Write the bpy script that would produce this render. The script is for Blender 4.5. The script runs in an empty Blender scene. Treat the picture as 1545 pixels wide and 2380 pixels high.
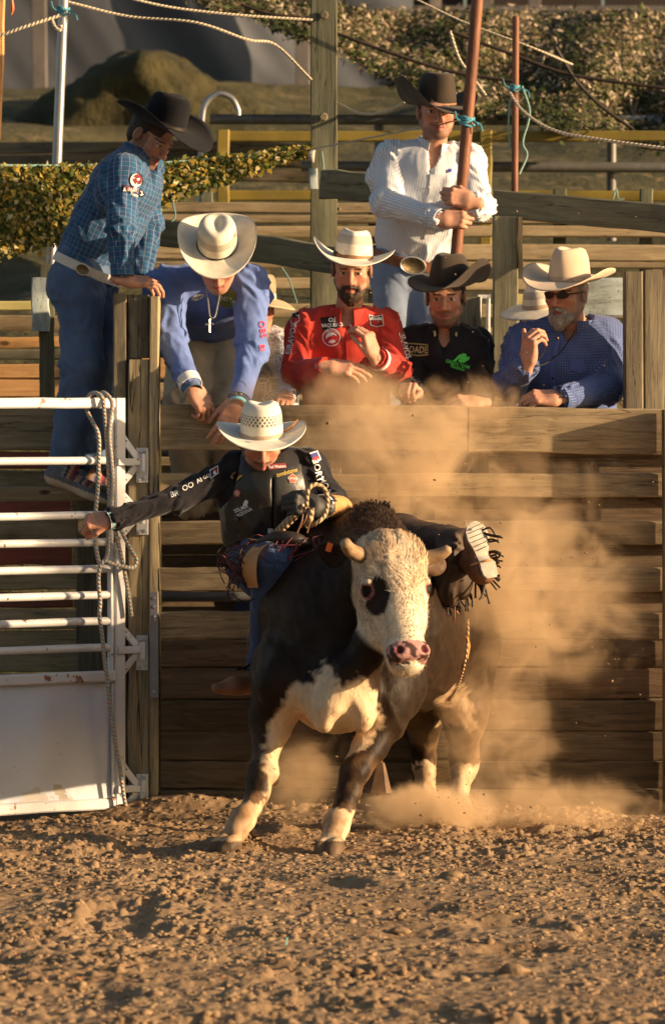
import bpy, math, random
import numpy as np
from mathutils import Vector, Matrix
from mathutils.bvhtree import BVHTree

random.seed(7)
RNG = np.random.default_rng(7)
SC = bpy.context.scene
COL = SC.collection

# ------------------------------------------------------------------ camera, sky, sun, exposure
FPX, CX, HY, CAM_H, CAM_D = 11200.0, 772.5, 930.0, 1.7, 20.0
cam_data = bpy.data.cameras.new('camera')
cam = bpy.data.objects.new('camera', cam_data)
COL.objects.link(cam)
cam.location = (0, -CAM_D, CAM_H)
cam.rotation_euler = (math.radians(90), 0, 0)
cam_data.sensor_fit = 'VERTICAL'
cam_data.sensor_height = 24.0
cam_data.lens = 24.0 * FPX / 2380.0
cam_data.shift_y = -(1190.0 - HY) / 2380.0
cam_data.clip_start = 0.1
cam_data.clip_end = 800
cam_data.dof.use_dof = True
cam_data.dof.focus_distance = 18.5
cam_data.dof.aperture_fstop = 4.0
SC.camera = cam

SUN_EL, SUN_AZ = math.radians(13.0), math.radians(-14.0)   # azimuth from +X, positive behind the fence
SUNV = Vector((math.cos(SUN_EL) * math.cos(SUN_AZ), math.cos(SUN_EL) * math.sin(SUN_AZ), math.sin(SUN_EL)))
world = bpy.data.worlds.new('World')
SC.world = world
world.use_nodes = True
wn = world.node_tree
bg = wn.nodes['Background']
sky = wn.nodes.new('ShaderNodeTexSky')
sky.sky_type = 'NISHITA'
sky.sun_disc = False
sky.sun_elevation = SUN_EL
sky.sun_rotation = math.pi / 2 - SUN_AZ
sky.dust_density = 3.0
sky.air_density = 1.2
wn.links.new(sky.outputs[0], bg.inputs[0])
bg.inputs[1].default_value = 0.070
sun_data = bpy.data.lights.new('sun', 'SUN')
sun_data.energy = 5.0
sun_data.angle = math.radians(0.5)
sun_data.color = (1.0, 0.70, 0.41)
sun = bpy.data.objects.new('sun', sun_data)
COL.objects.link(sun)
sun.rotation_euler = SUNV.to_track_quat('Z', 'Y').to_euler()
SC.view_settings.view_transform = 'Standard'
SC.view_settings.look = 'None'
SC.view_settings.gamma = 1.0
SC.view_settings.use_curve_mapping = False
SC.view_settings.exposure = 1.06
SC.cycles.use_denoising = True
SC.cycles.max_bounces = 6
SC.cycles.volume_bounces = 1
SC.cycles.volume_step_rate = 1.0
SC.cycles.volume_max_steps = 64
SC.cycles.transparent_max_bounces = 6


def W(px, py, y=0.0):
    """a photograph measurement (1545 x 2380 pixels) and a distance behind the fence line -> metres"""
    d = CAM_D + y
    return np.array([(px - CX) * d / FPX, y, CAM_H - (py - HY) * d / FPX])


def gy(py):
    """distance of the ground seen at that height of the photograph"""
    return CAM_H * FPX / (py - HY) - CAM_D


def unit(v):
    v = np.asarray(v, float)
    return v / max(np.linalg.norm(v), 1e-9)


# ------------------------------------------------------------------ noise
def _hash(ix, iy, iz, seed):
    h = (ix * 374761393 + iy * 668265263 + iz * 2147483647 + seed * 144665) & 0xffffffff
    h = ((h ^ (h >> 13)) * 1274126177) & 0xffffffff
    h = ((h ^ (h >> 16)) * 2246822519) & 0xffffffff
    return ((h ^ (h >> 15)) & 0xffff).astype(np.float32) / 65535.0


def vnoise(P, seed=0):
    P = np.asarray(P, np.float64)
    I = np.floor(P).astype(np.int64)
    f = (P - I).astype(np.float32)
    f = f * f * f * (f * (f * 6 - 15) + 10)
    out = 0
    for dx in (0, 1):
        wx = f[:, 0] if dx else 1 - f[:, 0]
        for dy in (0, 1):
            wy = f[:, 1] if dy else 1 - f[:, 1]
            for dz in (0, 1):
                wz = f[:, 2] if dz else 1 - f[:, 2]
                out = out + wx * wy * wz * _hash(I[:, 0] + dx, I[:, 1] + dy, I[:, 2] + dz, seed)
    return out


def fbm(P, oct=4, seed=0, gain=.5):
    P = np.asarray(P, np.float64)
    a, s, t = 1.0, 0, 0
    for o in range(oct):
        s = s + a * vnoise(P * 2 ** o + o * 17.3, seed + o)
        t += a
        a *= gain
    return s / t


def sstep(a, b, x):
    t = np.clip((x - a) / (b - a), 0, 1)
    return t * t * (3 - 2 * t)


# ------------------------------------------------------------------ implicit surfaces
class Grid:
    def __init__(s, lo, hi, h):
        s.lo = np.asarray(lo, np.float64)
        s.h = h
        s.n = np.ceil((np.asarray(hi) - s.lo) / h).astype(int) + 1
        s.ax = [(s.lo[i] + h * np.arange(s.n[i])).astype(np.float32) for i in range(3)]
        s.d = np.full(s.n, 1.0, np.float32)

    def op(s, prim, k=.02, mode='add'):
        f, lo, hi = prim
        m = k + 2.5 * s.h
        i0 = np.clip(np.floor((np.asarray(lo) - m - s.lo) / s.h).astype(int), 0, s.n)
        i1 = np.clip(np.ceil((np.asarray(hi) + m - s.lo) / s.h).astype(int) + 1, 0, s.n)
        if np.any(i1 <= i0):
            return
        sl = tuple(slice(a, b) for a, b in zip(i0, i1))
        x = s.ax[0][sl[0]][:, None, None]
        y = s.ax[1][sl[1]][None, :, None]
        z = s.ax[2][sl[2]][None, None, :]
        v = f(x, y, z)
        d = s.d[sl]
        if mode == 'add':
            h = np.clip(.5 + .5 * (d - v) / k, 0, 1)
            s.d[sl] = d * (1 - h) + v * h - k * h * (1 - h)
        else:                                       # smooth subtraction
            v = -v if mode == 'sub' else v
            h = np.clip(.5 - .5 * (d - v) / k, 0, 1)
            s.d[sl] = d * (1 - h) + v * h + k * h * (1 - h)

    def mesh(s, smooth=1):
        V, F = nets(s.d, s.lo, s.h)
        for _ in range(smooth):
            V = lap(V, F)
        return V, F


def nets(d, lo, h):
    s = d < 0
    c = np.zeros(tuple(n - 1 for n in d.shape), np.uint8)
    offs = [(i, j, k) for i in (0, 1) for j in (0, 1) for k in (0, 1)]
    nx, ny, nz = d.shape
    for (i, j, k) in offs:
        c += s[i:nx - 1 + i, j:ny - 1 + j, k:nz - 1 + k]
    act = (c > 0) & (c < 8)
    I = np.argwhere(act)
    vid = np.full(act.shape, -1, np.int64)
    vid[act] = np.arange(len(I))
    D = {o: d[I[:, 0] + o[0], I[:, 1] + o[1], I[:, 2] + o[2]].astype(np.float64) for o in offs}
    acc = np.zeros((len(I), 3))
    cnt = np.zeros(len(I))
    for a in offs:
        for ax in range(3):
            if a[ax] == 0:
                b = tuple(1 if q == ax else a[q] for q in range(3))
                da, db = D[a], D[b]
                m = (da < 0) != (db < 0)
                t = np.where(m, da / np.where(da == db, 1, da - db), 0)
                p = np.array(a, float)[None, :] + t[:, None] * (np.array(b, float) - np.array(a, float))[None, :]
                acc += p * m[:, None]
                cnt += m
    V = lo + h * (I + acc / np.maximum(cnt, 1)[:, None])
    F = []
    for ax in range(3):
        sa = [slice(None)] * 3
        sb = [slice(None)] * 3
        sa[ax] = slice(0, -1)
        sb[ax] = slice(1, None)
        A, B = s[tuple(sa)], s[tuple(sb)]
        E = np.argwhere(A != B)
        o1, o2 = (ax + 1) % 3, (ax + 2) % 3
        ok = (E[:, o1] >= 1) & (E[:, o2] >= 1) & (E[:, o1] < d.shape[o1] - 1) & (E[:, o2] < d.shape[o2] - 1)
        E = E[ok]
        inside = A[E[:, 0], E[:, 1], E[:, 2]]
        q = []
        for (u, v) in ((-1, -1), (0, -1), (0, 0), (-1, 0)):
            J = E.copy()
            J[:, o1] += u
            J[:, o2] += v
            q.append(vid[J[:, 0], J[:, 1], J[:, 2]])
        q = np.stack(q, 1)
        q[~inside] = q[~inside][:, ::-1]
        F.append(q)
    return V, np.concatenate(F)


def lap(V, F, w=.5):
    acc = np.zeros_like(V)
    cnt = np.zeros(len(V))
    for a, b in ((0, 1), (1, 2), (2, 3), (3, 0)):
        for p, q in ((a, b), (b, a)):
            for c in range(3):
                acc[:, c] += np.bincount(F[:, p], V[F[:, q], c], len(V))
            cnt += np.bincount(F[:, p], minlength=len(V))
    return V * (1 - w) + w * acc / np.maximum(cnt, 1)[:, None]


def normals(V, F):
    n = np.cross(V[F[:, 2]] - V[F[:, 0]], V[F[:, 3]] - V[F[:, 1]])
    N = np.zeros_like(V)
    for k in range(4):
        for c in range(3):
            N[:, c] += np.bincount(F[:, k], n[:, c], len(V))
    return N / np.maximum(np.linalg.norm(N, axis=1), 1e-12)[:, None]


def _seg(x, y, z, a, b):
    ab = b - a
    L = float(ab @ ab) + 1e-12
    t = np.clip(((x - a[0]) * ab[0] + (y - a[1]) * ab[1] + (z - a[2]) * ab[2]) / L, 0, 1)
    dx, dy, dz = x - a[0] - t * ab[0], y - a[1] - t * ab[1], z - a[2] - t * ab[2]
    return t, dx, dy, dz


def rcone(a, b, ra, rb):
    a, b = np.asarray(a, np.float32), np.asarray(b, np.float32)

    def f(x, y, z):
        t, dx, dy, dz = _seg(x, y, z, a, b)
        return np.sqrt(dx * dx + dy * dy + dz * dz) - (ra + (rb - ra) * t)
    r = max(ra, rb)
    return f, np.minimum(a, b) - r, np.maximum(a, b) + r


def ecap(a, b, ra, rb, fdir, ratio):
    """capsule flattened along fdir by ratio"""
    a, b = np.asarray(a, np.float32), np.asarray(b, np.float32)
    fd = unit(fdir).astype(np.float32)

    def f(x, y, z):
        t, dx, dy, dz = _seg(x, y, z, a, b)
        q = dx * fd[0] + dy * fd[1] + dz * fd[2]
        s = q * (ratio - 1)
        dx, dy, dz = dx + s * fd[0], dy + s * fd[1], dz + s * fd[2]
        return (np.sqrt(dx * dx + dy * dy + dz * dz) - (ra + (rb - ra) * t)) * (.5 + .5 / ratio)
    r = max(ra, rb)
    return f, np.minimum(a, b) - r, np.maximum(a, b) + r


def ell(c, r, R=None):
    c, r = np.asarray(c, np.float32), np.asarray(r, np.float32)
    R = np.eye(3, dtype=np.float32) if R is None else np.asarray(R, np.float32)   # rows are the axes

    def f(x, y, z):
        x, y, z = x - c[0], y - c[1], z - c[2]
        q = [(R[i][0] * x + R[i][1] * y + R[i][2] * z) / r[i] for i in range(3)]
        k0 = np.sqrt(q[0] ** 2 + q[1] ** 2 + q[2] ** 2)
        k1 = np.sqrt((q[0] / r[0]) ** 2 + (q[1] / r[1]) ** 2 + (q[2] / r[2]) ** 2)
        return k0 * (k0 - 1) / np.maximum(k1, 1e-6)
    e = np.sqrt(((R.T * r) ** 2).sum(1))
    return f, c - e, c + e


def rbox(c, half, R=None, rad=.01):
    c, hf = np.asarray(c, np.float32), np.asarray(half, np.float32) - rad
    R = np.eye(3, dtype=np.float32) if R is None else np.asarray(R, np.float32)

    def f(x, y, z):
        x, y, z = x - c[0], y - c[1], z - c[2]
        q = [np.abs(R[i][0] * x + R[i][1] * y + R[i][2] * z) - hf[i] for i in range(3)]
        o = np.sqrt(sum(np.maximum(v, 0) ** 2 for v in q))
        return o + np.minimum(np.maximum(np.maximum(q[0], q[1]), q[2]), 0) - rad
    e = np.abs(R.T) @ np.asarray(half, np.float32)
    return f, c - e, c + e


def halfspace(p, n, lo, hi):
    """material beyond p along n, felt inside the box lo..hi"""
    p, n = np.asarray(p, np.float32), unit(n).astype(np.float32)
    return (lambda x, y, z: -((x - p[0]) * n[0] + (y - p[1]) * n[1] + (z - p[2]) * n[2])), np.asarray(lo), np.asarray(hi)


def at(prim, V):
    V = V.astype(np.float32)
    return prim[0](V[:, 0], V[:, 1], V[:, 2])


# ------------------------------------------------------------------ linking
def mk(name, V, F, mat=None, parent=None, smooth=True, loc=None, cuv=None, col=None, auto=None):
    V = np.asarray(V, np.float64).reshape(-1, 3)
    loc = np.zeros(3) if loc is None else np.asarray(loc, float)
    me = bpy.data.meshes.new(name)
    if isinstance(F, np.ndarray):
        k = F.shape[1]
        me.vertices.add(len(V))
        me.vertices.foreach_set('co', (V - loc).astype(np.float32).ravel())
        me.loops.add(F.size)
        me.loops.foreach_set('vertex_index', F.astype(np.int32).ravel())
        me.polygons.add(len(F))
        me.polygons.foreach_set('loop_start', np.arange(0, F.size, k, dtype=np.int32))
        me.update(calc_edges=True)
    else:
        me.from_pydata((V - loc).tolist(), [], F)
        me.update()
    if smooth:
        me.polygons.foreach_set('use_smooth', np.ones(len(me.polygons), bool))
        if auto:
            me.set_sharp_from_angle(angle=math.radians(auto))
    if cuv is not None:
        a = me.attributes.new('cuv', 'FLOAT_VECTOR', 'POINT')
        c3 = np.zeros((len(V), 3), np.float32)
        c3[:, :np.asarray(cuv).shape[1]] = cuv
        a.data.foreach_set('vector', c3.ravel())
    if col is not None:
        a = me.attributes.new('Col', 'FLOAT_COLOR', 'POINT')
        c4 = np.ones((len(V), 4), np.float32)
        c4[:, :3] = col
        a.data.foreach_set('color', c4.ravel())
    if mat is not None:
        me.materials.append(mat)
    ob = bpy.data.objects.new(name, me)
    COL.objects.link(ob)
    ob.location = loc
    if parent is not None:
        adopt(ob, parent)
    return ob


def world_of(o):
    m = Matrix.LocRotScale(o.location, o.rotation_euler, o.scale)
    return m if o.parent is None else world_of(o.parent) @ o.matrix_parent_inverse @ m


def adopt(ob, parent):
    ob.parent = parent
    ob.matrix_parent_inverse = world_of(parent).inverted()
    return ob


def empty(name, loc=(0, 0, 0)):
    o = bpy.data.objects.new(name, None)
    COL.objects.link(o)
    o.location = tuple(loc)
    o.empty_display_size = .1
    return o


def tag(o, label=None, cat=None, group=None, kind=None):
    for k, v in (('label', label), ('category', cat), ('group', group), ('kind', kind)):
        if v:
            o[k] = v
    return o


def join(parts):
    """[(V, F, col or cuv)] with quads -> one"""
    Vs, Fs, Cs, n = [], [], [], 0
    for V, F, C in parts:
        Vs.append(V)
        Fs.append(np.asarray(F) + n)
        Cs.append(C)
        n += len(V)
    return np.concatenate(Vs), np.concatenate(Fs), np.concatenate(Cs)


def frame(x, y, z):
    return np.stack([unit(x), unit(y), unit(z)])         # rows


# ------------------------------------------------------------------ plain shapes
def chamfer_box(size, bev=.006, segs=1, wob=0.0, seed=0):
    """box centred on the origin, long axis x, chamfered long edges, a little uneven along its length"""
    lx, ly, lz = (s / 2 for s in size)
    b = min(bev, ly * .45, lz * .45)
    ring = [(-ly + b, -lz), (ly - b, -lz), (ly, -lz + b), (ly, lz - b), (ly - b, lz), (-ly + b, lz), (-ly, lz - b), (-ly, -lz + b)]
    r = np.random.default_rng(seed)
    V, F = [], []
    xs = np.linspace(-lx, lx, segs + 1)
    for i, x in enumerate(xs):
        oy, oz = r.normal(0, wob, 2)
        for (y, z) in ring:
            V.append((x, y + oy + r.normal(0, wob * .3), z + oz + r.normal(0, wob * .4)))
    for i in range(segs):
        for j in range(8):
            a, c = i * 8 + j, i * 8 + (j + 1) % 8
            F.append((a, a + 8, c + 8, c))
    F.append(tuple(range(8)))
    F.append(tuple(reversed(range(segs * 8, segs * 8 + 8))))
    F = [tuple(reversed(f)) for f in F]
    return np.array(V), F


def beam(name, a, b, w, h, mat, parent=None, bev=.006, up=(0, 0, 1), segs=4, wob=.0015, loc=True):
    """square timber or bar from a to b; h measured along up, w across"""
    a, b = np.asarray(a, float), np.asarray(b, float)
    x = unit(b - a)
    y = unit(np.cross(up, x))
    z = np.cross(x, y)
    V, F = chamfer_box((np.linalg.norm(b - a), w, h), bev, segs, wob, random.randrange(99999))
    ob = mk(name, V, F, mat, None, True, auto=40)
    ob.matrix_basis = Matrix(((x[0], y[0], z[0], (a + b)[0] / 2), (x[1], y[1], z[1], (a + b)[1] / 2), (x[2], y[2], z[2], (a + b)[2] / 2), (0, 0, 0, 1)))
    if parent is not None:
        adopt(ob, parent)
    return ob


def crspline(P, n=6):
    P = np.asarray(P, float)
    Q = np.concatenate([[2 * P[0] - P[1]], P, [2 * P[-1] - P[-2]]])
    out = []
    for i in range(len(P) - 1):
        p0, p1, p2, p3 = Q[i:i + 4]
        for t in np.linspace(0, 1, n, endpoint=False):
            out.append(.5 * ((2 * p1) + (-p0 + p2) * t + (2 * p0 - 5 * p1 + 4 * p2 - p3) * t * t + (-p0 + 3 * p1 - 3 * p2 + p3) * t ** 3))
    out.append(P[-1])
    return np.array(out)


def tube_geo(P, r, n=8, spl=0):
    P = np.asarray(P, float)
    if spl:
        P = crspline(P, spl)
    rr = np.full(len(P), r, float) if np.isscalar(r) else np.interp(np.linspace(0, 1, len(P)), np.linspace(0, 1, len(r)), r)
    T = np.gradient(P, axis=0)
    T /= np.maximum(np.linalg.norm(T, axis=1), 1e-9)[:, None]
    u = unit(np.cross(T[0], (0.31, .87, .4)))
    V, F, C = [], [], []
    L = 0
    for i in range(len(P)):
        u = unit(u - T[i] * (u @ T[i]))
        v = np.cross(T[i], u)
        if i:
            L += np.linalg.norm(P[i] - P[i - 1])
        for j in range(n):
            a = 2 * math.pi * j / n
            V.append(P[i] + rr[i] * (math.cos(a) * u + math.sin(a) * v))
            C.append((j / n, L, 0))
    for i in range(len(P) - 1):
        for j in range(n):
            a, c = i * n + j, i * n + (j + 1) % n
            F.append((a, c, c + n, a + n))
    F.append(tuple(reversed(range(n))))
    F.append(tuple(range((len(P) - 1) * n, len(P) * n)))
    return np.array(V), F, np.array(C)


def tube(name, P, r, mat, parent=None, n=8, spl=0):
    V, F, C = tube_geo(P, r, n, spl)
    return mk(name, V, F, mat, parent, True, cuv=C, auto=50)


def tubes(name, list_of, mat, parent=None, n=5, spl=3):
    """several thin strands in one part"""
    Vs, Fs, Cs, k = [], [], [], 0
    for P, r in list_of:
        V, F, C = tube_geo(P, r, n, spl)
        Vs.append(V)
        Cs.append(C)
        Fs += [tuple(i + k for i in f) for f in F]
        k += len(V)
    return mk(name, np.concatenate(Vs), Fs, mat, parent, True, cuv=np.concatenate(Cs))


def prism(name, poly, depth, mat, parent=None, y0=0.0, org=None, ax=None):
    """polygon in (x, z) metres extruded back along y, optionally mapped into axes ax = (right, back, up) at org"""
    n = len(poly)
    V = [(p[0], y0, p[1]) for p in poly] + [(p[0], y0 + depth, p[1]) for p in poly]
    area = sum(poly[i][0] * poly[(i + 1) % n][1] - poly[(i + 1) % n][0] * poly[i][1] for i in range(n))
    F = [tuple(range(n)), tuple(reversed(range(n, 2 * n)))] + [(i, i + n, (i + 1) % n + n, (i + 1) % n) for i in range(n)]
    if area < 0:
        F = [tuple(reversed(f)) for f in F]
    V = np.array(V)
    if ax is not None:
        V = np.asarray(org) + V[:, :1] * ax[0] + V[:, 1:2] * ax[1] + V[:, 2:] * ax[2]
    return mk(name, V, F, mat, parent, False)


def disc(name, c, nrm, r, h, mat, parent=None, n=10):
    c, nrm = np.asarray(c, float), unit(nrm)
    V, F, C = tube_geo([c, c + nrm * h * .7, c + nrm * h], [r, r, r * .75], n)
    return mk(name, V, F, mat, parent, True, auto=40)

# ------------------------------------------------------------------ materials
class NB:
    def __init__(s, name):
        s.m = bpy.data.materials.new(name)
        s.m.use_nodes = True
        s.t = s.m.node_tree
        s.t.nodes.clear()
        s.out = s.t.nodes.new('ShaderNodeOutputMaterial')

    def n(s, typ, ins=None, **props):
        nd = s.t.nodes.new('ShaderNode' + typ)
        for k, v in props.items():
            setattr(nd, k, v)
        for k, v in (ins or {}).items():
            if isinstance(v, bpy.types.NodeSocket):
                s.t.links.new(v, nd.inputs[k])
            else:
                if isinstance(v, (tuple, list)) and len(v) == 3 and nd.inputs[k].type == 'RGBA':
                    v = (*v, 1)
                nd.inputs[k].default_value = v
        return nd

    def math(s, op, a, b=0.0, c=0.0):
        return s.n('Math', {0: a, 1: b, 2: c}, operation=op).outputs[0]

    def mix(s, f, a, b, blend='MIX'):
        nd = s.n('Mix', {0: f, 6: a, 7: b}, data_type='RGBA', blend_type=blend)
        return nd.outputs[2]

    def coord(s, scale=(1, 1, 1), kind='Object', rand=True):
        v = s.n('TexCoord').outputs[kind]
        if rand:
            r = s.n('ObjectInfo').outputs['Random']
            o = s.n('Math', {0: r, 1: 37.0}, operation='MULTIPLY').outputs[0]
            v = s.n('VectorMath', {0: v, 1: s.n('CombineXYZ', {0: o, 1: o, 2: o}).outputs[0]}, operation='ADD').outputs[0]
        return s.n('VectorMath', {0: v, 1: tuple(scale)}, operation='MULTIPLY').outputs[0]

    def noise(s, v, scale, detail=5, rough=.6, dist=0):
        return s.n('TexNoise', {'Vector': v, 'Scale': scale, 'Detail': detail, 'Roughness': rough, 'Distortion': dist}).outputs[0]

    def ramp(s, f, lo, hi):
        return s.n('MapRange', {0: f, 1: lo, 2: hi, 3: 0.0, 4: 1.0}, interpolation_type='SMOOTHSTEP').outputs[0]

    def bump(s, h, strength=.4, dist=.004, normal=None):
        ins = {'Strength': strength, 'Distance': dist, 'Height': h}
        if normal is not None:
            ins['Normal'] = normal
        return s.n('Bump', ins).outputs[0]

    def principled(s, col, rough=.8, normal=None, spec=.3, metal=0.0, **kw):
        ins = {'Base Color': col, 'Roughness': rough, 'Metallic': metal, 'Specular IOR Level': spec}
        if normal is not None:
            ins['Normal'] = normal
        ins.update(kw)
        return s.n('BsdfPrincipled', ins).outputs[0]

    def done(s, sh):
        s.t.links.new(sh, s.out.inputs[0])
        return s.m


def mat(name, c1, c2=None, rough=.8, scale=6, stretch=(1, 1, 1), lo=.3, hi=.7, bump=.3, bdist=.004, bscale=None, spec=.3,
        metal=0.0, specks=(), rand=True, attr=False, val=0.0, sheen=0.0, trans=0.0, kind='Object'):
    b = NB(name)
    v = b.coord(stretch, kind, rand)
    f = b.noise(v, scale)
    c2 = c2 or tuple(c * .7 for c in c1)
    col = b.mix(b.ramp(f, lo, hi), c2, c1)
    if attr:
        a = b.n('Attribute', attribute_name='Col').outputs[0]
        col = b.mix(1.0, a, b.mix(b.ramp(f, lo, hi), tuple(1 - .35 * 1 for _ in range(3)), (1.08, 1.08, 1.08)), 'MULTIPLY')
    for (sc, th, c) in specks:
        g = b.noise(v, sc, 4, .65)
        col = b.mix(b.ramp(g, th, th + .025), col, c)
    if val:
        r = b.n('ObjectInfo').outputs['Random']
        hsv = b.n('HueSaturation', {'Color': col, 'Value': b.n('MapRange', {0: r, 3: 1 - val, 4: 1 + val}).outputs[0]})
        col = hsv.outputs[0]
    nrm = None
    if bump:
        nrm = b.bump(b.noise(v, bscale or scale * 5, 6, .65), bump, bdist)
    kw = {}
    if sheen:
        kw['Sheen Weight'] = sheen
    sh = b.principled(col, rough, nrm, spec, metal, **kw)
    if trans:
        tr = b.n('BsdfTranslucent', {0: col}).outputs[0]
        sh = b.n('MixShader', {0: trans, 1: sh, 2: tr}).outputs[0]
    return b.done(sh)


def wood(name, c1, c2, grain='x', crack=.5, knots=True, val=.22, bump=.6, stain=(.05, .045, .03)):
    """weathered timber, grain along its long axis"""
    b = NB(name)
    st = {'x': (1, 14, 14), 'z': (14, 14, 1)}[grain]
    v = b.coord((1, 1, 1))
    w = b.noise(v, 1.6, 3)
    vv = b.n('VectorMath', {0: v, 1: st}, operation='MULTIPLY').outputs[0]
    vw = b.n('VectorMath', {0: vv, 1: b.n('CombineXYZ', {0: w, 1: w, 2: w}).outputs[0]}, operation='ADD').outputs[0]
    g = b.noise(vw, 3.0, 8, .7, .6)
    fine = b.noise(b.n('VectorMath', {0: v, 1: tuple(s * 4 if s > 1 else 2.5 for s in st)}, operation='MULTIPLY').outputs[0], 4.0, 4, .7)
    col = b.mix(b.ramp(g, .3, .72), c2, c1)
    col = b.mix(b.math('MULTIPLY', b.ramp(fine, .52, .75), .45), col, tuple(c * .45 for c in c2))
    big = b.noise(v, 2.3, 5, .6)
    col = b.mix(b.math('MULTIPLY', b.ramp(big, .5, .72), .55), col, stain)
    h = b.math('ADD', b.math('MULTIPLY', g, .7), b.math('MULTIPLY', fine, .5))
    if crack:
        cr = b.noise(b.n('VectorMath', {0: v, 1: tuple(s * .9 if s > 1 else .45 for s in st)}, operation='MULTIPLY').outputs[0], 1.5, 3, .5, .3)
        line = b.math('SUBTRACT', 1.0, b.ramp(b.math('ABSOLUTE', b.math('SUBTRACT', cr, .5)), 0.0, .012))
        col = b.mix(b.math('MULTIPLY', line, crack), col, (.012, .01, .008))
        h = b.math('SUBTRACT', h, b.math('MULTIPLY', line, crack))
    if knots:
        vk = b.n('VectorMath', {0: v, 1: (1, 2.2, 2.2) if grain == 'x' else (2.2, 2.2, 1)}, operation='MULTIPLY').outputs[0]
        k = b.n('TexVoronoi', {'Vector': vk, 'Scale': 2.6}).outputs[0]
        kk = b.math('SUBTRACT', 1.0, b.ramp(k, .035, .085))
        col = b.mix(b.math('MULTIPLY', kk, .8), col, (.03, .016, .008))
    r = b.n('ObjectInfo').outputs['Random']
    col = b.n('HueSaturation', {'Color': col, 'Value': b.n('MapRange', {0: r, 3: 1 - val, 4: 1 + val}).outputs[0]}).outputs[0]
    return b.done(b.principled(col, .85, b.bump(h, bump, .004), .2))


def cloth(name, base, kind=None, c2=(.8, .8, .8), c3=None, period=.02, width=.15, rough=.85, noise=.25, trans=0.0):
    """shirt and trouser cloth; its weave and print follow the cuv coordinate laid along body and sleeves"""
    b = NB(name)
    uv = b.n('Attribute', attribute_name='cuv').outputs[1]
    s = b.n('SeparateXYZ', {0: uv})
    u, v = s.outputs[0], s.outputs[1]
    f = b.noise(b.coord((1, 1, 1), rand=False), 9, 5)
    col = b.mix(b.ramp(f, .3, .7), tuple(c * (1 - noise) for c in base), tuple(min(1, c * (1 + noise * .6)) for c in base))

    def line(x, per, w):
        return b.math('LESS_THAN', b.math('FRACT', b.math('DIVIDE', b.math('ADD', x, 5.0), per)), w)
    if kind == 'stripe':
        col = b.mix(line(u, period, width), col, c2)
    elif kind == 'plaid':
        col = b.mix(b.math('MULTIPLY', line(u, period * 2.6, .5), .5), col, c3)
        col = b.mix(b.math('MULTIPLY', line(v, period * 2.0, .5), .55), col, c3)
        col = b.mix(b.math('MULTIPLY', line(u, period * 1.3, width), .8), col, c2)
        col = b.mix(b.math('MULTIPLY', line(v, period, width), .55), col, c2)
    elif kind == 'dots':
        uu = b.math('SUBTRACT', b.math('FRACT', b.math('DIVIDE', b.math('ADD', u, 5.0), period)), .5)
        vv = b.math('SUBTRACT', b.math('FRACT', b.math('DIVIDE', b.math('ADD', v, 5.0), period)), .5)
        d = b.math('ADD', b.math('ABSOLUTE', uu), b.math('ABSOLUTE', vv))
        col = b.mix(b.math('LESS_THAN', d, width), col, c2)
    elif kind == 'paisley':
        vo = b.n('TexVoronoi', {'Vector': b.n('CombineXYZ', {0: u, 1: v}).outputs[0], 'Scale': 1 / period}, feature='DISTANCE_TO_EDGE').outputs[0]
        wv = b.math('FRACT', b.math('MULTIPLY', vo, 5.0))
        col = b.mix(b.ramp(wv, .35, .55), col, c2)
    elif kind == 'denim':
        tw = line(b.math('ADD', u, v), .006, .5)
        col = b.mix(b.math('MULTIPLY', tw, .25), col, c2)
        fade = b.noise(uv, 4.0, 4)
        col = b.mix(b.math('MULTIPLY', b.ramp(fade, .45, .75), .55), col, c2)
    elif kind == 'knit':
        col = b.mix(b.math('MULTIPLY', line(v, .005, .5), .2), col, c2)
    h = b.math('ADD', b.noise(b.coord((1, 1, 1), rand=False), 55, 3), b.math('MULTIPLY', b.noise(b.coord((1, 1, 1), rand=False), 330, 2), .25))
    sh = b.principled(col, rough, b.bump(h, .35, .003), .15, 0.0, **{'Sheen Weight': .12})
    if trans:
        sh = b.n('MixShader', {0: trans, 1: sh, 2: b.n('BsdfTranslucent', {0: col}).outputs[0]}).outputs[0]
    return b.done(sh)


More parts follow.
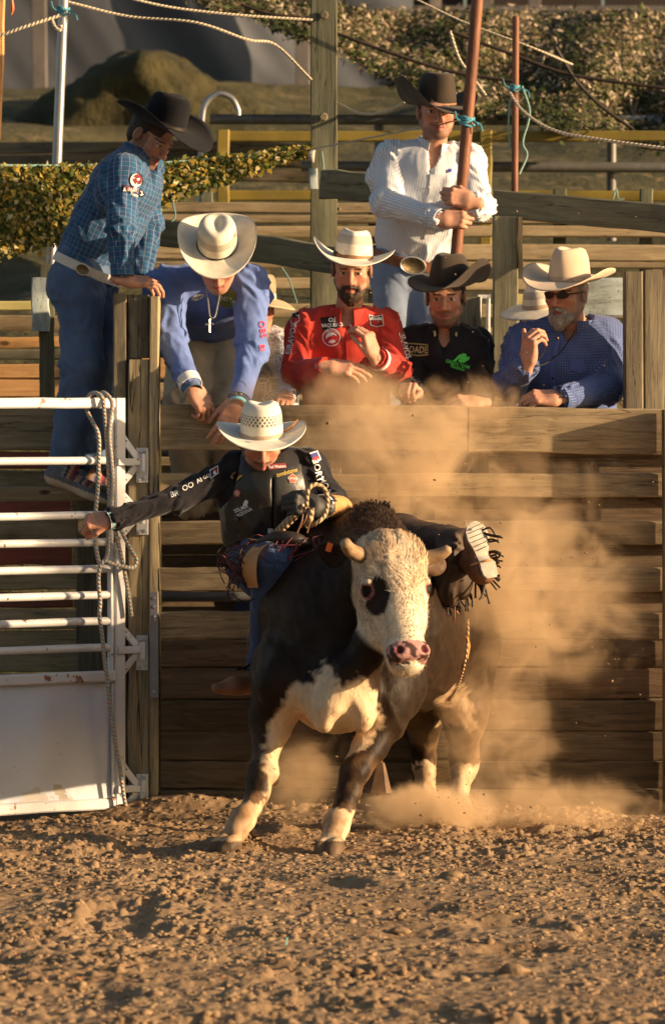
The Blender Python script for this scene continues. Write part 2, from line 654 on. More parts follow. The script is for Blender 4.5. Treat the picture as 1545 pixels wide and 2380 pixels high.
def straw(name, c1, c2, z0, z1, dense=1.0):
    """woven straw; a band of vent holes runs round the crown between heights z0 and z1"""
    b = NB(name)
    v = b.n('TexCoord').outputs['Object']
    s = b.n('SeparateXYZ', {0: v})
    ang = b.math('ARCTAN2', s.outputs[0], s.outputs[1])
    z = s.outputs[2]
    f = b.noise(v, 26, 4)
    col = b.mix(b.ramp(f, .3, .7), c2, c1)
    a = b.math('MULTIPLY', ang, 11.0 * dense)
    zz = b.math('MULTIPLY', z, 88.0 * dense)
    p = b.math('SUBTRACT', b.math('FRACT', b.math('ADD', a, zz)), .5)
    q = b.math('SUBTRACT', b.math('FRACT', b.math('SUBTRACT', a, zz)), .5)
    hole = b.math('LESS_THAN', b.math('MAXIMUM', b.math('ABSOLUTE', p), b.math('ABSOLUTE', q)), .33)
    rr = b.math('ADD', b.math('POWER', s.outputs[0], 2.0), b.math('POWER', s.outputs[1], 2.0))
    band = b.math('MULTIPLY', b.math('MULTIPLY', b.math('GREATER_THAN', z, z0), b.math('LESS_THAN', z, z1)), b.math('LESS_THAN', rr, .0145))
    col = b.mix(b.math('MULTIPLY', b.math('MULTIPLY', hole, band), .85), col, (.05, .035, .02))
    w = b.n('TexWave', {'Vector': v, 'Scale': 60, 'Distortion': 1.0}, wave_type='RINGS', rings_direction='Z').outputs[1]
    sh = b.principled(col, .7, b.bump(w, .15, .002), .3)
    sh = b.n('MixShader', {0: .12, 1: sh, 2: b.n('BsdfTranslucent', {0: col}).outputs[0]}).outputs[0]
    return b.done(sh)


def vcol(name, rough=.6, spec=.3, bump=.25, bscale=60, bdist=.002, sss=0.0, amount=.25, scale=30, stretch=(1, 1, 1), trans=0.0, sheen=0.0):
    b = NB(name)
    a = b.n('Attribute', attribute_name='Col').outputs[0]
    v = b.coord(stretch, rand=False)
    f = b.noise(v, scale, 5)
    col = b.mix(1.0, a, b.mix(f, tuple([1 - amount] * 3), tuple([1 + amount * .8] * 3)), 'MULTIPLY')
    kw = {}
    if sss:
        kw.update({'Subsurface Weight': sss, 'Subsurface Scale': .012, 'Subsurface Radius': (1, .35, .2)})
    if sheen:
        kw['Sheen Weight'] = sheen
    sh = b.principled(col, rough, b.bump(b.noise(v, bscale, 4), bump, bdist), spec, 0.0, **kw)
    if trans:
        sh = b.n('MixShader', {0: trans, 1: sh, 2: b.n('BsdfTranslucent', {0: col}).outputs[0]}).outputs[0]
    return b.done(sh)


def rope_mat(name, c1, c2, turns=60.0, c3=None):
    b = NB(name)
    s = b.n('SeparateXYZ', {0: b.n('Attribute', attribute_name='cuv').outputs[1]})
    ph = b.math('FRACT', b.math('ADD', b.math('MULTIPLY', s.outputs[0], 2.0), b.math('MULTIPLY', s.outputs[1], turns)))
    col = b.mix(b.math('LESS_THAN', ph, .5), c1, c2)
    if c3:
        ph2 = b.math('FRACT', b.math('ADD', s.outputs[0], b.math('MULTIPLY', s.outputs[1], turns / 2)))
        col = b.mix(b.math('LESS_THAN', ph2, .2), col, c3)
    h = b.math('SINE', b.math('MULTIPLY', ph, 6.283))
    return b.done(b.principled(col, .8, b.bump(h, .8, .003), .2))


def plain(name, c, rough=.6, spec=.3, metal=0.0, noise=.2):
    return mat(name, c, tuple(x * (1 - noise) for x in c), rough, 20, bump=.1, spec=spec, metal=metal, rand=False)


M = {}
M['plank'] = wood('plank', (.36, .275, .165), (.18, .135, .08))
M['plank_low'] = wood('plank_low', (.135, .098, .058), (.066, .048, .03))
M['pen_plank'] = wood('pen_plank', (.42, .32, .19), (.25, .19, .11))
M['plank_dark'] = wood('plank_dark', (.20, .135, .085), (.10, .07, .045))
M['plank_red'] = wood('plank_red', (.36, .10, .07), (.20, .075, .055), crack=.3)
M['plank_orange'] = wood('plank_orange', (.66, .38, .16), (.46, .25, .10), crack=.2)
M['beam'] = wood('beam', (.25, .235, .16), (.13, .125, .09), val=.15)
M['post'] = wood('post', (.43, .35, .215), (.21, .17, .105), crack=.9)
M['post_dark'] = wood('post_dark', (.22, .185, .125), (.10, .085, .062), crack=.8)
M['post_green'] = wood('post_green', (.17, .17, .115), (.09, .095, .065), crack=.7)
M['painted_board'] = mat('painted_board', (.42, .50, .50), (.25, .29, .28), .8, 5, (2, 8, 8), specks=((18, .63, (.1, .06, .03)),))
M['white_paint'] = mat('white_paint', (.62, .62, .63), (.52, .52, .53), .45, 3, spec=.4, bump=.15,
                       specks=((9, .635, (.22, .10, .06)), (42, .665, (.16, .07, .04)), (2.6, .68, (.30, .04, .05))))
M['white_sheet'] = mat('white_sheet', (.58, .60, .67), (.46, .48, .55), .6, 1.7, spec=.4, bump=.12, bscale=30,
                       specks=((2.6, .60, (.47, .44, .42)), (6, .64, (.40, .36, .31)), (30, .69, (.16, .13, .10)), (14, .70, (.30, .24, .18))))
M['bolt'] = plain('bolt', (.55, .55, .55), .4, .5, .6)
M['hole'] = plain('hole', (.01, .01, .01), .9)
M['steel'] = mat('steel', (.42, .43, .45), (.30, .31, .33), .4, 8, metal=.7, bump=.1)
M['steel_strap'] = mat('steel_strap', (.27, .27, .29), (.21, .21, .23), .5, 8, metal=.3, bump=.15, specks=((7, .67, (.25, .05, .05)),))
M['rust_pipe'] = mat('rust_pipe', (.24, .105, .06), (.13, .055, .035), .6, 5, (4, 4, 1), metal=.15, bump=.3, specks=((50, .68, (.35, .2, .12)),))
M['grey_pipe'] = mat('grey_pipe', (.20, .20, .20), (.13, .13, .13), .5, 6, metal=.3)
M['yellow_paint'] = mat('yellow_paint', (.24, .175, .03), (.16, .12, .025), .5, 4, specks=((12, .66, (.2, .12, .05)),))
M['yellow_pale'] = mat('yellow_pale', (.62, .55, .22), (.5, .43, .17), .5, 4)
M['rope_pale'] = rope_mat('rope_pale', (.62, .54, .42), (.48, .40, .29), 50)
M['rope_thin'] = rope_mat('rope_thin', (.66, .62, .55), (.5, .45, .38), 120)
M['rope_blue'] = rope_mat('rope_blue', (.50, .43, .36), (.25, .35, .40), 60, (.46, .28, .17))
M['twine_blue'] = rope_mat('twine_blue', (.10, .42, .55), (.16, .50, .62), 150)
M['twine_green'] = rope_mat('twine_green', (.35, .55, .48), (.25, .42, .36), 150)
M['rope_braid'] = rope_mat('rope_braid', (.50, .36, .22), (.30, .20, .11), 45)
M['ring_metal'] = plain('ring_metal', (.6, .6, .6), .35, .5, .7)
M['skin'] = vcol('skin', .58, .3, .35, 170, .0015, sss=.03, amount=.3, scale=75)
M['hide'] = vcol('hide', .5, .12, .5, 90, .004, amount=.4, scale=22, stretch=(1, 1, .45))
M['fur'] = vcol('fur', .65, .25, 0.0, 30, .001, amount=.2, scale=40, trans=.25)
M['print'] = vcol('print', .7, .2, .15, 300, .001, amount=.06)
M['leaf'] = vcol('leaf', .7, .2, .2, 40, .002, amount=.3, scale=15, trans=.3)
M['leather'] = mat('leather', (.045, .030, .022), (.022, .016, .013), .5, 9, bump=.3, spec=.4, rand=False)
M['leather_brown'] = mat('leather_brown', (.27, .115, .05), (.16, .07, .032), .5, 12, bump=.3, spec=.4, rand=False)
M['leather_tan'] = mat('leather_tan', (.58, .29, .11), (.45, .21, .08), .55, 9, bump=.3, spec=.3, rand=False)
M['chaps'] = mat('chaps', (.085, .052, .034), (.045, .030, .021), .6, 7, bump=.35, spec=.3, rand=False)
M['vest'] = mat('vest', (.030, .028, .027), (.018, .017, .017), .36, 8, bump=.35, spec=.45, rand=False)
M['glove'] = mat('glove', (.045, .043, .04), (.025, .024, .023), .5, 30, bump=.3, spec=.4, rand=False)
M['fringe_red'] = mat('fringe_red', (.16, .03, .035), (.05, .015, .015), .5, 9, bump=0, rand=False)
M['fringe_dark'] = mat('fringe_dark', (.04, .026, .02), (.02, .014, .012), .6, 20, bump=0, rand=False)
M['sole'] = mat('sole', (.50, .45, .38), (.34, .29, .23), .7, 20, bump=.3, rand=False)
M['felt_black'] = mat('felt_black', (.012, .012, .014), (.007, .007, .009), .9, 12, bump=.1, spec=.1, rand=False, sheen=.05)
M['felt_brown'] = mat('felt_brown', (.060, .045, .034), (.040, .030, .024), .9, 8, bump=.1, spec=.1, rand=False, sheen=.1)
M['felt_tan'] = mat('felt_tan', (.66, .50, .36), (.56, .42, .30), .9, 6, bump=.1, spec=.1, rand=False, sheen=.1)
M['straw_cream'] = straw('straw_cream', (.80, .74, .62), (.70, .62, .48), .045, .078, .7)
M['straw_rider'] = straw('straw_rider', (.84, .80, .70), (.76, .70, .57), .050, .092, .5)
M['straw_rough'] = straw('straw_rough', (.62, .50, .33), (.48, .36, .22), .02, .2)
M['straw_light'] = straw('straw_light', (.82, .77, .67), (.72, .64, .52), .060, .098, .8)
M['band_dark'] = plain('band_dark', (.02, .014, .012), .6)
M['band_brown'] = plain('band_brown', (.30, .15, .06), .6)
M['band_tan'] = plain('band_tan', (.50, .36, .25), .8)
M['hair_dark'] = mat('hair_dark', (.034, .020, .012), (.018, .011, .007), .6, 60, bump=.6, bscale=200, rand=False)
M['hair_brown'] = mat('hair_brown', (.060, .032, .018), (.032, .018, .011), .6, 60, bump=.6, bscale=200, rand=False)
M['hair_grey'] = mat('hair_grey', (.38, .35, .31), (.20, .17, .15), .7, 60, bump=.7, bscale=160, rand=False)
M['lens'] = plain('lens', (.008, .008, .01), .15, .6)
M['denim'] = cloth('denim', (.065, .105, .195), 'denim', (.16, .215, .32))
M['denim_light'] = cloth('denim_light', (.15, .20, .30), 'denim', (.42, .46, .52))
M['denim_dark'] = cloth('denim_dark', (.036, .058, .125), 'denim', (.07, .105, .20))
M['khaki'] = cloth('khaki', (.54, .46, .33), 'denim', (.62, .54, .4))
M['plaid'] = cloth('plaid', (.024, .066, .165), 'plaid', (.24, .235, .29), (.018, .10, .20), .021, .09)
M['blue_shirt'] = cloth('blue_shirt', (.13, .20, .47), None, noise=.2, trans=.05)
M['red_shirt'] = cloth('red_shirt', (.50, .045, .032), None, noise=.2)
M['stripe_shirt'] = cloth('stripe_shirt', (.72, .74, .78), 'stripe', (.40, .46, .57), period=.0115, width=.30, noise=.08, trans=.05)
M['black_shirt'] = cloth('black_shirt', (.016, .015, .018), None, noise=.3)
M['rider_shirt'] = cloth('rider_shirt', (.015, .014, .019), None, noise=.3)
M['dot_shirt'] = cloth('dot_shirt', (.085, .12, .29), 'dots', (.17, .23, .42), period=.011, width=.30)
M['paisley'] = cloth('paisley', (.62, .62, .66), 'paisley', (.20, .22, .28), period=.035)
M['cuff_white'] = plain('cuff_white', (.8, .78, .73), .8)
M['belt_white'] = mat('belt_white', (.66, .62, .56), (.55, .5, .44), .6, 8, rand=False, specks=((60, .66, (.12, .2, .24)),))
M['belt_brown'] = mat('belt_brown', (.27, .11, .055), (.17, .07, .035), .5, 30, rand=False)
M['buckle'] = mat('buckle', (.26, .19, .10), (.10, .08, .05), .35, 60, metal=.8, rand=False, bump=.6)
M['silver'] = plain('silver', (.72, .70, .66), .3, .5, .8)
M['tape'] = plain('tape', (.62, .60, .56), .6)
M['bell'] = mat('bell', (.13, .072, .036), (.08, .045, .022), .6, 12, metal=.2, rand=False)
M['horn'] = vcol('horn', .55, .35, .5, 45, .004, amount=.3, scale=25)
M['plastic_orange'] = plain('plastic_orange', (.85, .16, .03), .5)
M['tarp'] = mat('tarp', (.105, .115, .135), (.075, .082, .10), .7, .5, bump=.2, bscale=2, rand=False)
M['barn'] = mat('barn', (.060, .045, .038), (.035, .028, .026), .9, .8, bump=.2, rand=False)
M['barn_post'] = mat('barn_post', (.17, .15, .14), (.1, .09, .085), .9, 3, rand=False)


def dirt_material(name):
    b = NB(name)
    v = b.coord((1, 1, 1), rand=False)
    big = b.noise(v, 1.3, 5)
    mid = b.noise(v, 9, 6, .65)
    fine = b.noise(v, 70, 5, .7)
    col = b.mix(b.ramp(big, .35, .65), (.195, .125, .07), (.25, .168, .098))
    col = b.mix(b.math('MULTIPLY', b.ramp(mid, .35, .7), .6), col, (.34, .235, .142))
    col = b.mix(b.math('MULTIPLY', b.ramp(fine, .55, .72), .5), col, (.24, .15, .085))
    sp = b.noise(v, 23, 3, .5)
    col = b.mix(b.ramp(sp, .70, .73), col, (.38, .17, .07))
    h = b.math('ADD', b.math('MULTIPLY', fine, .4), mid)
    return b.done(b.principled(col, .95, b.bump(h, .7, .012), .1))


M['dirt'] = dirt_material('dirt')
M['bank'] = mat('bank', (.092, .078, .03), (.038, .037, .014), .95, 1.8, bump=.6, bdist=.1, bscale=7, rand=False,
                specks=((2.4, .60, (.15, .115, .055)),))
M['hay'] = mat('hay', (.062, .053, .019), (.030, .027, .011), .95, 3.5, bump=.8, bdist=.1, bscale=9, rand=False)
M['deck'] = wood('deck', (.25, .19, .12), (.14, .10, .07))

# ------------------------------------------------------------------ the arena ground
def ground_height(P):
    """loose, trampled dirt: P is (n, 2)"""
    x, y = P[:, 0], P[:, 1]
    q = np.stack([x, y, np.zeros_like(x)], 1)
    z = .035 * (fbm(q * .9, 3, 11) - .5)
    hoof = vnoise(q * np.array([3.1, 2.6, 1]) + 5.2, 21)
    z -= .028 * sstep(.60, .85, hoof)
    z += .018 * (fbm(q * np.array([1.6, 4.2, 1]) + 3, 3, 23) - .5)                                    # trodden hollows
    r = 1 - np.abs(2 * fbm(q * 6.5, 4, 31) - 1)
    z += .012 * (r - .7)
    m = sstep(.42, .62, fbm(q * 1.6 + 9, 3, 41))
    z += .012 * m * (1 - np.abs(2 * vnoise(q * 13, 51) - 1)) ** 2
    z += .007 * (.25 + .75 * m) * sstep(.50, .80, vnoise(q * 24, 61))
    z += .010 * (.4 + .6 * m) * sstep(.48, .82, vnoise(q * 43, 71)) + .017 * (.45 + .55 * m) * (fbm(q * 21, 4, 101, .62) - .5) + .003 * vnoise(q * 95, 72)
    z += .06 * np.exp(-((x + .62) / .22) ** 2 - ((y + .10) / .12) ** 2)      # heaped against the gate post
    z += .02 * np.exp(-((y + .02) / .16) ** 2) * (.4 + vnoise(q * 3, 81))
    for (px, py, h, r_) in ((560, 1975, .04, .08), (420, 1945, .018, .12), (330, 1925, .018, .08), (660, 1940, .028, .07), (1010, 1935, .025, .2)):
        cx, cy = W(px, py, gy(py))[:2]
        z += h * np.exp(-((x - cx) / r_) ** 2 - ((y - cy) / (r_ * 1.8)) ** 2) * (.4 + 1.1 * fbm(q * 14, 4, 91))
    return z


def build_ground():
    xs = np.arange(-2.1, 2.1, .0078)
    ys = np.arange(-8.3, .75, .0088)
    X, Y = np.meshgrid(xs, ys, indexing='ij')
    P = np.stack([X.ravel(), Y.ravel()], 1)
    z = ground_height(P)
    edge = np.minimum.reduce([P[:, 0] + 2.1, 2.1 - P[:, 0], P[:, 1] + 8.3, .75 - P[:, 1]])
    z = z * sstep(0, .25, edge) + .002
    nx, ny = len(xs), len(ys)
    i = np.arange(nx - 1)[:, None] * ny + np.arange(ny - 1)[None, :]
    F = np.stack([i, i + ny, i + ny + 1, i + 1], -1).reshape(-1, 4)
    V = np.column_stack([P, z])
    # the sheet around the dug-up strip goes on to the horizon
    n = len(V)
    xo, yo = [-400, -2.1, 2.1 - .0005, 400], [-400, -8.3, .749, 400]
    xo[2], yo[2] = xs[-1], ys[-1]
    V2 = [(x, y, .002) for x in xo for y in yo]
    F2 = [(n + a * 4 + c, n + (a + 1) * 4 + c, n + (a + 1) * 4 + c + 1, n + a * 4 + c + 1) for a in range(3) for c in range(3) if (a, c) != (1, 1)]
    g = mk('arena_ground', np.concatenate([V, V2]), np.concatenate([F, np.array(F2)]), M['dirt'], smooth=True)
    return tag(g, 'churned sandy dirt of the arena floor', kind='structure')


build_ground()


def lump(seed, sub=1):
    """an uneven clod of about unit radius"""
    import bmesh
    bm = bmesh.new()
    bmesh.ops.create_icosphere(bm, subdivisions=sub, radius=1)
    V = np.array([v.co[:] for v in bm.verts])
    F = [tuple(v.index for v in f.verts) for f in bm.faces]
    bm.free()
    V = V * (.35 + 1.25 * vnoise(V * 1.7 + seed * 7.1, seed))[:, None]
    V[:, 2] *= .72
    return V, np.array(F)


def scatter_clods(name, pts, sizes, matx, lift=.2, parent=None):
    base = [lump(k, 1) for k in range(9)]
    Vs, Fs, n = [], [], 0
    for p, s in zip(pts, sizes):
        V, F = base[RNG.integers(9)]
        a = RNG.uniform(0, 6.28)
        R = np.array([[math.cos(a), -math.sin(a), 0], [math.sin(a), math.cos(a), 0], [0, 0, 1]])
        Vs.append((V * RNG.uniform(.75, 1.25, 3)) @ R.T * s + p + np.array([0, 0, s * lift]))
        Fs.append(F + n)
        n += len(V)
    return mk(name, np.concatenate(Vs), np.concatenate(Fs), matx, parent, smooth=False)


N = 46000
cy = -8.2 + 8.2 * RNG.random(N) ** .85
cxx = RNG.uniform(-1.5, 1.5, N)
keep = vnoise(np.stack([cxx * 2.2, cy * 2.2, cy * 0], 1), 77) > RNG.random(N) * .75
pp = np.stack([cxx, cy], 1)[keep]
hz = ground_height(pp)
sz = np.clip(RNG.lognormal(math.log(.0060), .55, len(pp)), .002, .024)
tag(scatter_clods('dirt_crumbs', np.column_stack([pp, hz]), sz, M['dirt'], -.05), 'loose crumbs of dry dirt strewn over the arena', kind='stuff')
CLODS = [(1198, 2262, .034, 'large grey clod in the right foreground near the bottom edge'), (385, 1995, .030, 'rounded clod left of the bull, near its front hoof'),
         (1050, 2050, .030, 'clod on the sand below the right hind hoof'), (925, 2165, .026, 'flat pale clod in the middle of the arena sand'),
         (1335, 2160, .026, 'reddish clod in the dirt at the right'), (850, 2000, .024, 'small clod just right of the front hoof'),
         (640, 2235, .022, 'orange clod low in the centre left foreground')]
for (px, py, s, lab) in CLODS:
    y = gy(py)
    p = W(px, py, y)
    V, F = lump(int(px), 2)
    p[2] = ground_height(p[None, :2])[0] + s * .35
    o = mk('dirt_clod', V * s * np.array([1.25, 1, .8]) + p, F, M['dirt'], loc=p, smooth=False)
    tag(o, lab, 'clod', 'big clods on the arena sand')


# ------------------------------------------------------------------ bank, hay, tarpaulin and barn far behind
def bank():
    prof = [(1.2, 0.0), (2.6, .1)] + [(y, W(0, py, y)[2]) for y, py in ((4.6, 930), (6, 800), (8, 650), (12, 440), (16, 290), (19, 218), (24, 200))] + [(60, 6.0)]
    ys = np.concatenate([np.linspace(1.2, 24, 150), np.linspace(26, 60, 8)])
    zs = np.interp(ys, [p[0] for p in prof], [p[1] for p in prof])
    xs = np.linspace(-9, 9, 120)
    X, Y = np.meshgrid(xs, ys, indexing='ij')
    Z = np.broadcast_to(zs, X.shape).copy()
    q = np.stack([X.ravel(), Y.ravel(), X.ravel() * 0], 1)
    Z += ((fbm(q * .8, 4, 5) - .5) * .35).reshape(X.shape) * sstep(3, 6, Y)
    ny = len(ys)
    i = np.arange(len(xs) - 1)[:, None] * ny + np.arange(ny - 1)[None, :]
    F = np.stack([i, i + ny, i + ny + 1, i + 1], -1).reshape(-1, 4)
    tag(mk('grass_bank', np.stack([X.ravel(), Y.ravel(), Z.ravel()], 1), F, M['bank']), 'dry grassy slope rising behind the pens', kind='structure')


bank()


def hay_heap():
    g = Grid(W(-60, 420, 16.5) - np.array([0, 1.5, 0]), W(640, 60, 16.5) + np.array([0, 1.5, 0]), .05)
    for (px, py, rx, rz) in ((330, 265, .60, .36), (240, 290, .55, .28), (420, 300, .62, .28), (530, 340, .5, .3), (340, 215, .30, .22), (285, 220, .22, .16), (395, 215, .22, .15), (350, 178, .16, .12), (160, 320, .4, .2)):
        c = W(px, py, 16.5)
        g.op(ell(c, (rx, .7, rz)), .2)
    V, F = g.mesh(1)
    Nn = normals(V, F)
    V = V + Nn * ((fbm(V * 2.6, 5, 3, .65) - .5) * .22)[:, None]
    o = mk('hay_heap', V, F, M['hay'], loc=W(340, 330, 16.5))
    tag(o, 'dark rounded heap of hay in front of the grey tarpaulin', 'heap')


hay_heap()


def tarp_wall():
    y = 21.0
    a, c = W(-140, 260, y), W(960, -120, y)
    xs, zs = np.linspace(a[0], c[0], 90), np.linspace(a[2], c[2], 40)
    X, Z = np.meshgrid(xs, zs, indexing='ij')
    q = np.stack([X.ravel() * 1.2 + Z.ravel() * .8, Z.ravel() * .35, X.ravel() * 0], 1)
    Yv = y + (fbm(q * 1.1, 3, 8) - .5) * .35
    i = np.arange(89)[:, None] * 40 + np.arange(39)[None, :]
    F = np.stack([i, i + 40, i + 41, i + 1], -1).reshape(-1, 4)
    V = np.stack([X.ravel(), Yv, Z.ravel()], 1)
    root = empty('tarpaulin_wall', W(400, 240, y))
    tag(root, 'dark grey tarpaulin wall sagging behind the hay heap', 'tarpaulin')
    mk('tarpaulin', np.concatenate([V, V + np.array([0, .02, 0])]), np.concatenate([F, F[:, ::-1] + len(V)]), M['tarp'], root)
    for px in (95, 705):
        beam('support_post', W(px, 250, y - .3), W(px - 6, -60, y - .3), .12, .12, M['barn_post'], root, up=(0, 1, 0))


tarp_wall()


def barn():
    y = 23.0
    root = empty('barn', W(1250, 260, y))
    tag(root, 'dark brown barn front above the camouflage net', 'barn')
    for k, (x0, x1) in enumerate(((780, 930), (930, 1080), (1080, 1235), (1235, 1400), (1400, 1570))):
        beam('wall_panel', W(x0 + 3, 60, y), W(x1 - 3, 60, y), .05, 1.9, M['barn'], root)
    for px in (1010, 1130, 1240):
        beam('wall_post', W(px, 250, y - .2), W(px, -140, y - .2), .11, .11, M['barn_post'], root, up=(0, 1, 0))
    beam('wall_rail', W(770, 21, y - .3), W(1580, 21, y - .3), .06, .05, M['barn_post'], root)


barn()


# ------------------------------------------------------------------ front fence of planks
fence = empty('plank_fence', (0.3, 0, 0))
tag(fence, 'weathered horizontal plank fence with gaps behind the bull', 'fence')
XL, XR = 374, 1650


def hplank(name, x0, x1, t, b, y, th, matx, parent, slope=0.0, segs=6):
    p, q = W(x0, (t + b) / 2, y), W(x1, (t + b) / 2 + slope, y)
    return beam(name, p, q, th, (b - t) * (CAM_D + y) / FPX, matx, parent, segs=segs, wob=.0018)


hplank('plank', XL, 1085, 940, 1046, 0.0, .045, M['plank'], fence, 3)
hplank('plank', 1089, XR, 944, 1050, 0.0, .045, M['plank'], fence, 9)
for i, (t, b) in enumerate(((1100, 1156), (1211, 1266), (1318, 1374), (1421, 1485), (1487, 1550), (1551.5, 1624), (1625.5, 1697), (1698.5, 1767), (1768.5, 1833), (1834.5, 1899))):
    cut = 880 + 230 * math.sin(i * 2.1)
    pm = M['plank' if i < 4 else 'plank_low' if i > 5 else 'plank_dark']  # boards step darker towards the ground
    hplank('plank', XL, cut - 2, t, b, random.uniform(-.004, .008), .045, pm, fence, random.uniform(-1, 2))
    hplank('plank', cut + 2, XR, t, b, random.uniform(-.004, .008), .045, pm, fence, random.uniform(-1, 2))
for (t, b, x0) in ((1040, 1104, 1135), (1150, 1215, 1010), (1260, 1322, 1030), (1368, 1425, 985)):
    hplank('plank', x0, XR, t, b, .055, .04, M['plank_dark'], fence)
for (px0, px1, yy) in ((1448, 1490, .15), (1493, 1552, .165)):
    beam('fence_post', W((px0 + px1) / 2, 1900, yy), W((px0 + px1) / 2, 626 + (px0 % 7), yy), (px1 - px0) * .0018, .16, M['post_dark'], fence, up=(0, 1, 0))
beam('fence_post', W(1556, 1900, -.09), W(1553, 952, -.09), .055, .10, M['post_dark'], fence, up=(0, 1, 0))
for px in (760, 1130):
    beam('fence_post', W(px, 1900, .11), W(px, 1050, .11), .12, .10, M['post_dark'], fence, up=(0, 1, 0))
# standing deck behind the fence
deck = empty('standing_deck', (0.3, .55, .58))
tag(deck, 'narrow plank deck the men stand on behind the fence', 'platform')
for k in range(5):
    beam('deck_plank', (-.70, .24 + k * .17, .585), (2.2, .24 + k * .17, .585), .155, .045, M['deck'], deck)
for x in (-.5, .8, 2.0):
    beam('deck_support', (x, .30, 0), (x, .30, .56), .09, .09, M['post_dark'], deck, up=(0, 1, 0))
    beam('deck_support', (x, .85, 0), (x, .85, .56), .09, .09, M['post_dark'], deck, up=(0, 1, 0))
# chute rails behind the gaps
chute = empty('chute_fence', (0, 1.05, 0))
tag(chute, 'second row of planks and pipes seen through the gaps of the front fence', 'fence')
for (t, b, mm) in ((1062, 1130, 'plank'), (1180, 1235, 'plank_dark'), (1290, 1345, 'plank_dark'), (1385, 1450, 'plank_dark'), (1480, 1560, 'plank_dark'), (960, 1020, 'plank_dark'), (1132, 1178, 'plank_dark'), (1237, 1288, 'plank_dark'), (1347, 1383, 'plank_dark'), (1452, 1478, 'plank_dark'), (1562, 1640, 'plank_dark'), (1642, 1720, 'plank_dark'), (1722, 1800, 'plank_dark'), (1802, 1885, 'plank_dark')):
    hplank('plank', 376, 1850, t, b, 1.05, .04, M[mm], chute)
for py in (1053, 1387):
    tube('pipe', [W(376, py, .95), W(1850, py, .95)], .016 if py < 1100 else .022, M['grey_pipe'], chute, 10)

# ------------------------------------------------------------------ big gate post
gp = empty('gate_post', W(318, 1885, .08))
tag(gp, 'tall weathered timber gate post built of several thick boards', 'post')
beam('timber', W(282, 1900, .105), W(282, 683, .105), .056, .19, M['post_dark'], gp, up=(0, 1, 0), segs=10)
beam('timber', W(325, 1900, .09), W(325, 836, .09), .088, .19, M['post'], gp, up=(0, 1, 0), segs=10)
beam('timber', W(325, 832, .11), W(325, 686, .11), .086, .16, M['post_dark'], gp, up=(0, 1, 0), segs=4)
beam('timber', W(361, 1900, .085), W(360, 690, .085), .040, .20, M['post'], gp, up=(0, 1, 0), segs=10)
st = beam('strap_plate', W(359, 1621, -.03), W(358, 1376, -.03), .036, .012, M['steel_strap'], gp, up=(0, 1, 0), segs=1, wob=0)
for py in (1390, 1410, 1580, 1607):
    disc('bolt', W(358, py, -.036), (0, -1, 0), .0075, .008, M['steel'], st)
tube('hook', [W(360, 1432, -.036), W(361, 1430, -.06), W(361, 1438, -.065), W(361, 1447, -.055)], .005, M['ring_metal'], st, 6, 3)

# ------------------------------------------------------------------ white steel gate, swung towards the arena
GS = W(287, 1885, -.06)
GD = unit((-.51, -.36, 0))
GN = np.array([GD[1], -GD[0], 0]) * -1
GN = GN if GN[1] < 0 else -GN


def G(px, z, off=0.0):
    """point on the gate seen in column px at height z"""
    k = (px - CX) / FPX
    t = (k * (CAM_D + GS[1]) - GS[0]) / (GD[0] - k * GD[1])
    p = GS + GD * t + GN * off
    return np.array([p[0], p[1], z])


def GZ(py, px=270):
    p = G(px, 0)
    return CAM_H - (py - HY) * (CAM_D + p[1]) / FPX


gate = empty('steel_gate', G(200, 0))
tag(gate, 'white painted steel chute gate with round rails and sheet panel, swung open', 'gate')
WP = M['white_paint']
zt, zb = GZ(925), GZ(1879)
GEND = -320
beam('top_rail', G(262, GZ(937), 0), G(GEND, GZ(937), 0), .045, .042, WP, gate, segs=10, wob=.0008)
beam('gate_stile', G(275, zb), G(275, zt), .050, .045, WP, gate, up=GN, segs=8, wob=.0006)
beam('stile_lip', G(256, GZ(1560), .004), G(256, GZ(946), .004), .016, .03, WP, gate, up=GN, segs=6, wob=.0006)
beam('gate_stile', G(GEND, zb), G(GEND, zt), .050, .045, WP, gate, up=GN)
for py in (1070, 1197, 1259, 1321, 1382, 1443, 1504):
    z = GZ(py)
    r = random.uniform(-.002, .002)
    tube('round_rail', [G(258, z), G(170, z + r), G(60, z), G(-60, z), G(GEND, z)], .0168, WP, gate, 12, 3)
beam('middle_rail', G(262, GZ(1570), .004), G(GEND, GZ(1570), .004), .045, .044, WP, gate, segs=10, wob=.0008)
beam('bottom_rail', G(262, GZ(1866), .004), G(GEND, GZ(1866), .004), .045, .046, WP, gate, segs=10, wob=.0008)
beam('sheet_panel', G(262, GZ(1718), -.004), G(GEND, GZ(1718), -.004), .004, GZ(1582) - GZ(1856), M['white_sheet'], gate, segs=12, wob=.0006)
beam('panel_edge', G(259, GZ(1850), .012), G(259, GZ(1588), .012), .012, .01, WP, gate, up=GN, segs=6)

HX = W(329, 1070, -.03)


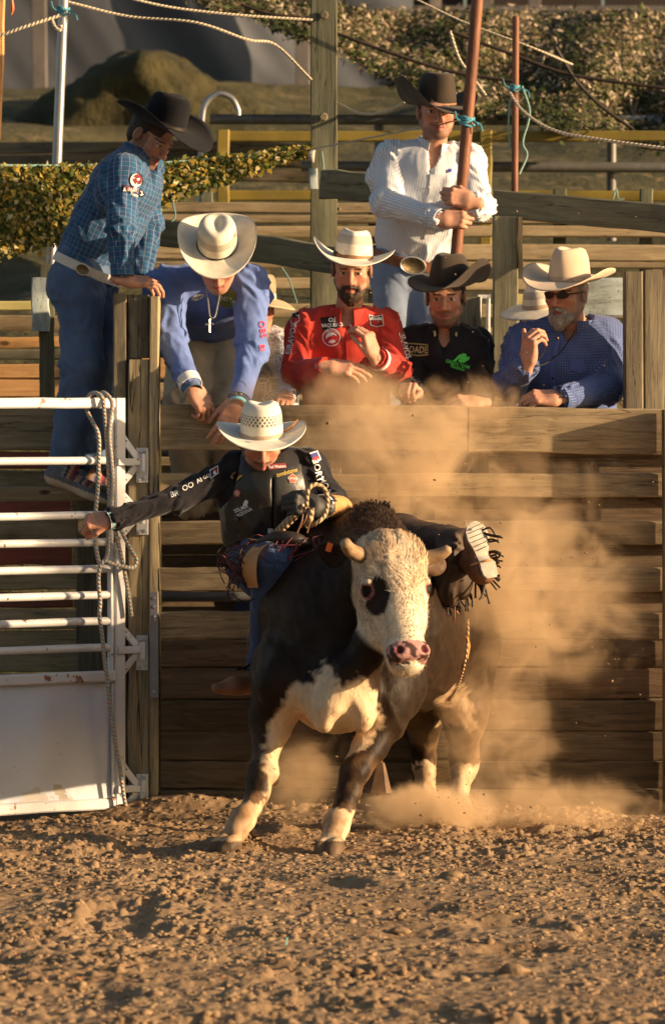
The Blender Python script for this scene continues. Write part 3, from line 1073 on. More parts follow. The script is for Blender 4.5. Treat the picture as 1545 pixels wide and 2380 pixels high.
def hinge(py, t0, t1, full=True):
    """triangular strap bracket on the stile, pin and plate on the post"""
    z = GZ(py, 287)
    h = empty('hinge_bracket', G(287, z))
    adopt(h, gate)
    pin = W(325, py, -.05)
    pin[2] = z
    for sgn, pyy in ((1, t0), (-1, t1)):
        a = G(284, GZ(pyy, 287), .006)
        s = beam('brace', a, pin + np.array([-.004, 0, sgn * .006]), .030, .008, WP, h, up=GN, segs=3, wob=.0006)
        m = a * .86 + pin * .14 + GN * .009
        disc('bolt_hole', m, GN, .0035, .001, M['hole'], h, 8)
    beam('hinge_bar', G(266, z, .03), pin + np.array([0, -.006, 0]), .012, .030, WP, h, segs=3, wob=.0006)
    tube('hinge_pin', [pin + np.array([.010, 0, -.040]), pin + np.array([.010, 0, .032])], .012, WP, h, 10)
    if full:
        pl = W(331, py, -.012)
        pl[2] = z - .015
        p = beam('hinge_plate', pl + np.array([0, 0, -.072]), pl + np.array([0, 0, .072]), .050, .010, WP, gp, up=(0, 1, 0), segs=2, wob=.0005)
        for dx in (-.012, .012):
            for dz in (-.058, .054):
                disc('bolt', pl + np.array([dx, -.006, dz + dx * .3]), (0, -1, 0), .0075, .008, M['bolt'], p, 8)


hinge(1073, 1017, 1122)
hinge(1195, 1150, 1240)
hinge(1510, 1462, 1562)
hinge(1833, 1780, 1884)

# ------------------------------------------------------------------ chute interior behind the gate
cw = empty('chute_wall', W(80, 1885, .75))
tag(cw, 'chute wall of brown and red planks seen through the white gate', 'fence')
for k, (t, b, mm) in enumerate(((948, 1047, 'pen_plank'), (1051, 1090, 'plank_red'), (1093, 1136, 'pen_plank'), (1140, 1192, 'plank_red'), (1196, 1255, 'pen_plank'), (1259, 1314, 'plank_red'),
                                (1318, 1372, 'pen_plank'), (1376, 1412, 'plank_red'), (1416, 1462, 'pen_plank'), (1466, 1510, 'pen_plank'), (1514, 1562, 'pen_plank'), (1566, 1640, 'pen_plank'), (1644, 1730, 'pen_plank'), (1734, 1890, 'pen_plank'))):
    x1 = 160 + 12 * math.sin(k * 3) if mm == 'plank_red' and k > 2 else 188
    hplank('plank', -420, x1, t, b, .75 + .01 * (k % 2), .04, M[mm], cw)
    if mm == 'plank_red' and k > 2:
        hplank('plank', x1 + 2, 188, t, b, .765, .04, M['pen_plank'], cw)
beam('chute_post', W(219, 1900, .62), W(219, 930, .62), .145, .10, M['post_dark'], cw, up=(0, 1, 0), segs=8)
beam('foot_rail', W(-300, 1150, .30), W(262, 1146, .30), .09, .06, M['pen_plank'], cw)


# ------------------------------------------------------------------ pens behind
def post(name, px, t, b, y, w, label=None, matx='post_green', lean=0, parent=None, d=None):
    o = beam(name, W(px + lean, b, y), W(px, t, y), w * (CAM_D + y) / FPX, d or w * (CAM_D + y) / FPX, M[matx], parent, up=(0, 1, 0), segs=8)
    if label:
        tag(o, label, 'post')
    return o


tall = empty('timber_post', W(752, 900, 2.2))
tag(tall, 'tall square timber post rising out of the top of the picture', 'post')
post('post_shaft', 752, -60, 900, 2.2, 62, parent=tall)
beam('block', W(729, 440, 2.05), W(729, 392, 2.05), .04, .06, M['painted_board'], tall, up=(0, 1, 0))
disc('bolt', W(753, 35, 2.13), (0, -1, 0), .02, .02, M['post_dark'], tall)
disc('bolt', W(752, 272, 2.13), (0, -1, 0), .02, .02, M['post_dark'], tall)

BEAMS = [((380, 540, 1.9), (905, 628, 1.55), .125, 'grey green timber beam sloping behind the blue shirted man and the red shirted man'),
         ((748, 428, 1.95), (1010, 442, 1.8), .135, 'grey timber beam behind the left elbow of the striped shirt man'),
         ((1150, 472, 1.55), (1600, 514, 1.2), .125, 'thick grey timber beam at upper right with a split end')]
for a, c, h, lab in BEAMS:
    tag(beam('timber_beam', W(*a), W(*c), .07, h, M['beam'], None, segs=8, wob=.003), lab, 'beam', 'heavy beams of the pens')
bp = empty('pen_post', W(1176, 900, 1.5))
tag(bp, 'square pen post under the upper right beam with a sunlit edge', 'post')
post('post_shaft', 1173, 503, 930, 1.5, 58, matx='beam', parent=bp)
beam('lit_edge', W(1207, 622, 1.46), W(1207, 505, 1.46), .022, .09, M['plank'], bp, up=(0, 1, 0))  # paler strip put on to show the sunlit side of the post
post('pen_post', 1092, 690, 930, 1.1, 48, 'weathered post behind the black hat man', 'beam')
post('pen_post', 110, 615, 935, .85, 34, 'grey post behind the jeans of the plaid shirt man', 'post_green')
beam_o = beam('painted_board', W(95, 645, .80), W(95, 770, .80), .075, .06, M['painted_board'], None, up=(0, 1, 0))
tag(beam_o, 'pale blue painted board end beside the plaid shirt man', 'board')
beam_o = beam('painted_board', W(1352, 692, .55), W(1452, 690, .55), .06, .165, M['painted_board'], None)
tag(beam_o, 'pale blue painted board beside the bearded man and right post', 'board')

pf = empty('pen_fence', W(900, 700, 4.2))
tag(pf, 'blurred plank fence of the pens between the men and the bank', 'fence')
for (t, b, mm) in ((470, 494, 'pen_plank'), (497, 517, 'pen_plank'), (524, 550, 'pen_plank'), (566, 604, 'pen_plank'), (607, 622, 'pen_plank'), (645, 672, 'pen_plank'), (705, 738, 'pen_plank'), (760, 800, 'pen_plank'), (830, 880, 'plank_orange'), (890, 930, 'pen_plank')):
    hplank('plank', 330, 1650, t, b, 4.2, .05, M[mm], pf, 4)
for px in (480, 870, 1010, 1300, 1500):
    post('fence_post', px, 440, 930, 4.3, 30, matx='post_green', parent=pf)
of = empty('plank_fence', W(60, 900, 1.9))
tag(of, 'sunlit orange planks at the left edge below the net', 'fence')
for (t, b, mm) in ((700, 722, 'yellow_pale'), (733, 770, 'plank'), (782, 808, 'plank_orange'), (812, 836, 'beam'), (846, 880, 'plank_orange'), (883, 925, 'plank_orange')):
    hplank('plank', -260, 330, t, b, 1.9, .05, M[mm], of)
yf = empty('yellow_rail_fence', W(800, 600, 6.0))
tag(yf, 'yellow painted rail fence in front of the bank', 'fence')
for py in (317, 455):
    hplank('rail', 505, 1650, py - 12, py + 12, 6.0, .05, M['yellow_paint'], yf)
for px in (519, 1128):
    post('rail_post', px, 302, 620, 5.95, 28, matx='yellow_paint', parent=yf)
gf = empty('pipe_fence', W(900, 600, 7.2))
tag(gf, 'grey pipe rail fence behind the yellow rails', 'fence')
for py, x0 in ((277, 488), (386, 700)):
    tube('pipe_rail', [W(x0, py, 7.2), W(1700, py + 4, 7.2)], .030, M['grey_pipe'], gf, 10)
for px in (880, 1420):
    tube('pipe_post', [W(px, 270, 7.25), W(px, 560, 7.25)], .028, M['grey_pipe'], gf, 10)
tag(tube('bent_pipe', [W(463, 520, 6.6), W(466, 400, 6.6), W(470, 280, 6.6), W(480, 238, 6.6), W(508, 218, 6.6), W(538, 228, 6.6), W(552, 252, 6.6), W(554, 268, 6.6)], .016, M['steel'], None, 10, 5),
    'hooked galvanised pipe standing beside the pipe rail', 'pipe')
bw = empty('retaining_wall', W(350, 400, 9.0))
tag(bw, 'low dark plank wall at the foot of the bank, left', 'wall')
for k, (t, b) in enumerate(((330, 356), (358, 388), (390, 420))):
    hplank('plank', -150, 380, t + 4, b + 4, 9.0, .08, M['post_dark'], bw, -6)
    hplank('plank', 383, 730, t - 4, b - 4, 9.0, .08, M['post_dark'], bw, 8)
wpn = empty('white_gate', W(760, 760, 2.9))
tag(wpn, 'white tubular panel glimpsed beside the red shirted man', 'gate')
for x in (735, 768, 935):
    beam('upright', W(x, 800, 2.9), W(x, 636, 2.9), .035, .035, WP, wpn, up=(0, 1, 0))
beam('diagonal', W(740, 720, 2.88), W(775, 640, 2.88), .03, .03, WP, wpn, up=(0, 1, 0))
beam('cross_rail', W(725, 640, 2.92), W(950, 645, 2.92), .03, .04, WP, wpn)
ypn = empty('yellow_gate', W(1180, 880, 1.9))
tag(ypn, 'pale yellow steel frame panel beside the right pen post', 'gate')
for x in (1158, 1205):
    beam('upright', W(x, 930, 1.9), W(x, 692, 1.9), .034, .04, M['yellow_pale'], ypn, up=(0, 1, 0))
beam('cross_rail', W(1150, 694, 1.9), W(1290, 694, 1.9), .045, .045, M['yellow_pale'], ypn)
wp2 = empty('white_gate', W(1122, 880, 1.8))
tag(wp2, 'narrow white steel frame between black hat man and right pen post', 'gate')
for x in (1114, 1134):
    beam('upright', W(x, 930, 1.8), W(x, 690, 1.8), .018, .03, WP, wp2, up=(0, 1, 0))
beam('cross_rail', W(1110, 690, 1.8), W(1140, 690, 1.8), .03, .02, WP, wp2)

# poles
tag(tube('steel_pole', [W(118, 640, 1.9), W(133, 380, 1.9), W(150, -40, 1.9)], .0225, M['steel'], None, 14), 'slim galvanised steel pole at the upper left', 'pole')
tag(beam('timber_pole', W(-3, 325, 2.6), W(6, -40, 2.6), .03, .04, M['plank_orange'], None, up=(0, 1, 0)), 'thin sunlit wooden pole at the left picture edge', 'pole')
tag(tube('rusty_pole', [W(1195, 470, 1.6), W(1198, 38, 1.6)], .0155, M['rust_pipe'], None, 14), 'thin rusty steel pole standing behind the upper right beam', 'pole')
POLE = [W(1038, 850, .86), W(1058, 608, .86), W(1086, 280, .86), W(1112, -40, .86)]
tag(tube('rusty_pole', POLE, .0255, M['rust_pipe'], None, 18), 'thick rusty steel pole gripped by the man in the striped shirt', 'pole')


# ------------------------------------------------------------------ camouflage nets
def leaf_net(root, P, n, size, cols, name='net_leaves', seed=3, jitter=.03, cut=None, droop=.5, slim=1.0, tilt=.5, tone=None, deep=()):
    """P(u, v) -> point; little cut cloth leaves hang all over the net"""
    r = np.random.default_rng(seed)
    Vs, Fs, Cs, k = [], [], [], 0
    shape = np.array([(-.5, 0, 0), (0, .32, .12), (.5, .05, 0), (.05, -.36, .1)]) * np.array([1, slim, 1])
    while k < n:
        u, v = r.random(2)
        if cut is not None and not cut(u, v):
            continue
        p0 = P(u, v)
        gn = np.cross(P(u + .004, v) - p0, P(u, v + .01) - p0)
        gn = gn / max(np.linalg.norm(gn), 1e-9)
        gn = -gn if gn[1] > 0 else gn
        p = p0 + r.normal(0, jitter, 3)
        cc = unit(gn + r.normal(0, tilt, 3))
        a = r.normal(0, 1, 3) + np.array([0, 0, -droop])
        a = unit(a - cc * (a @ cc))
        bb = np.cross(cc, a)
        s = size * r.uniform(.6, 1.5)
        Vs.append(p + s * (shape[:, :1] * a + shape[:, 1:2] * bb + shape[:, 2:] * cc * r.uniform(-2, 2)))
        Fs.append(np.arange(4) + 4 * k)
        pool = cols if tone is None or r.random() > tone(u, v) else deep
        c = np.array(pool[r.integers(len(pool))]) * r.uniform(.7, 1.25)
        Cs.append(np.repeat(c[None], 4, 0))
        k += 1
    o = mk(name, np.concatenate(Vs), np.array(Fs), M['leaf'], root, smooth=False, col=np.concatenate(Cs))
    return tag(o, kind='stuff')


def lerp(a, b, t):
    return a + (b - a) * t


def net_left(u, v):
    """u along the top edge, v downwards"""
    top = lerp(W(-60, 388, 1.5), W(720, 347, 2.12), u)
    top[2] -= .03 * math.sin(math.pi * u)
    bot_x = [-60, 100, 200, 300, 400, 560, 718]
    bot_y = [612, 575, 552, 520, 466, 404, 352]
    px = lerp(-60, 719, u)
    b = W(px, np.interp(px, bot_x, bot_y), lerp(1.35, 2.1, u))
    return lerp(top, b, v)


nl = empty('camouflage_net', W(300, 420, 1.7))
tag(nl, 'yellow green camouflage net stretched behind the plaid shirt man', 'net')
GRN = [(.07, .10, .02), (.11, .13, .025), (.28, .20, .035), (.42, .29, .05), (.05, .075, .02), (.20, .17, .035), (.5, .42, .22)]
leaf_net(nl, net_left, 12000, .027, GRN, seed=4, jitter=.012, cut=lambda u, v: np.random.random() < .3 + .7 * (1 - u) ** .6)
tube('edge_rope', [net_left(u, -.02) for u in np.linspace(0, 1, 14)], .006, M['twine_green'], nl, 6)
strands = [([net_left(u, v) for v in np.linspace(0, 1, 6)], .002) for u in np.linspace(.02, .9, 26)] + [([net_left(u, v) for u in np.linspace(0, .95, 14)], .002) for v in (.25, .5, .75, 1.0)]
tag(tubes('net_cords', strands, M['fringe_dark'], nl, 4, 1), kind='stuff')

UB = ([440, 520, 600, 700, 790, 900, 990, 1080, 1150, 1250, 1330, 1420, 1600], [-30, 18, 42, 80, 122, 178, 226, 262, 270, 288, 305, 325, 352])


def net_right(u, v):
    px = lerp(440, 1600, u)
    t = -40 if px < 790 else 26
    b = np.interp(px, *UB)
    py = lerp(t, b, v) + 7 * math.sin(px * .03) * v
    return W(px, py, lerp(9.5, 6.2, v) + .30 * math.sin(px * .021 + 2.5 * v) + .22 * math.sin(px * .006 - 9 * v))


nr = empty('camouflage_net', W(1250, 180, 8))
tag(nr, 'pale brown and green camouflage net hanging across the upper right', 'net')
TAN = [(.36, .28, .19), (.46, .36, .25), (.22, .17, .10), (.10, .11, .035), (.08, .10, .03), (.58, .47, .35), (.05, .045, .025), (.14, .12, .06), (.28, .21, .12)]
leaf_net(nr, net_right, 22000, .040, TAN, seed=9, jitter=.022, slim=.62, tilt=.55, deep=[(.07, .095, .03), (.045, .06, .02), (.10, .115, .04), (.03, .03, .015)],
         tone=lambda u, v: .12 + .55 * v ** 3 + .5 * (math.sin(u * 23 + 3 * math.sin(v * 5)) > .75), cut=lambda u, v: net_right(u, 1)[2] < net_right(u, 0)[2] - .04)  # greener towards the lower edge; dark leaf bands paint in shadowed gaps
gridv = [([net_right(u, v) + np.array([0, .06, 0]) for v in np.linspace(0, 1, 8)], .004) for u in np.linspace(.02, 1, 60)]
gridh = [([net_right(u, v) + np.array([0, .06, 0]) for u in np.linspace(.02, 1, 40)], .004) for v in np.linspace(0, 1, 16)]
tag(tubes('net_cords', gridv + gridh, M['fringe_dark'], nr, 4, 1), kind='stuff')
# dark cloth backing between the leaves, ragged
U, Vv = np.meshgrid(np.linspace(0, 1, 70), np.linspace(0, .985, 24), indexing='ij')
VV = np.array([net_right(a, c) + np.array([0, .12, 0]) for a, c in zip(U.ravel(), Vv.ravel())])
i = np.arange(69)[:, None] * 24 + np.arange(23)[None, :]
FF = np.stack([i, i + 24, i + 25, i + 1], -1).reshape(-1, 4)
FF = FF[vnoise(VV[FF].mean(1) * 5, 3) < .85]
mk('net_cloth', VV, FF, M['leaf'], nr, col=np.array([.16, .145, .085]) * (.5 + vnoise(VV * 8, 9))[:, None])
for pts in ([(700, 45), (790, 80), (900, 120), (1040, 165), (1200, 190)], [(1040, 70), (1200, 130), (1330, 175), (1545, 205)], [(1290, 110), (1340, 190), (1400, 250), (1470, 300)], [(560, 10), (640, 35), (790, 50)]):
    tube('seam_cord', [W(x, y, 6.1) for x, y in pts], .011, M['fringe_dark'], nr, 6, 4)

# ------------------------------------------------------------------ ropes and strings in the air
ROPES = [
    ([(-20, 90, 1.8), (60, 62, 1.8), (140, 36, 1.85)], .0075, 'rope_pale', 'pale rope tied to the steel pole at the left edge'),
    ([(158, 4, 1.8), (300, 38, 1.9), (455, 52, 1.9), (575, 92, 2.0), (640, 104, 2.1), (724, 186, 2.12)], .0065, 'rope_pale', 'long sagging rope from steel pole to tall timber post'),
    ([(280, -10, 1.8), (400, 17, 1.9), (560, 35, 2.0), (726, 46, 2.12)], .006, 'rope_pale', 'upper slack rope above the sagging one'),
    ([(782, 238, 2.2), (840, 264, 2.1), (900, 258, 2.0), (940, 236, 1.9)], .007, 'rope_pale', 'short slack rope between tall post and brown hat'),
    ([(728, 346, 2.12), (900, 312, 1.5), (1082, 276, .84)], .004, 'rope_thin', 'thin taut white cord from net tip to the gripped rusty pole'),
    ([(950, -10, 2), (1080, 52, 2), (1240, 112, 2), (1330, 150, 2.2)], .005, 'rope_pale', 'diagonal rope crossing the upper net'),
    ([(1045, 72, 1.6), (1066, 135, 1.6), (1092, 172, 1.6), (1128, 222, 1.6)], .0075, 'rope_pale', 'loose rope end dangling left of the rusty poles'),
    ([(1176, 200, 1.62), (1215, 258, 1.5), (1290, 304, 1.4), (1400, 325, 1.3), (1600, 352, 1.2)], .0075, 'rope_pale', 'long pale rope sweeping right from the thin rusty pole'),
    ([(1212, 200, 1.6), (1230, 262, 1.6), (1214, 330, 1.6), (1224, 360, 1.6), (1206, 404, 1.6)], .006, 'twine_green', 'pale green twine hanging beside the thin rusty pole'),
    ([(1184, 232, 1.6), (1181, 300, 1.6), (1186, 345, 1.6)], .005, 'twine_green', 'short pale twine hanging left of the thin rusty pole'),
    ([(655, 622, 1.5), (672, 650, 1.5), (690, 705, 1.5)], .004, 'twine_green', 'pale green string hanging from the sloping beam'),
    ([(748, 352, 2.1), (752, 400, 2.1), (748, 462, 2.1)], .0045, 'twine_green', 'dark green string hanging on the tall timber post'),
    ([(402, 470, 1.6), (408, 500, 1.6), (400, 515, 1.6)], .004, 'twine_green', 'little green string under the left net'),
]
for pts, r, mm, lab in ROPES:
    tag(tube('rope', [W(*p) for p in pts], r, M[mm], None, 6, 6), lab, 'rope', 'ropes and strings strung over the pens')


def knot(px, py, y, mm, label, s=1.0, turns=4, rad=.03):
    P = []
    for t in np.linspace(0, turns * 2 * math.pi, turns * 9):
        P.append(W(px, py, y) + np.array([rad * math.cos(t), rad * math.sin(t), .016 * s * math.sin(t * .37) + .006 * math.sin(t * 2.1)]))
    root = empty('twine_knot', W(px, py, y))
    tag(root, label, 'knot')
    tube('windings', P, .005 * s, M[mm], root, 6, 2)
    for dx, dz in ((.055, -.03), (.04, -.012), (-.045, .03)):
        tube('loose_end', [W(px, py, y) + np.array([rad * .8 * np.sign(dx), -rad * .7, 0]), W(px, py, y) + np.array([dx, -rad, dz * .4]), W(px, py, y) + np.array([dx * 1.2, -rad, dz * 1.4])], .004 * s, M[mm], root, 5, 3)


knot(1085, 283, .86, 'twine_blue', 'bright blue twine knotted round the gripped rusty pole', 1.1)
knot(148, 26, 1.9, 'twine_blue', 'blue twine knotted round the steel pole at upper left', .9, rad=.027)
knot(1196, 205, 1.6, 'twine_blue', 'dull blue twine knotted round the thin rusty pole', .7, rad=.02)
tag(tube('rope', [W(120, 42, 1.85), W(128, 62, 1.82), W(140, 70, 1.82), W(142, 58, 1.82)], .009, M['rope_pale'], None, 7, 4), 'frayed rope end at the blue knot on the steel pole', 'rope', 'ropes and strings strung over the pens')
tag(tube('rope', [W(727, 350, 2.05), W(724, 364, 2.03), W(727, 378, 2.03)], [.012, .016, .006], M['rope_thin'], None, 7, 4), 'frayed white tuft where the net is tied to the tall post', 'rope', 'ropes and strings strung over the pens')
tag(tube('twine', [W(28, -5, 1.9), W(30, 20, 1.9), W(27, 34, 1.9)], [.006, .009, .004], M['plastic_orange'], None, 6, 3), 'orange twine tuft at the top left corner', 'twine')
tag(tube('twine', [W(1422, 470, 1.4), W(1431, 440, 1.38), W(1436, 462, 1.36), W(1450, 462, 1.36)], .004, M['twine_green'], None, 5, 3), 'scrap of pale twine on the upper right beam', 'twine')

# blue and tan rope hung over the gate
gr = empty('gate_rope', G(225, 1.2, .06))
tag(gr, 'blue and tan rope looped over the white gate with a metal ring at its end', 'rope')


def gpt(px, py, off=.055):
    p = G(px, 0, off)
    k = (CAM_D + p[1]) / FPX
    return np.array([p[0], p[1], CAM_H - (py - HY) * k])


def grope(pts, off=.05):
    tube('rope_strand', [gpt(*p) if len(p) == 3 else gpt(p[0], p[1], off) for p in pts], .0088, M['rope_blue'], gr, 9, 6)


grope([(212, 940, -.05), (213, 914, 0), (222, 922), (228, 960), (232, 1000), (236, 1060), (238, 1110), (240, 1160), (246, 1205), (262, 1270), (275, 1330), (285, 1390), (291, 1432)])
grope([(236, 935, -.05), (239, 912, 0), (242, 935), (238, 975), (236, 1020), (241, 1075), (243, 1130), (237, 1190), (234, 1235), (231, 1290), (215, 1310), (207, 1285), (204, 1255), (208, 1220)], .062)
grope([(213, 930, -.045), (214, 960, -.03), (217, 1010, .04), (216, 1080), (214, 1140), (208, 1200), (204, 1240)], .045)
grope([(252, 1212), (264, 1240), (285, 1280), (296, 1300), (290, 1318), (270, 1318), (240, 1310), (222, 1304), (212, 1318), (208, 1350), (212, 1400), (210, 1430), (216, 1470), (222, 1530), (230, 1590), (236, 1650), (246, 1720), (256, 1775), (264, 1830), (270, 1868), (276, 1886, .08)], .07)
t = np.linspace(0, 2 * math.pi, 20)
tube('ring', [gpt(284 + 12 * math.cos(a), 1898 + 17 * math.sin(a), .085) for a in t], .0042, M['ring_metal'], gr, 6)

# ------------------------------------------------------------------ people
SKIN = np.array([.44, .20, .12])


def hframe(fwd, up):
    f = unit(fwd)
    u = unit(np.asarray(up, float) - f * (np.asarray(up, float) @ f))
    return np.stack([np.cross(f, u), f, u])


def head_geo(c, fwd, up, neck, skin, hair=(.03, .02, .014), stubble=.5, brow=(.03, .02, .015), smile=0.0, h=.0042, jaw=1.0):
    """skull, face, ears and neck in one surface; local axes: x to the person's right when seen from behind, y forward, z up"""
    R = hframe(fwd, up)
    c = np.asarray(c, float)
    nk = R @ (np.asarray(neck, float) - c)
    g = Grid((-.105, min(-.135, nk[1] - .07), min(-.16, nk[2] - .06)), (.105, .135, .135), h)
    A = []

    def add(p, k=.02, mode='add'):
        g.op(p, k, mode)
    add(ell((0, -.014, .036), (.077, .098, .086)))
    add(ell((0, .030, -.040), (.060 * jaw, .066, .080)), .03)
    for s in (-1, 1):
        add(rcone((s * .056 * jaw, .0, -.055), (s * .020, .064, -.100), .019, .020), .03)
        add(ell((s * .043, .062, -.022), (.024, .022, .020)), .02)
    add(ell((0, .074, -.102), (.024, .020, .018)), .02)
    add(rcone((-.036, .083, .020), (.036, .083, .020), .012, .012), .014)
    for s in (-1, 1):
        add(ell((s * .032, .099, .001), (.017, .016, .012)), .012, 'sub')
    add(rcone((0, .092, .006), (0, .116, -.034), .0075, .0125), .010)
    for s in (-1, 1):
        add(ell((s * .0145, .101, -.040), (.0095, .012, .0085)), .006)
        add(ell((s * .007, .112, -.050), (.0045, .006, .004)), .004, 'sub')
    for s in (-1, 1):
        add(ell((s * .032, .080, .001), (.0135, .0125, .0115)), .003)
        add(rcone((s * .019, .090, .008), (s * .046, .082, .007), .0042, .004), .005)
        add(rcone((s * .020, .089, -.009), (s * .045, .082, -.008), .0036, .0036), .006)
    mw, cz = .024 + .006 * smile, -.071
    add(rcone((-mw, .080, cz + .005 + .004 * smile), (0, .094, cz + .006), .006, .0078), .008)
    add(rcone((mw, .080, cz + .005 + .004 * smile), (0, .094, cz + .006), .006, .0078), .008)
    add(rcone((-mw, .079, cz - .008 + .006 * smile), (0, .092, cz - .009), .0055, .0085), .008)
    add(rcone((mw, .079, cz - .008 + .006 * smile), (0, .092, cz - .009), .0055, .0085), .008)
    add(rbox((0, .100, cz - .0015), (mw, .012, .0016), None, .001), .003, 'sub')
    if smile:
        for s in (-1, 1):
            add(rcone((s * .026, .090, -.045), (s * .037, .078, -.075), .003, .003), .006, 'sub')
    for s in (-1, 1):
        add(ell((s * .079, -.010, -.008), (.010, .021, .032)), .008)
        add(ell((s * .088, -.004, -.006), (.007, .011, .018)), .006, 'sub')
    add(rcone((0, -.020, -.060), nk, .053, .060), .03)
    V, F = g.mesh(0)
    x, y, z = V.T
    q = V * 1000
    n1 = fbm(V * 70, 3, 5)
    n2 = vnoise(V * 260, 9)
    col = np.tile(np.asarray(skin, float), (len(V), 1)) * (.9 + .2 * n1)[:, None]
    red = np.exp(-((np.abs(x) - .04) / .022) ** 2 - ((z + .03) / .025) ** 2) * (y > .03) + np.exp(-(x / .016) ** 2 - ((z + .036) / .016) ** 2) * (y > .09)
    col = col * (1 - .22 * red[:, None] * np.array([0, 1, 1.1]))
    lips = np.exp(-(x / (mw + .002)) ** 4 - ((z - cz) / .012) ** 4) * (y > .07)
    col = col * (1 - lips[:, None]) + lips[:, None] * np.array([.36, .12, .10])
    b = np.asarray(hair, float)
    beard = sstep(-.040, -.058, z + .02 * (np.abs(x) > .045)) * (z > -.125) * (y > -.02) * (1 - lips)
    must = np.exp(-((z + .057) / .0085) ** 2) * (np.abs(x) < .036) * (y > .06)
    side = sstep(.045, .055, np.abs(x)) * (np.abs(y - .012) < .028) * (z < .02) * (z > -.075)
    w = np.clip(np.maximum.reduce([beard * (1 - .55 * np.exp(-((np.abs(x) - .036) / .016) ** 2 - ((z + .055) / .02) ** 2)), must, side * .8]) * stubble * (.7 + .6 * n2), 0, .95)
    col = col * (1 - w[:, None]) + w[:, None] * b
    hr = np.maximum((z > .03) & (y < .075), (y < -.02 + .9 * (z + .02)) & (y < -.01) & (z > -.055)).astype(float) * .93
    ear = (np.abs(x) > .076) & (np.abs(y + .01) < .03) & (z < .03)
    hr[ear] = 0
    col = col * (1 - hr[:, None]) + hr[:, None] * b * (.7 + .6 * n2[:, None])
    ey = np.zeros(len(V), bool)
    for s in (-1, 1):
        dd = np.sqrt(((x - s * .032) / 1.0) ** 2 + (z - .0005) ** 2)
        e = (dd < .0135) & (np.abs(z - .0005) < .0058) & (y > .078)
        col[e] = (.55, .50, .46)
        col[e & (dd < .0062)] = (.035, .022, .015)
        lid = (dd < .017) & (np.abs(z - .0065) < .0025) & (y > .075)
        col[lid] *= .45
        br = (np.abs(z - .021 - .05 * (np.abs(x) - .034) * -1) < .0042) & (np.abs(np.abs(x) - .034) < .020) & (y > .06)
        col[br] = col[br] * .35 + .65 * np.asarray(brow) * (.8 + .6 * n2[br][:, None])
    return c + V @ R, F, col, R


def hand_geo(wrist, along, dorsal, side, curl=(.5, .6, .4), thumb=(.7, .35), spread=.06, skin=SKIN, size=1.0, fat=1.0, curls=None, h=.0036, stub=.028):
    """palm, four jointed fingers and a thumb; side is the way the thumb points"""
    y = unit(along)
    z = unit(np.asarray(dorsal, float) - y * (np.asarray(dorsal, float) @ y))
    x = np.cross(y, z)
    x = x * (1 if x @ np.asarray(side, float) >= 0 else -1)
    R = np.stack([x, y, z])
    g = Grid((-.075, -.075, -.125), (.115, .215, .055), h)
    S = size
    g.op(rbox((.002, .052, -.001), (.038, .046, .0135 * fat), None, .0125), .01)
    g.op(ell((.024, .030, -.010), (.020, .032, .015 * fat)), .012)
    g.op(ell((-.024, .035, -.008), (.014, .034, .013 * fat)), .012)
    g.op(ecap((0, -stub, 0), (0, .012, 0), .029, .030, (0, 0, 1), 1.35), .02)
    L = ((.044, .026, .021), (.048, .030, .022), (.044, .028, .021), (.034, .021, .019))
    X0 = (.0285, .0095, -.0095, -.0275)
    Y0 = (.090, .095, .090, .081)
    Rd = (.0093, .0097, .0092, .0083)
    cs = curls or [curl] * 4
    for i in range(4):
        p = np.array([X0[i], Y0[i], .001])
        a = 0
        sp = (1.5 - i) * spread
        r = Rd[i] * fat
        g.op(ell(p + np.array([0, -.002, .004]), (r * 1.02, r * 1.1, r * .95)), .006)
        for j in range(3):
            a += cs[i][j]
            dv = np.array([math.sin(sp) * math.cos(a), math.cos(sp) * math.cos(a), -math.sin(a)])
            q = p + dv * L[i][j]
            r2 = r * (.92 if j < 2 else .82)
            g.op(rcone(p, q, r, r2), .0028)
            p, r = q, r2
    p = np.array([.030, .022, -.008])
    aa, cc = thumb
    d = unit([math.sin(aa), math.cos(aa), -.35])
    for j, (ln, r1, r2) in enumerate(((.042, .0135, .0115), (.032, .011, .0102), (.026, .0102, .0082))):
        q = p + d * ln
        g.op(rcone(p, q, r1 * fat, r2 * fat), .006 if j == 0 else .003)
        p = q
        d = unit(d + np.array([-cc * .7, .15, -cc * .75]))
    V, F = g.mesh(0)
    n = fbm(V * 60, 3, 3)
    col = np.tile(np.asarray(skin, float), (len(V), 1)) * (.85 + .3 * n)[:, None]
    kn = np.zeros(len(V))
    for i in range(4):
        kn += np.exp(-(((V - np.array([X0[i], Y0[i], .008])) / .009) ** 2).sum(1))
    col *= 1 - np.clip(kn, 0, 1)[:, None] * np.array([.05, .22, .25])
    return np.asarray(wrist, float) + (V * S) @ R, F, col


def arm_skin(a, b, ra, rb, skin, h=.009):
    lo, hi = np.minimum(a, b) - .08, np.maximum(a, b) + .08
    g = Grid(lo, hi, h)
    g.op(rcone(a, b, ra, rb), .01)
    V, F = g.mesh(0)
    return V, F, np.tile(np.asarray(skin, float), (len(V), 1))


def torso_frame(J):
    up = unit(J['neck'] - J['pelvis'])
    f = unit(J['fwd'] - up * (np.asarray(J['fwd']) @ up))
    return np.stack([np.cross(f, up), f, up])


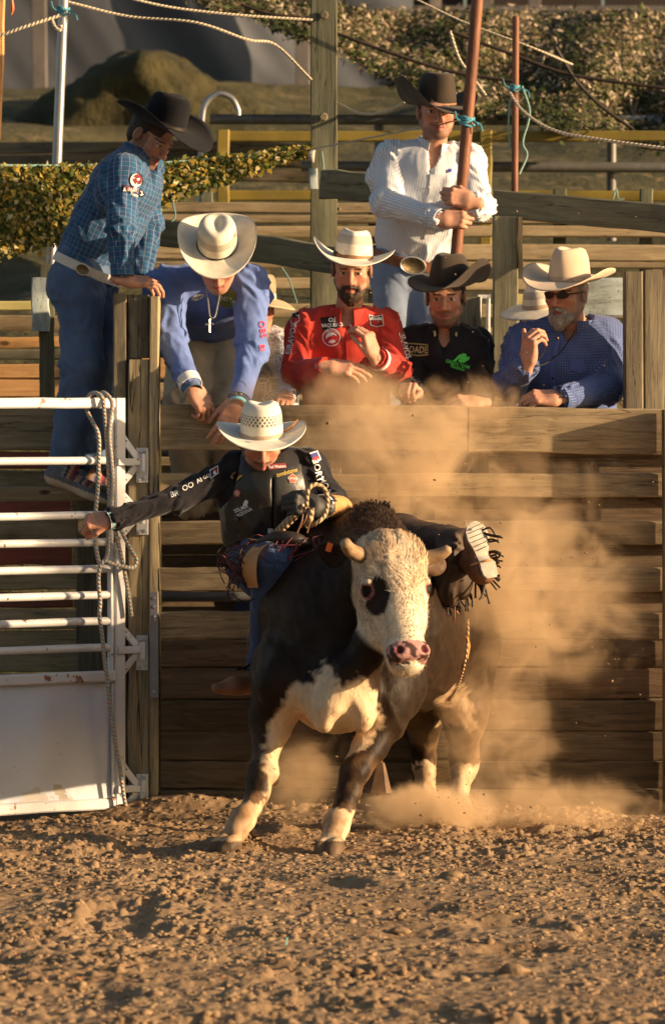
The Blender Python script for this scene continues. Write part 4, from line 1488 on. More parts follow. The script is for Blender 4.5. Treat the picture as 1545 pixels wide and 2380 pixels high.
def wrinkle(V, N, segs, seed, amp):
    """folds running round sleeves and trunk, stronger near the joints; returns new vertices and the cloth coordinate"""
    best = np.full(len(V), 9.0)
    uv = np.zeros((len(V), 2))
    disp = np.zeros(len(V))
    for k, (a, b, ra, rb, ref, kind) in enumerate(segs):
        ab = b - a
        L = np.linalg.norm(ab)
        ax = ab / L
        t = np.clip((V - a) @ ax / L, 0, 1)
        raw = (V - a) @ ax
        r = V - a - raw[:, None] * ax
        rad = np.linalg.norm(V - a - (t * L)[:, None] * ax, axis=1)
        e1 = unit(ref - ax * (ref @ ax))
        e2 = np.cross(ax, e1)
        ratio = 1.35 if kind == 't' else 1.0
        ang = np.arctan2((r @ e2), (r @ e1) * ratio)
        d = rad - (ra + (rb - ra) * t) * (1.0 if kind != 't' else 1.05)
        m = d < best
        best[m] = d[m]
        rr = (ra + rb) / 2
        uv[m, 0] = (ang * rr * (1.0 if kind != 't' else 1.0))[m]
        uv[m, 1] = raw[m] + k * .013
        sw = ang + raw * 5.0
        if kind == 't':
            P = np.stack([np.cos(ang) * 1.6 + raw * 2, np.sin(ang) * 1.6, raw * 9 + np.cos(ang * 2 + k) * .8], 1)
            A = amp * (.5 + .7 * np.exp(-(raw / .12) ** 2))
        else:
            P = np.stack([np.cos(sw) * 1.3, np.sin(sw) * 1.3, raw * 13 + np.sin(ang * 2 + raw * 9) * .7], 1)
            A = amp * (.35 + .8 * np.exp(-((t * L) / .08) ** 2) + .8 * np.exp(-((L - t * L) / .08) ** 2))
        n = 1 - np.abs(2 * fbm(P + k * 31.7 + seed, 2, seed) - 1)
        disp[m] = (A * (n ** 2.4 - .36) * 1.5 * (.25 + 1.2 * sstep(.35, .7, vnoise(V * 9 + k * 5, seed + 8))))[m]
    disp += amp * .5 * (fbm(V * 14, 3, seed + 3) - .5)
    disp = np.maximum(disp, -.007)
    return V + N * disp[:, None], uv


def bind(name, geo, matx, parent, **kw):
    return mk(name, geo[0], geo[1], matx, parent, True, **kw)


def shirt_geo(J, s, h=.0075, amp=.010, seed=1, arms='AB', cut_neck=True, hem=True, slim=1.0, sleeve=1.0):
    R = torso_frame(J)
    pts = [J['pelvis'], J['chest'], J['neck']] + [J[k + a] for a in arms for k in ('s', 'e', 'w')]
    lo, hi = np.min(pts, 0) - .24, np.max(pts, 0) + .20
    g = Grid(lo, hi, h)
    cw, ww = .178 * s * slim, .160 * s * slim
    ratio = 1.38
    waist = J['pelvis'] * .55 + J['chest'] * .45
    g.op(ecap(J['pelvis'], waist, ww * .98, ww * 1.03, R[1], ratio), .04)
    g.op(ecap(waist, J['chest'], ww * 1.03, cw, R[1], ratio), .05)
    up = R[2]
    segs = [(J['pelvis'], J['chest'], ww, cw, R[1], 't')]
    if hem:
        p = J['pelvis'] - up * .008
        g.op(halfspace(p, -up, p - .36, p + .36), .01, 'sub')
    for a in arms:
        inner = J['s' + a] * .55 + J['neck'] * .45
        g.op(rcone(inner - up * .02, J['s' + a], .070 * s, .070 * s), .05)
        g.op(rcone(J['neck'] - up * .02, J['s' + a] + up * .015, .055 * s, .050 * s), .05)
        g.op(ecap(J['chest'] + up * .02, J['s' + a] - up * .09, .12 * s, .09 * s, R[1], 1.2), .05)
    for a in arms:
        S, E, Wr = J['s' + a], J['e' + a], J['w' + a]
        g.op(rcone(S, E, .074 * s * sleeve, .058 * s * sleeve), .025)
        g.op(rcone(E, Wr, .058 * s * sleeve, .041 * s * sleeve), .02)
        g.op(rcone(E - unit(Wr - E) * .01, E, .05 * s * sleeve, .05 * s * sleeve), .03)
        segs.append((S, E, .074 * s * sleeve, .058 * s * sleeve, R[1], 'a'))
        segs.append((E, Wr, .058 * s * sleeve, .041 * s * sleeve, R[1], 'a'))
    V, F = None, None
    nk = J['neck']
    if cut_neck:
        g.op(rcone(nk - up * .015 + R[1] * .012, nk + up * .12 + R[1] * .015, .064 * s, .075 * s), .012, 'sub')
        g.op(rcone(nk + R[1] * .085, nk - up * .085 + R[1] * .135, .030 * s, .010), .012, 'sub')
    for a in arms:
        Wr = J['w' + a]
        dv = unit(Wr - J['e' + a])
        g.op(rcone(Wr + dv * .043, Wr + dv * .09, .046 * s, .046 * s), .004, 'sub')
    V, F = g.mesh(1)
    Nn = normals(V, F)
    V, uv = wrinkle(V, Nn, segs, seed, amp)
    return V, F, uv


def trousers_geo(J, s, h=.009, amp=.009, seed=2, legs='AB', loose=1.0):
    R = torso_frame(J)
    pts = [J['pelvis']] + [J[k + a] for a in legs for k in ('h', 'k', 'a')]
    g = Grid(np.min(pts, 0) - .2, np.max(pts, 0) + .2, h)
    up = R[2]
    g.op(ecap(J['pelvis'] - up * .07, J['pelvis'] + up * .02, .160 * s, .150 * s, R[1], 1.35), .03)
    segs = []
    for a in legs:
        H, K, A = J['h' + a], J['k' + a], J['a' + a]
        g.op(ell(H - R[1] * .05 - up * .01, (.09 * s, .09 * s, .1 * s)), .06)
        g.op(rcone(H, K, .098 * s, .072 * s * loose), .05)
        g.op(rcone(K, A, .071 * s * loose, .058 * s * loose), .03)
        segs.append((H, K, .098 * s, .072 * s, R[1], 'a'))
        segs.append((K, A, .071 * s, .058 * s, R[1], 'a'))
    p = J['pelvis'] + up * .035
    g.op(halfspace(p, up, p - np.array([.3, .3, .0]), p + .2), .008, 'sub')
    for a in legs:
        dv = unit(J['a' + a] - J['k' + a])
        A = J['a' + a]
        g.op(halfspace(A + dv * .01, dv, A - .09, A + .09), .004, 'sub')
    V, F = g.mesh(1)
    V, uv = wrinkle(V, normals(V, F), segs, seed, amp)
    return V, F, uv


def body_core(J, s, skin, legs='AB', arms='AB'):
    """trunk and limbs under the clothes"""
    R = torso_frame(J)
    pts = [J['pelvis'], J['neck']] + [J[k + a] for a in arms for k in ('s', 'e', 'w')] + [J[k + a] for a in legs for k in ('h', 'k', 'a')]
    g = Grid(np.min(pts, 0) - .2, np.max(pts, 0) + .15, .016)
    g.op(ecap(J['pelvis'], J['chest'], .130 * s, .145 * s, R[1], 1.45), .03)
    g.op(rcone(J['chest'], J['neck'], .09 * s, .052 * s), .06)
    for a in arms:
        g.op(rcone(J['neck'] - R[2] * .04, J['s' + a], .05 * s, .052 * s), .04)
        g.op(rcone(J['s' + a], J['e' + a], .052 * s, .042 * s), .03)
        g.op(rcone(J['e' + a], J['w' + a], .042 * s, .028 * s), .02)
    for a in legs:
        g.op(rcone(J['h' + a], J['k' + a], .078 * s, .055 * s), .04)
        g.op(rcone(J['k' + a], J['a' + a], .055 * s, .04 * s), .02)
    V, F = g.mesh(0)
    return V, F, np.tile(np.asarray(skin, float), (len(V), 1))


def ring_sweep(c, R, rx, ry, z0, z1, thick, n=40, a0=0, a1=2 * math.pi, tilt=None, flare=0.0):
    """band round an oval: rows of R are right, forward, up"""
    V, F = [], []
    full = abs(a1 - a0 - 2 * math.pi) < 1e-6
    an = np.linspace(a0, a1, n, endpoint=not full)
    for a in an:
        for (k, zz) in ((0, z0), (0, z1), (1, z1), (1, z0)):
            fl = flare * (zz - z0) / max(z1 - z0, 1e-6)
            e = thick * k + fl
            V.append(c + R[0] * math.sin(a) * (rx + e) + R[1] * math.cos(a) * (ry + e) + R[2] * zz)
    m = n if full else n - 1
    for i in range(m):
        for j in range(4):
            F.append((i * 4 + j, i * 4 + (j + 1) % 4, ((i + 1) % n) * 4 + (j + 1) % 4, ((i + 1) % n) * 4 + j))
    if not full:
        F += [(0, 1, 2, 3), ((n - 1) * 4 + 3, (n - 1) * 4 + 2, (n - 1) * 4 + 1, (n - 1) * 4)]
    return np.array(V), F


def collar(J, matx, parent, s=1.0, stand=.03):
    R = torso_frame(J)
    c = J['neck'] - R[2] * .01 + R[1] * .008
    V, F = ring_sweep(c, R, .062 * s, .064 * s, 0, stand + .012, .006, 36, .38, 2 * math.pi - .38, flare=.006)
    uv = np.column_stack([np.arange(len(V)) % 7 * .01, V[:, 2]])
    o = mk('collar', V, F, matx, parent, True, cuv=uv, auto=60)
    for sg in (-1, 1):                                             # folded points
        a = [c + R[0] * math.sin(sg * t) * .073 * s + R[1] * math.cos(sg * t) * .074 * s + R[2] * (stand + .014) for t in np.linspace(.36, 2.4, 9)]
        b = [p - R[2] * (.042 + .035 * math.exp(-(i / 1.6) ** 2)) + unit(p - c) * .014 + R[1] * .02 * math.exp(-(i / 1.5) ** 2) for i, p in enumerate(a)]
        V = np.array(a + b + [p + unit(p - c) * .005 for p in a + b])
        F = []
        for i in range(8):
            F += [(i, i + 1, i + 10, i + 9), (18 + i, 27 + i, 28 + i, 19 + i), (9 + i, 10 + i, 28 + i, 27 + i)]
        F += [(0, 9, 27, 18)]
        mk('collar_point', V, F, matx, parent, True, cuv=np.column_stack([V[:, 0], V[:, 2]]), auto=50)


def hat(parent, base, fwd, up, matx, band=None, crown=.115, brim=.105, side=.055, front=-.012, back=-.012, taper=.16, dent=.03, pinch=.25, sx=1.0, roll=2.0, label=None, uneven=0.0, rim=None):
    """western hat: creased oval crown and a brim curled up at the sides; sits at base"""
    R = hframe(fwd, up)
    ax, ay = .083 * sx, .102 * sx
    n = 72
    th = np.linspace(0, 2 * math.pi, n, endpoint=False)
    sn, cs = np.sin(th), np.cos(th)
    rows = []

    def brimpt(u):
        w = brim * (1.0 + .10 * np.abs(cs)) * u
        x = sn * (ax + w * (1 - .10 * u ** 2 * sn ** 2))
        y = cs * (ay + w * (1.05 + .04 * cs))
        lift = (side * (1 + uneven * sn)) * np.abs(sn) ** 2.2 * u ** roll
        z = lift + np.where(cs > 0, front, back) * np.abs(cs) ** 1.5 * u ** 1.3
        return np.stack([x, y, z], 1)
    us = np.linspace(1, 0, 12)
    for u in us:                                                   # underside, rim to head
        rows.append(brimpt(u) - np.array([0, 0, .0045]))
    inner = rows[-1] * np.array([.9, .9, 1]) + np.array([0, 0, .03])
    rows.insert(0, None)
    top = [brimpt(u) for u in us[::-1]]
    wall = []
    for t in np.linspace(0, 1, 12)[1:]:
        sc = 1 - taper * t ** 1.3
        x, y = sn * ax * sc, cs * ay * (1 - taper * .75 * t ** 1.3)
        pf = pinch * sstep(.3, 1.0, t) * np.clip(cs, 0, 1) ** 2
        x = x * (1 - pf)
        z = crown * t * np.ones(n) - .012 * t * np.clip(-cs, 0, 1) ** 2
        rnd = .13 * (max(0, t - .62) / .38) ** 2.2
        wall.append(np.stack([x * (1 - rnd), y * (1 - rnd), z], 1))
    caps = []
    for q in np.linspace(1, 0, 9)[1:]:
        b = wall[-1].copy()
        b[:, 0] *= q
        b[:, 1] *= q
        b[:, 2] += .012 * math.sin(min(1, (1 - q) * 3) * math.pi / 2) - dent * (1 - q) * np.exp(-(b[:, 0] / .028) ** 2) * 1.0 - .3 * dent * (1 - q)
        caps.append(b)
    rows = [inner] + rows[1:][::-1] + top[::-1][:1]
    # order: inner lining, underside from head to rim, upper brim from rim to head, wall, cap
    rows = rows[:-1] + top[::-1] + wall + caps
    V = np.concatenate(rows)
    F = []
    for i in range(len(rows) - 1):
        for j in range(n):
            F.append((i * n + j, i * n + (j + 1) % n, (i + 1) * n + (j + 1) % n, (i + 1) * n + j))
    V = V + (fbm(V * 9 + 3, 3, 4) - .5)[:, None] * np.array([.004, .004, .006])
    me = mk('hat', V, np.array(F), matx, None, True)
    base = np.asarray(base, float)
    me.matrix_basis = Matrix(((R[0][0], R[1][0], R[2][0], base[0]), (R[0][1], R[1][1], R[2][1], base[1]), (R[0][2], R[1][2], R[2][2], base[2]), (0, 0, 0, 1)))
    adopt(me, parent)
    if label:
        me['label'] = label
    if band:
        Vb, Fb = ring_sweep(base, R, ax * 1.005, ay * 1.005, .004, band[1], .003, 48, flare=-.004)
        b = mk('hat_band', Vb, Fb, M[band[0]], me, True, auto=50)
    if rim:
        P = brimpt(1.0)
        P = np.concatenate([P, P[:1]]) @ R + base
        tube('brim_edge', P, .0035, rim, me, 5)
    return me


def belt(J, matx, parent, over, w=.042, buckle=None, bx=0.0):
    R = torso_frame(J)
    c = J['pelvis'] - R[2] * (w + .004)
    w_ = world_of(over)
    tree = BVHTree.FromPolygons([w_ @ v.co for v in over.data.vertices], [tuple(p.vertices) for p in over.data.polygons])
    V, F, n = [], [], 56
    rad = []
    for i in range(n):
        a = 2 * math.pi * i / n
        d = R[0] * math.sin(a) + R[1] * math.cos(a)
        q = []
        for z in (.1, .5, .9):
            h = tree.ray_cast(Vector(c + R[2] * w * z + d * .5), Vector(-d), .5)
            q.append(.15 if h[0] is None else .5 - h[3])
        rad.append(max(q) + .004)
    rad = np.array(rad)
    for _ in range(2):
        rad = np.maximum(rad, (np.roll(rad, 1) + np.roll(rad, -1)) / 2)
    for i in range(n):
        a = 2 * math.pi * i / n
        d = R[0] * math.sin(a) + R[1] * math.cos(a)
        V += [c + d * (rad[i] - .008), c + d * rad[i], c + d * rad[i] + R[2] * w, c + d * (rad[i] - .008) + R[2] * w]
        F += [(i * 4 + j, i * 4 + (j + 1) % 4, ((i + 1) % n) * 4 + (j + 1) % 4, ((i + 1) % n) * 4 + j) for j in range(4)]
    b = mk('belt', V, F, matx, parent, True, auto=50)
    rx = rad[n // 4]
    if buckle:
        k = int(round(bx / (2 * math.pi) * n)) % n
        cc = c + R[2] * w * .45 + (R[0] * math.sin(bx) + R[1] * math.cos(bx)) * (rad[k] + .004)
        R = np.stack([R[0] * math.cos(bx) - R[1] * math.sin(bx), R[0] * math.sin(bx) + R[1] * math.cos(bx), R[2]])
        n = 28
        V, F = [], []
        for k, (sc, dy) in enumerate(((1.0, 0), (1.0, .006), (.86, .009), (.82, .007), (.0, .008))):
            for i in range(n):
                a = 2 * math.pi * i / n
                V.append(cc + R[0] * math.cos(a) * buckle[0] * sc + R[2] * math.sin(a) * buckle[1] * sc + R[1] * dy)
        for k in range(4):
            for i in range(n):
                F.append((k * n + i, k * n + (i + 1) % n, (k + 1) * n + (i + 1) % n, (k + 1) * n + i))
        mk('buckle', V, F, M['buckle'], b, True)
        tube('buckle_rim', [cc + R[0] * math.cos(a) * buckle[0] + R[2] * math.sin(a) * buckle[1] + R[1] * .006 for a in np.linspace(0, 2 * math.pi, 30)], .0035, M['silver'], b, 6)
    return b


def boot_geo(ankle, toe, up, s=1.0, h=.007, sole=True):
    a, t = np.asarray(ankle, float), np.asarray(toe, float)
    f = unit(t - a - np.asarray(up) * ((t - a) @ unit(up)))
    u = unit(up)
    r = np.cross(f, u)
    heel = a - u * .085 * s - f * .045 * s
    ball = a - u * .085 * s + f * .13 * s
    g = Grid(np.min([a, t, heel, ball], 0) - .13, np.max([a, t, heel, ball], 0) + .13, h)
    g.op(rcone(a + u * .05, a - u * .03, .048 * s, .045 * s), .02)
    g.op(rcone(a - u * .045 * s - f * .02, ball + u * .028 * s, .042 * s, .038 * s), .03)
    g.op(ecap(ball + u * .022 * s, ball + u * .018 * s + f * .075 * s, .040 * s, .026 * s, u, 1.25), .03)
    g.op(ell(heel + u * .03 * s, (.036 * s, .036 * s, .04 * s)), .03)
    g.op(halfspace(a - u * .094 * s, -u, a - .4, a + .4), .003, 'sub')
    V, F = g.mesh(1)
    return V, F


# ---- printing on cloth: flat shapes pressed on to the surface they are sewn to
EYE = np.array([0, -CAM_D, CAM_H])


class Cloth:
    def __init__(s, ob):
        w = world_of(ob)
        V = [w @ v.co for v in ob.data.vertices]
        s.tree = BVHTree.FromPolygons(V, [tuple(p.vertices) for p in ob.data.polygons])
        s.ob = ob

    def hit(s, px, py):
        t = W(px, py, 0)
        d = unit(t - EYE)
        loc, nrm, i, dist = s.tree.ray_cast(Vector(EYE), Vector(d), 60)
        return None if loc is None else (np.array(loc), d)


_glyphs = {}


def text_geo(txt, bold=.012):
    key = (txt, bold)
    if key not in _glyphs:
        cu = bpy.data.curves.new('t', 'FONT')
        cu.body = txt
        cu.size = 1.0
        cu.offset = bold
        cu.resolution_u = 2
        cu.align_x = 'CENTER'
        ob = bpy.data.objects.new('t', cu)
        COL.objects.link(ob)
        dg = bpy.context.evaluated_depsgraph_get()
        me = bpy.data.meshes.new_from_object(ob.evaluated_get(dg))
        V = np.array([v.co[:2] for v in me.vertices])
        F = [tuple(p.vertices) for p in me.polygons]
        bpy.data.objects.remove(ob)
        bpy.data.meshes.remove(me)
        _glyphs[key] = (V, F)
    return _glyphs[key]


def press(name, cloth, V2, F, color, lift=.004):
    """V2 in photograph pixels -> lies on the cloth"""
    pts, ok = [], True
    ds = []
    for (px, py) in V2:
        h = cloth.hit(px, py)
        ds.append(h)
    good = [h for h in ds if h is not None]
    if not good:
        return None
    dep = np.median([np.linalg.norm(h[0] - EYE) for h in good])
    for (px, py), h in zip(V2, ds):
        d = unit(W(px, py, 0) - EYE)
        r = np.linalg.norm(h[0] - EYE) if h is not None and abs(np.linalg.norm(h[0] - EYE) - dep) < .22 else dep
        pts.append(EYE + d * (r - lift - .0015))
    return mk(name, np.array(pts), F, M['print'], cloth.ob, True, col=np.tile(np.array(color, float), (len(pts), 1)))


def rot2(V, deg):
    a = math.radians(deg)
    c, s = math.cos(a), math.sin(a)
    return np.stack([V[:, 0] * c - V[:, 1] * s, V[:, 0] * s + V[:, 1] * c], 1)


def lettering(cloth, txt, px, py, h, color, deg=0, wide=1.0, lift=.0055, bold=.012, arc=0.0, slant=0.0):
    """capital height h and centre in photograph pixels"""
    V, F = text_geo(txt, bold)
    V = V.copy()
    V[:, 1] -= .35
    V = V * h / .70
    V[:, 0] = V[:, 0] * wide + V[:, 1] * slant
    if arc:
        V[:, 1] -= arc * V[:, 0] ** 2
    V = rot2(V, deg)
    return press('lettering', cloth, np.stack([px + V[:, 0], py - V[:, 1]], 1), F, color, lift)


def badge(cloth, px, py, w, h, color, deg=0, shape='rect', lift=.0035, name='badge', n=6):
    if shape == 'rect':
        U, Vv = np.meshgrid(np.linspace(-.5, .5, n), np.linspace(-.5, .5, n), indexing='ij')
        V = np.stack([U.ravel() * w, Vv.ravel() * h], 1)
        F = [(i * n + j, (i + 1) * n + j, (i + 1) * n + j + 1, i * n + j + 1) for i in range(n - 1) for j in range(n - 1)]
    else:
        k = {'oval': 24, 'oct': 8, 'pent': 5, 'tri': 3}[shape]
        a = np.arange(k) * 2 * math.pi / k + (math.pi / k if shape == 'oct' else math.pi / 2)
        V, F = [(0, 0)], []
        for q in (.5, 1):
            V += [(math.cos(t) * w / 2 * q, math.sin(t) * h / 2 * q) for t in a]
        V = np.array(V)
        for i in range(k):
            j = (i + 1) % k
            F += [(0, 1 + i, 1 + j), (1 + i, 1 + k + i, 1 + k + j, 1 + j)]
    V = rot2(V, deg)
    return press(name, cloth, np.stack([px + V[:, 0], py - V[:, 1]], 1), F, color, lift)


def polybadge(cloth, pts, color, lift=.005, name='emblem'):
    P = np.array(pts, float)
    E = np.concatenate([P[i] + (P[(i + 1) % len(P)] - P[i]) * np.array([[0], [.33], [.67]]) for i in range(len(P))])
    c, m = P.mean(0), len(E)
    V = np.concatenate([[c], c + (E - c) * .33, c + (E - c) * .67, E])
    F = [(0, 1 + i, 1 + (i + 1) % m) for i in range(m)]
    for k in (0, 1):
        a, b = 1 + k * m, 1 + (k + 1) * m
        F += [(a + i, b + i, b + (i + 1) % m, a + (i + 1) % m) for i in range(m)]
    return press(name, cloth, V, F, color, lift)


def placket(J, cloth, pts, w, color, parent):
    """button band: pts in photograph pixels down the front"""
    P = crspline([(p[0], p[1], 0) for p in pts], 6)[:, :2]
    V, F = [], []
    for i, p in enumerate(P):
        V += [(p[0] - w / 2, p[1]), (p[0] + w / 2, p[1])]
        if i:
            F.append((2 * i - 2, 2 * i - 1, 2 * i + 1, 2 * i))
    return press('placket', cloth, V, F, color, .003)


def buttons(cloth, pts, r=.0055, matx=None):
    for p in pts:
        h = cloth.hit(*p)
        if h is not None:
            disc('button', h[0] - h[1] * .002, -h[1], r, .004, matx or M['cuff_white'], cloth.ob, 8)


def make_person(label, J, s, skin, group, base, head=None, hands=(), legs='AB', arms='AB', forearm=True):
    """one continuous body; clothes, hair and hat become its children"""
    parts = [body_core(J, s, skin, legs, arms)]
    R = None
    if head:
        V, F, C, R = head_geo(J['head'], head['fwd'], head['up'], J['neck'] - torso_frame(J)[2] * .03, skin, **{k: v for k, v in head.items() if k not in ('fwd', 'up')})
        parts.append((V, F, C))
    for hnd in hands:
        parts.append(hand_geo(skin=skin, **hnd))
    V, F, C = join(parts)
    o = mk('person', V, F, M['skin'], None, True, loc=base, col=C)
    tag(o, label, 'person', group)
    return o, R


def hairshell(parent, c, R, matx, scale=1.04, lo=-.07, name='hair', nape=True):
    g = Grid((-.11, -.14, -.12), (.11, .12, .14), .006)
    g.op(ell((0, -.018, .034), (.080 * scale, .098 * scale, .088 * scale)), .01)
    g.op(ell((0, -.050, -.030), (.062 * scale, .052 * scale, .05)), .02)
    g.op(halfspace((0, .012, .0), (0, 1, -.55), (-.2, -.2, -.2), (.2, .2, .2)), .01, 'sub')
    for sg in (-1, 1):
        g.op(ell((sg * .085, -.008, -.012), (.02, .026, .036)), .006, 'sub')
    V, F = g.mesh(0)
    if not len(V):
        return None
    V = V + normals(V, F) * ((vnoise(V * 130, 3) - .5) * .004)[:, None]
    return mk(name, c + V @ R, F, matx, parent, True)


def beard_geo(c, R, full=1.0, length=.02, h=.0045, seed=1, must=True):
    g = Grid((-.1, -.05, -.20), (.1, .15, -.01), h)
    g.op(rcone((-.058, .004, -.050), (-.026, .066, -.096), .016, .020 + length * .4), .02)
    g.op(rcone((.058, .004, -.050), (.026, .066, -.096), .016, .020 + length * .4), .02)
    g.op(ell((0, .078, -.104 - length * .5), (.030, .024, .024 + length)), .025)
    if must:
        g.op(rcone((-.030, .084, -.066), (0, .102, -.056), .007, .0085), .008)
        g.op(rcone((.030, .084, -.066), (0, .102, -.056), .007, .0085), .008)
        for sg in (-1, 1):
            g.op(rcone((sg * .032, .082, -.066), (sg * .030, .078, -.098), .008, .010), .008)
    g.op(ell((0, .100, -.074), (.020, .03, .009)), .006, 'sub')
    V, F = g.mesh(0)
    V = V + normals(V, F) * ((fbm(V * 120, 2, seed) - .45) * .010 * full)[:, None]
    return c + V @ R, F

# ------------------------------------------------------------------ the men, measured from the photograph
GRP = 'men watching over the chute fence'
WHITE, BLACKP, REDP, GOLD, GREENP = (.75, .74, .72), (.012, .012, .012), (.48, .03, .03), (.55, .40, .10), (.10, .62, .10)


def jset(**k):
    return {n: (W(*v) if n != 'fwd' else np.array(v, float)) for n, v in k.items()}


def cuff(J, a, matx, parent, s, w=.045, flare=.003):
    dv = unit(J['w' + a] - J['e' + a])
    x = unit(np.cross(dv, (.3, .5, .8)))
    R = np.stack([x, np.cross(dv, x), dv])
    V, F = ring_sweep(J['w' + a] - dv * w, R, .046 * s, .045 * s, 0, w + .004, .004, 24)
    return mk('cuff', V, F, matx, parent, True, cuv=np.column_stack([np.arange(len(V)) * .003, V[:, 2]]), auto=60)


def band_on_wrist(J, a, matx, parent, s, off=.012, w=.018, name='wristband', r=.034):
    dv = unit(J['w' + a] - J['e' + a])
    x = unit(np.cross(dv, (.3, .5, .8)))
    R = np.stack([x, np.cross(dv, x), dv])
    V, F = ring_sweep(J['w' + a] + dv * off, R, r * s, r * s, 0, w, .003, 24)
    return mk(name, V, F, matx, parent, True, auto=60)


def striped_vcol(V, axis, cols, per):
    t = (V @ axis) / per
    k = np.floor(t).astype(int) % len(cols)
    return np.array(cols)[k]


# ---- red shirt
def red_man():
    J = jset(head=(817, 624, .33), neck=(808, 730, .42), chest=(803, 812, .44), pelvis=(806, 1012, .50), fwd=(-.02, -1, 0),
             sA=(714, 765, .43), eA=(690, 868, .36), wA=(756, 852, .10), sB=(890, 765, .43), eB=(923, 868, .32), wB=(876, 832, .10),
             hA=(770, 1040, .5), kA=(765, 1270, .42), aA=(762, 1500, .5), hB=(845, 1040, .5), kB=(850, 1270, .42), aB=(852, 1500, .5))
    o, R = make_person('bearded man in a red shirt and cream straw hat, hands raised to his chest', J, 1.0, (.50, .26, .175), GRP, W(806, 1522, .5),
                       dict(fwd=(-.04, -1, -.28), up=(.02, 0, 1), hair=(.035, .018, .01), stubble=.75, smile=1.0),
                       [dict(wrist=J['wA'] + np.array([.012, -.005, 0]), along=(1, -.1, -.12), dorsal=(-.1, -.75, .6), side=(0, .3, 1), curls=[(.25, .35, .2), (.3, .4, .2), (.35, .45, .3), (.4, .5, .3)], thumb=(.35, .2), spread=.05),
                        dict(wrist=J['wB'] + np.array([-.012, -.005, .012]), along=(-.30, -.15, .95), dorsal=(.72, -.62, .15), side=(-.5, -.8, .1), curls=[(.75, .7, .4), (.8, .75, .4), (.85, .8, .5), (.95, .8, .5)], thumb=(.3, .5), spread=.03)])
    sh = mk('shirt', *shirt_geo(J, 1.0, seed=3, amp=.011)[:2], M['red_shirt'], o)
    bind('jeans', trousers_geo(J, .98)[:2], M['denim_dark'], o)
    collar(J, M['red_shirt'], sh, 1.0)
    cuff(J, 'B', M['red_shirt'], sh, 1.0)
    band_on_wrist(J, 'B', M['cuff_white'], o, 1.2, -.028, .022, 'wrist_tape', .040)
    hat(o, W(820, 598, .34), (-.05, -1, -.10), (.10, -.10, 1), M['straw_light'], ('band_brown', .016), crown=.112, brim=.098, side=.062, front=-.018, pinch=.42, dent=.03, uneven=.18, taper=.2)
    hairshell(o, J['head'], R, M['hair_dark'])
    b = beard_geo(J['head'], R, .8, .012)
    bind('beard', b, M['hair_brown'], o)
    for dx in (-1, 1):
        disc('earring', J['head'] + R[0] * dx * .086 + R[2] * -.036, -R[1] * -1, .004, .004, M['silver'], o, 8)
    c = Cloth(sh)
    placket(J, c, [(808, 770), (812, 850), (822, 940)], 11, (.46, .035, .025), sh)
    buttons(c, [(815, 757), (828, 868), (835, 898), (845, 925)])
    polybadge(c, [(744, 738), (795, 734), (800, 748), (798, 760), (750, 768)], BLACKP, .0035, 'badge')
    lettering(c, 'OS', 772, 743, 10, WHITE, 3)
    lettering(c, 'VAQUEIROS', 774, 755, 8.5, WHITE, 4, .82)
    badge(c, 770, 784, 42, 42, WHITE, 0, 'oval')
    badge(c, 770, 784, 38, 38, REDP, 0, 'oval', .0045)
    badge(c, 770, 785, 26, 26, WHITE, 0, 'oval', .0055)
    lettering(c, 'COWBOY PARK', 770, 769, 4.6, WHITE, 0, .9, .0065, arc=.022)
    polybadge(c, [(757, 789), (762, 783), (770, 781), (776, 777), (779, 780), (785, 783), (782, 787), (785, 795), (778, 789), (768, 790), (760, 797)], REDP, .0065)
    for (pts, col, l) in (([(857, 731), (872, 735), (889, 731), (892, 757), (875, 760), (861, 757)], WHITE, .0035), ([(859, 733), (872, 737), (887, 733), (890, 755), (875, 758), (863, 755)], BLACKP, .0045),
                          ([(861, 745), (888, 744), (888, 754), (875, 756), (864, 754)], REDP, .0055), ([(861, 744), (863, 737), (867, 741), (871, 737), (875, 741), (879, 736), (883, 740), (886, 737), (887, 744)], WHITE, .0056)):
        polybadge(c, pts, col, l, 'badge')
    for (pts, col, l) in (([(677, 727), (694, 722), (697, 745), (684, 755), (675, 750)], WHITE, .0035), ([(679, 729), (692, 725), (695, 744), (684, 752), (677, 748)], BLACKP, .0045), ([(679, 741), (694, 737), (694, 744), (684, 751), (678, 747)], REDP, .0055)):
        polybadge(c, pts, col, l, 'badge')
    lettering(c, 'EIRAVOS', 676, 788, 13, WHITE, 79, 1.0)
    lettering(c, 'EIRAVOS', 941, 802, 13, WHITE, -74, .9)


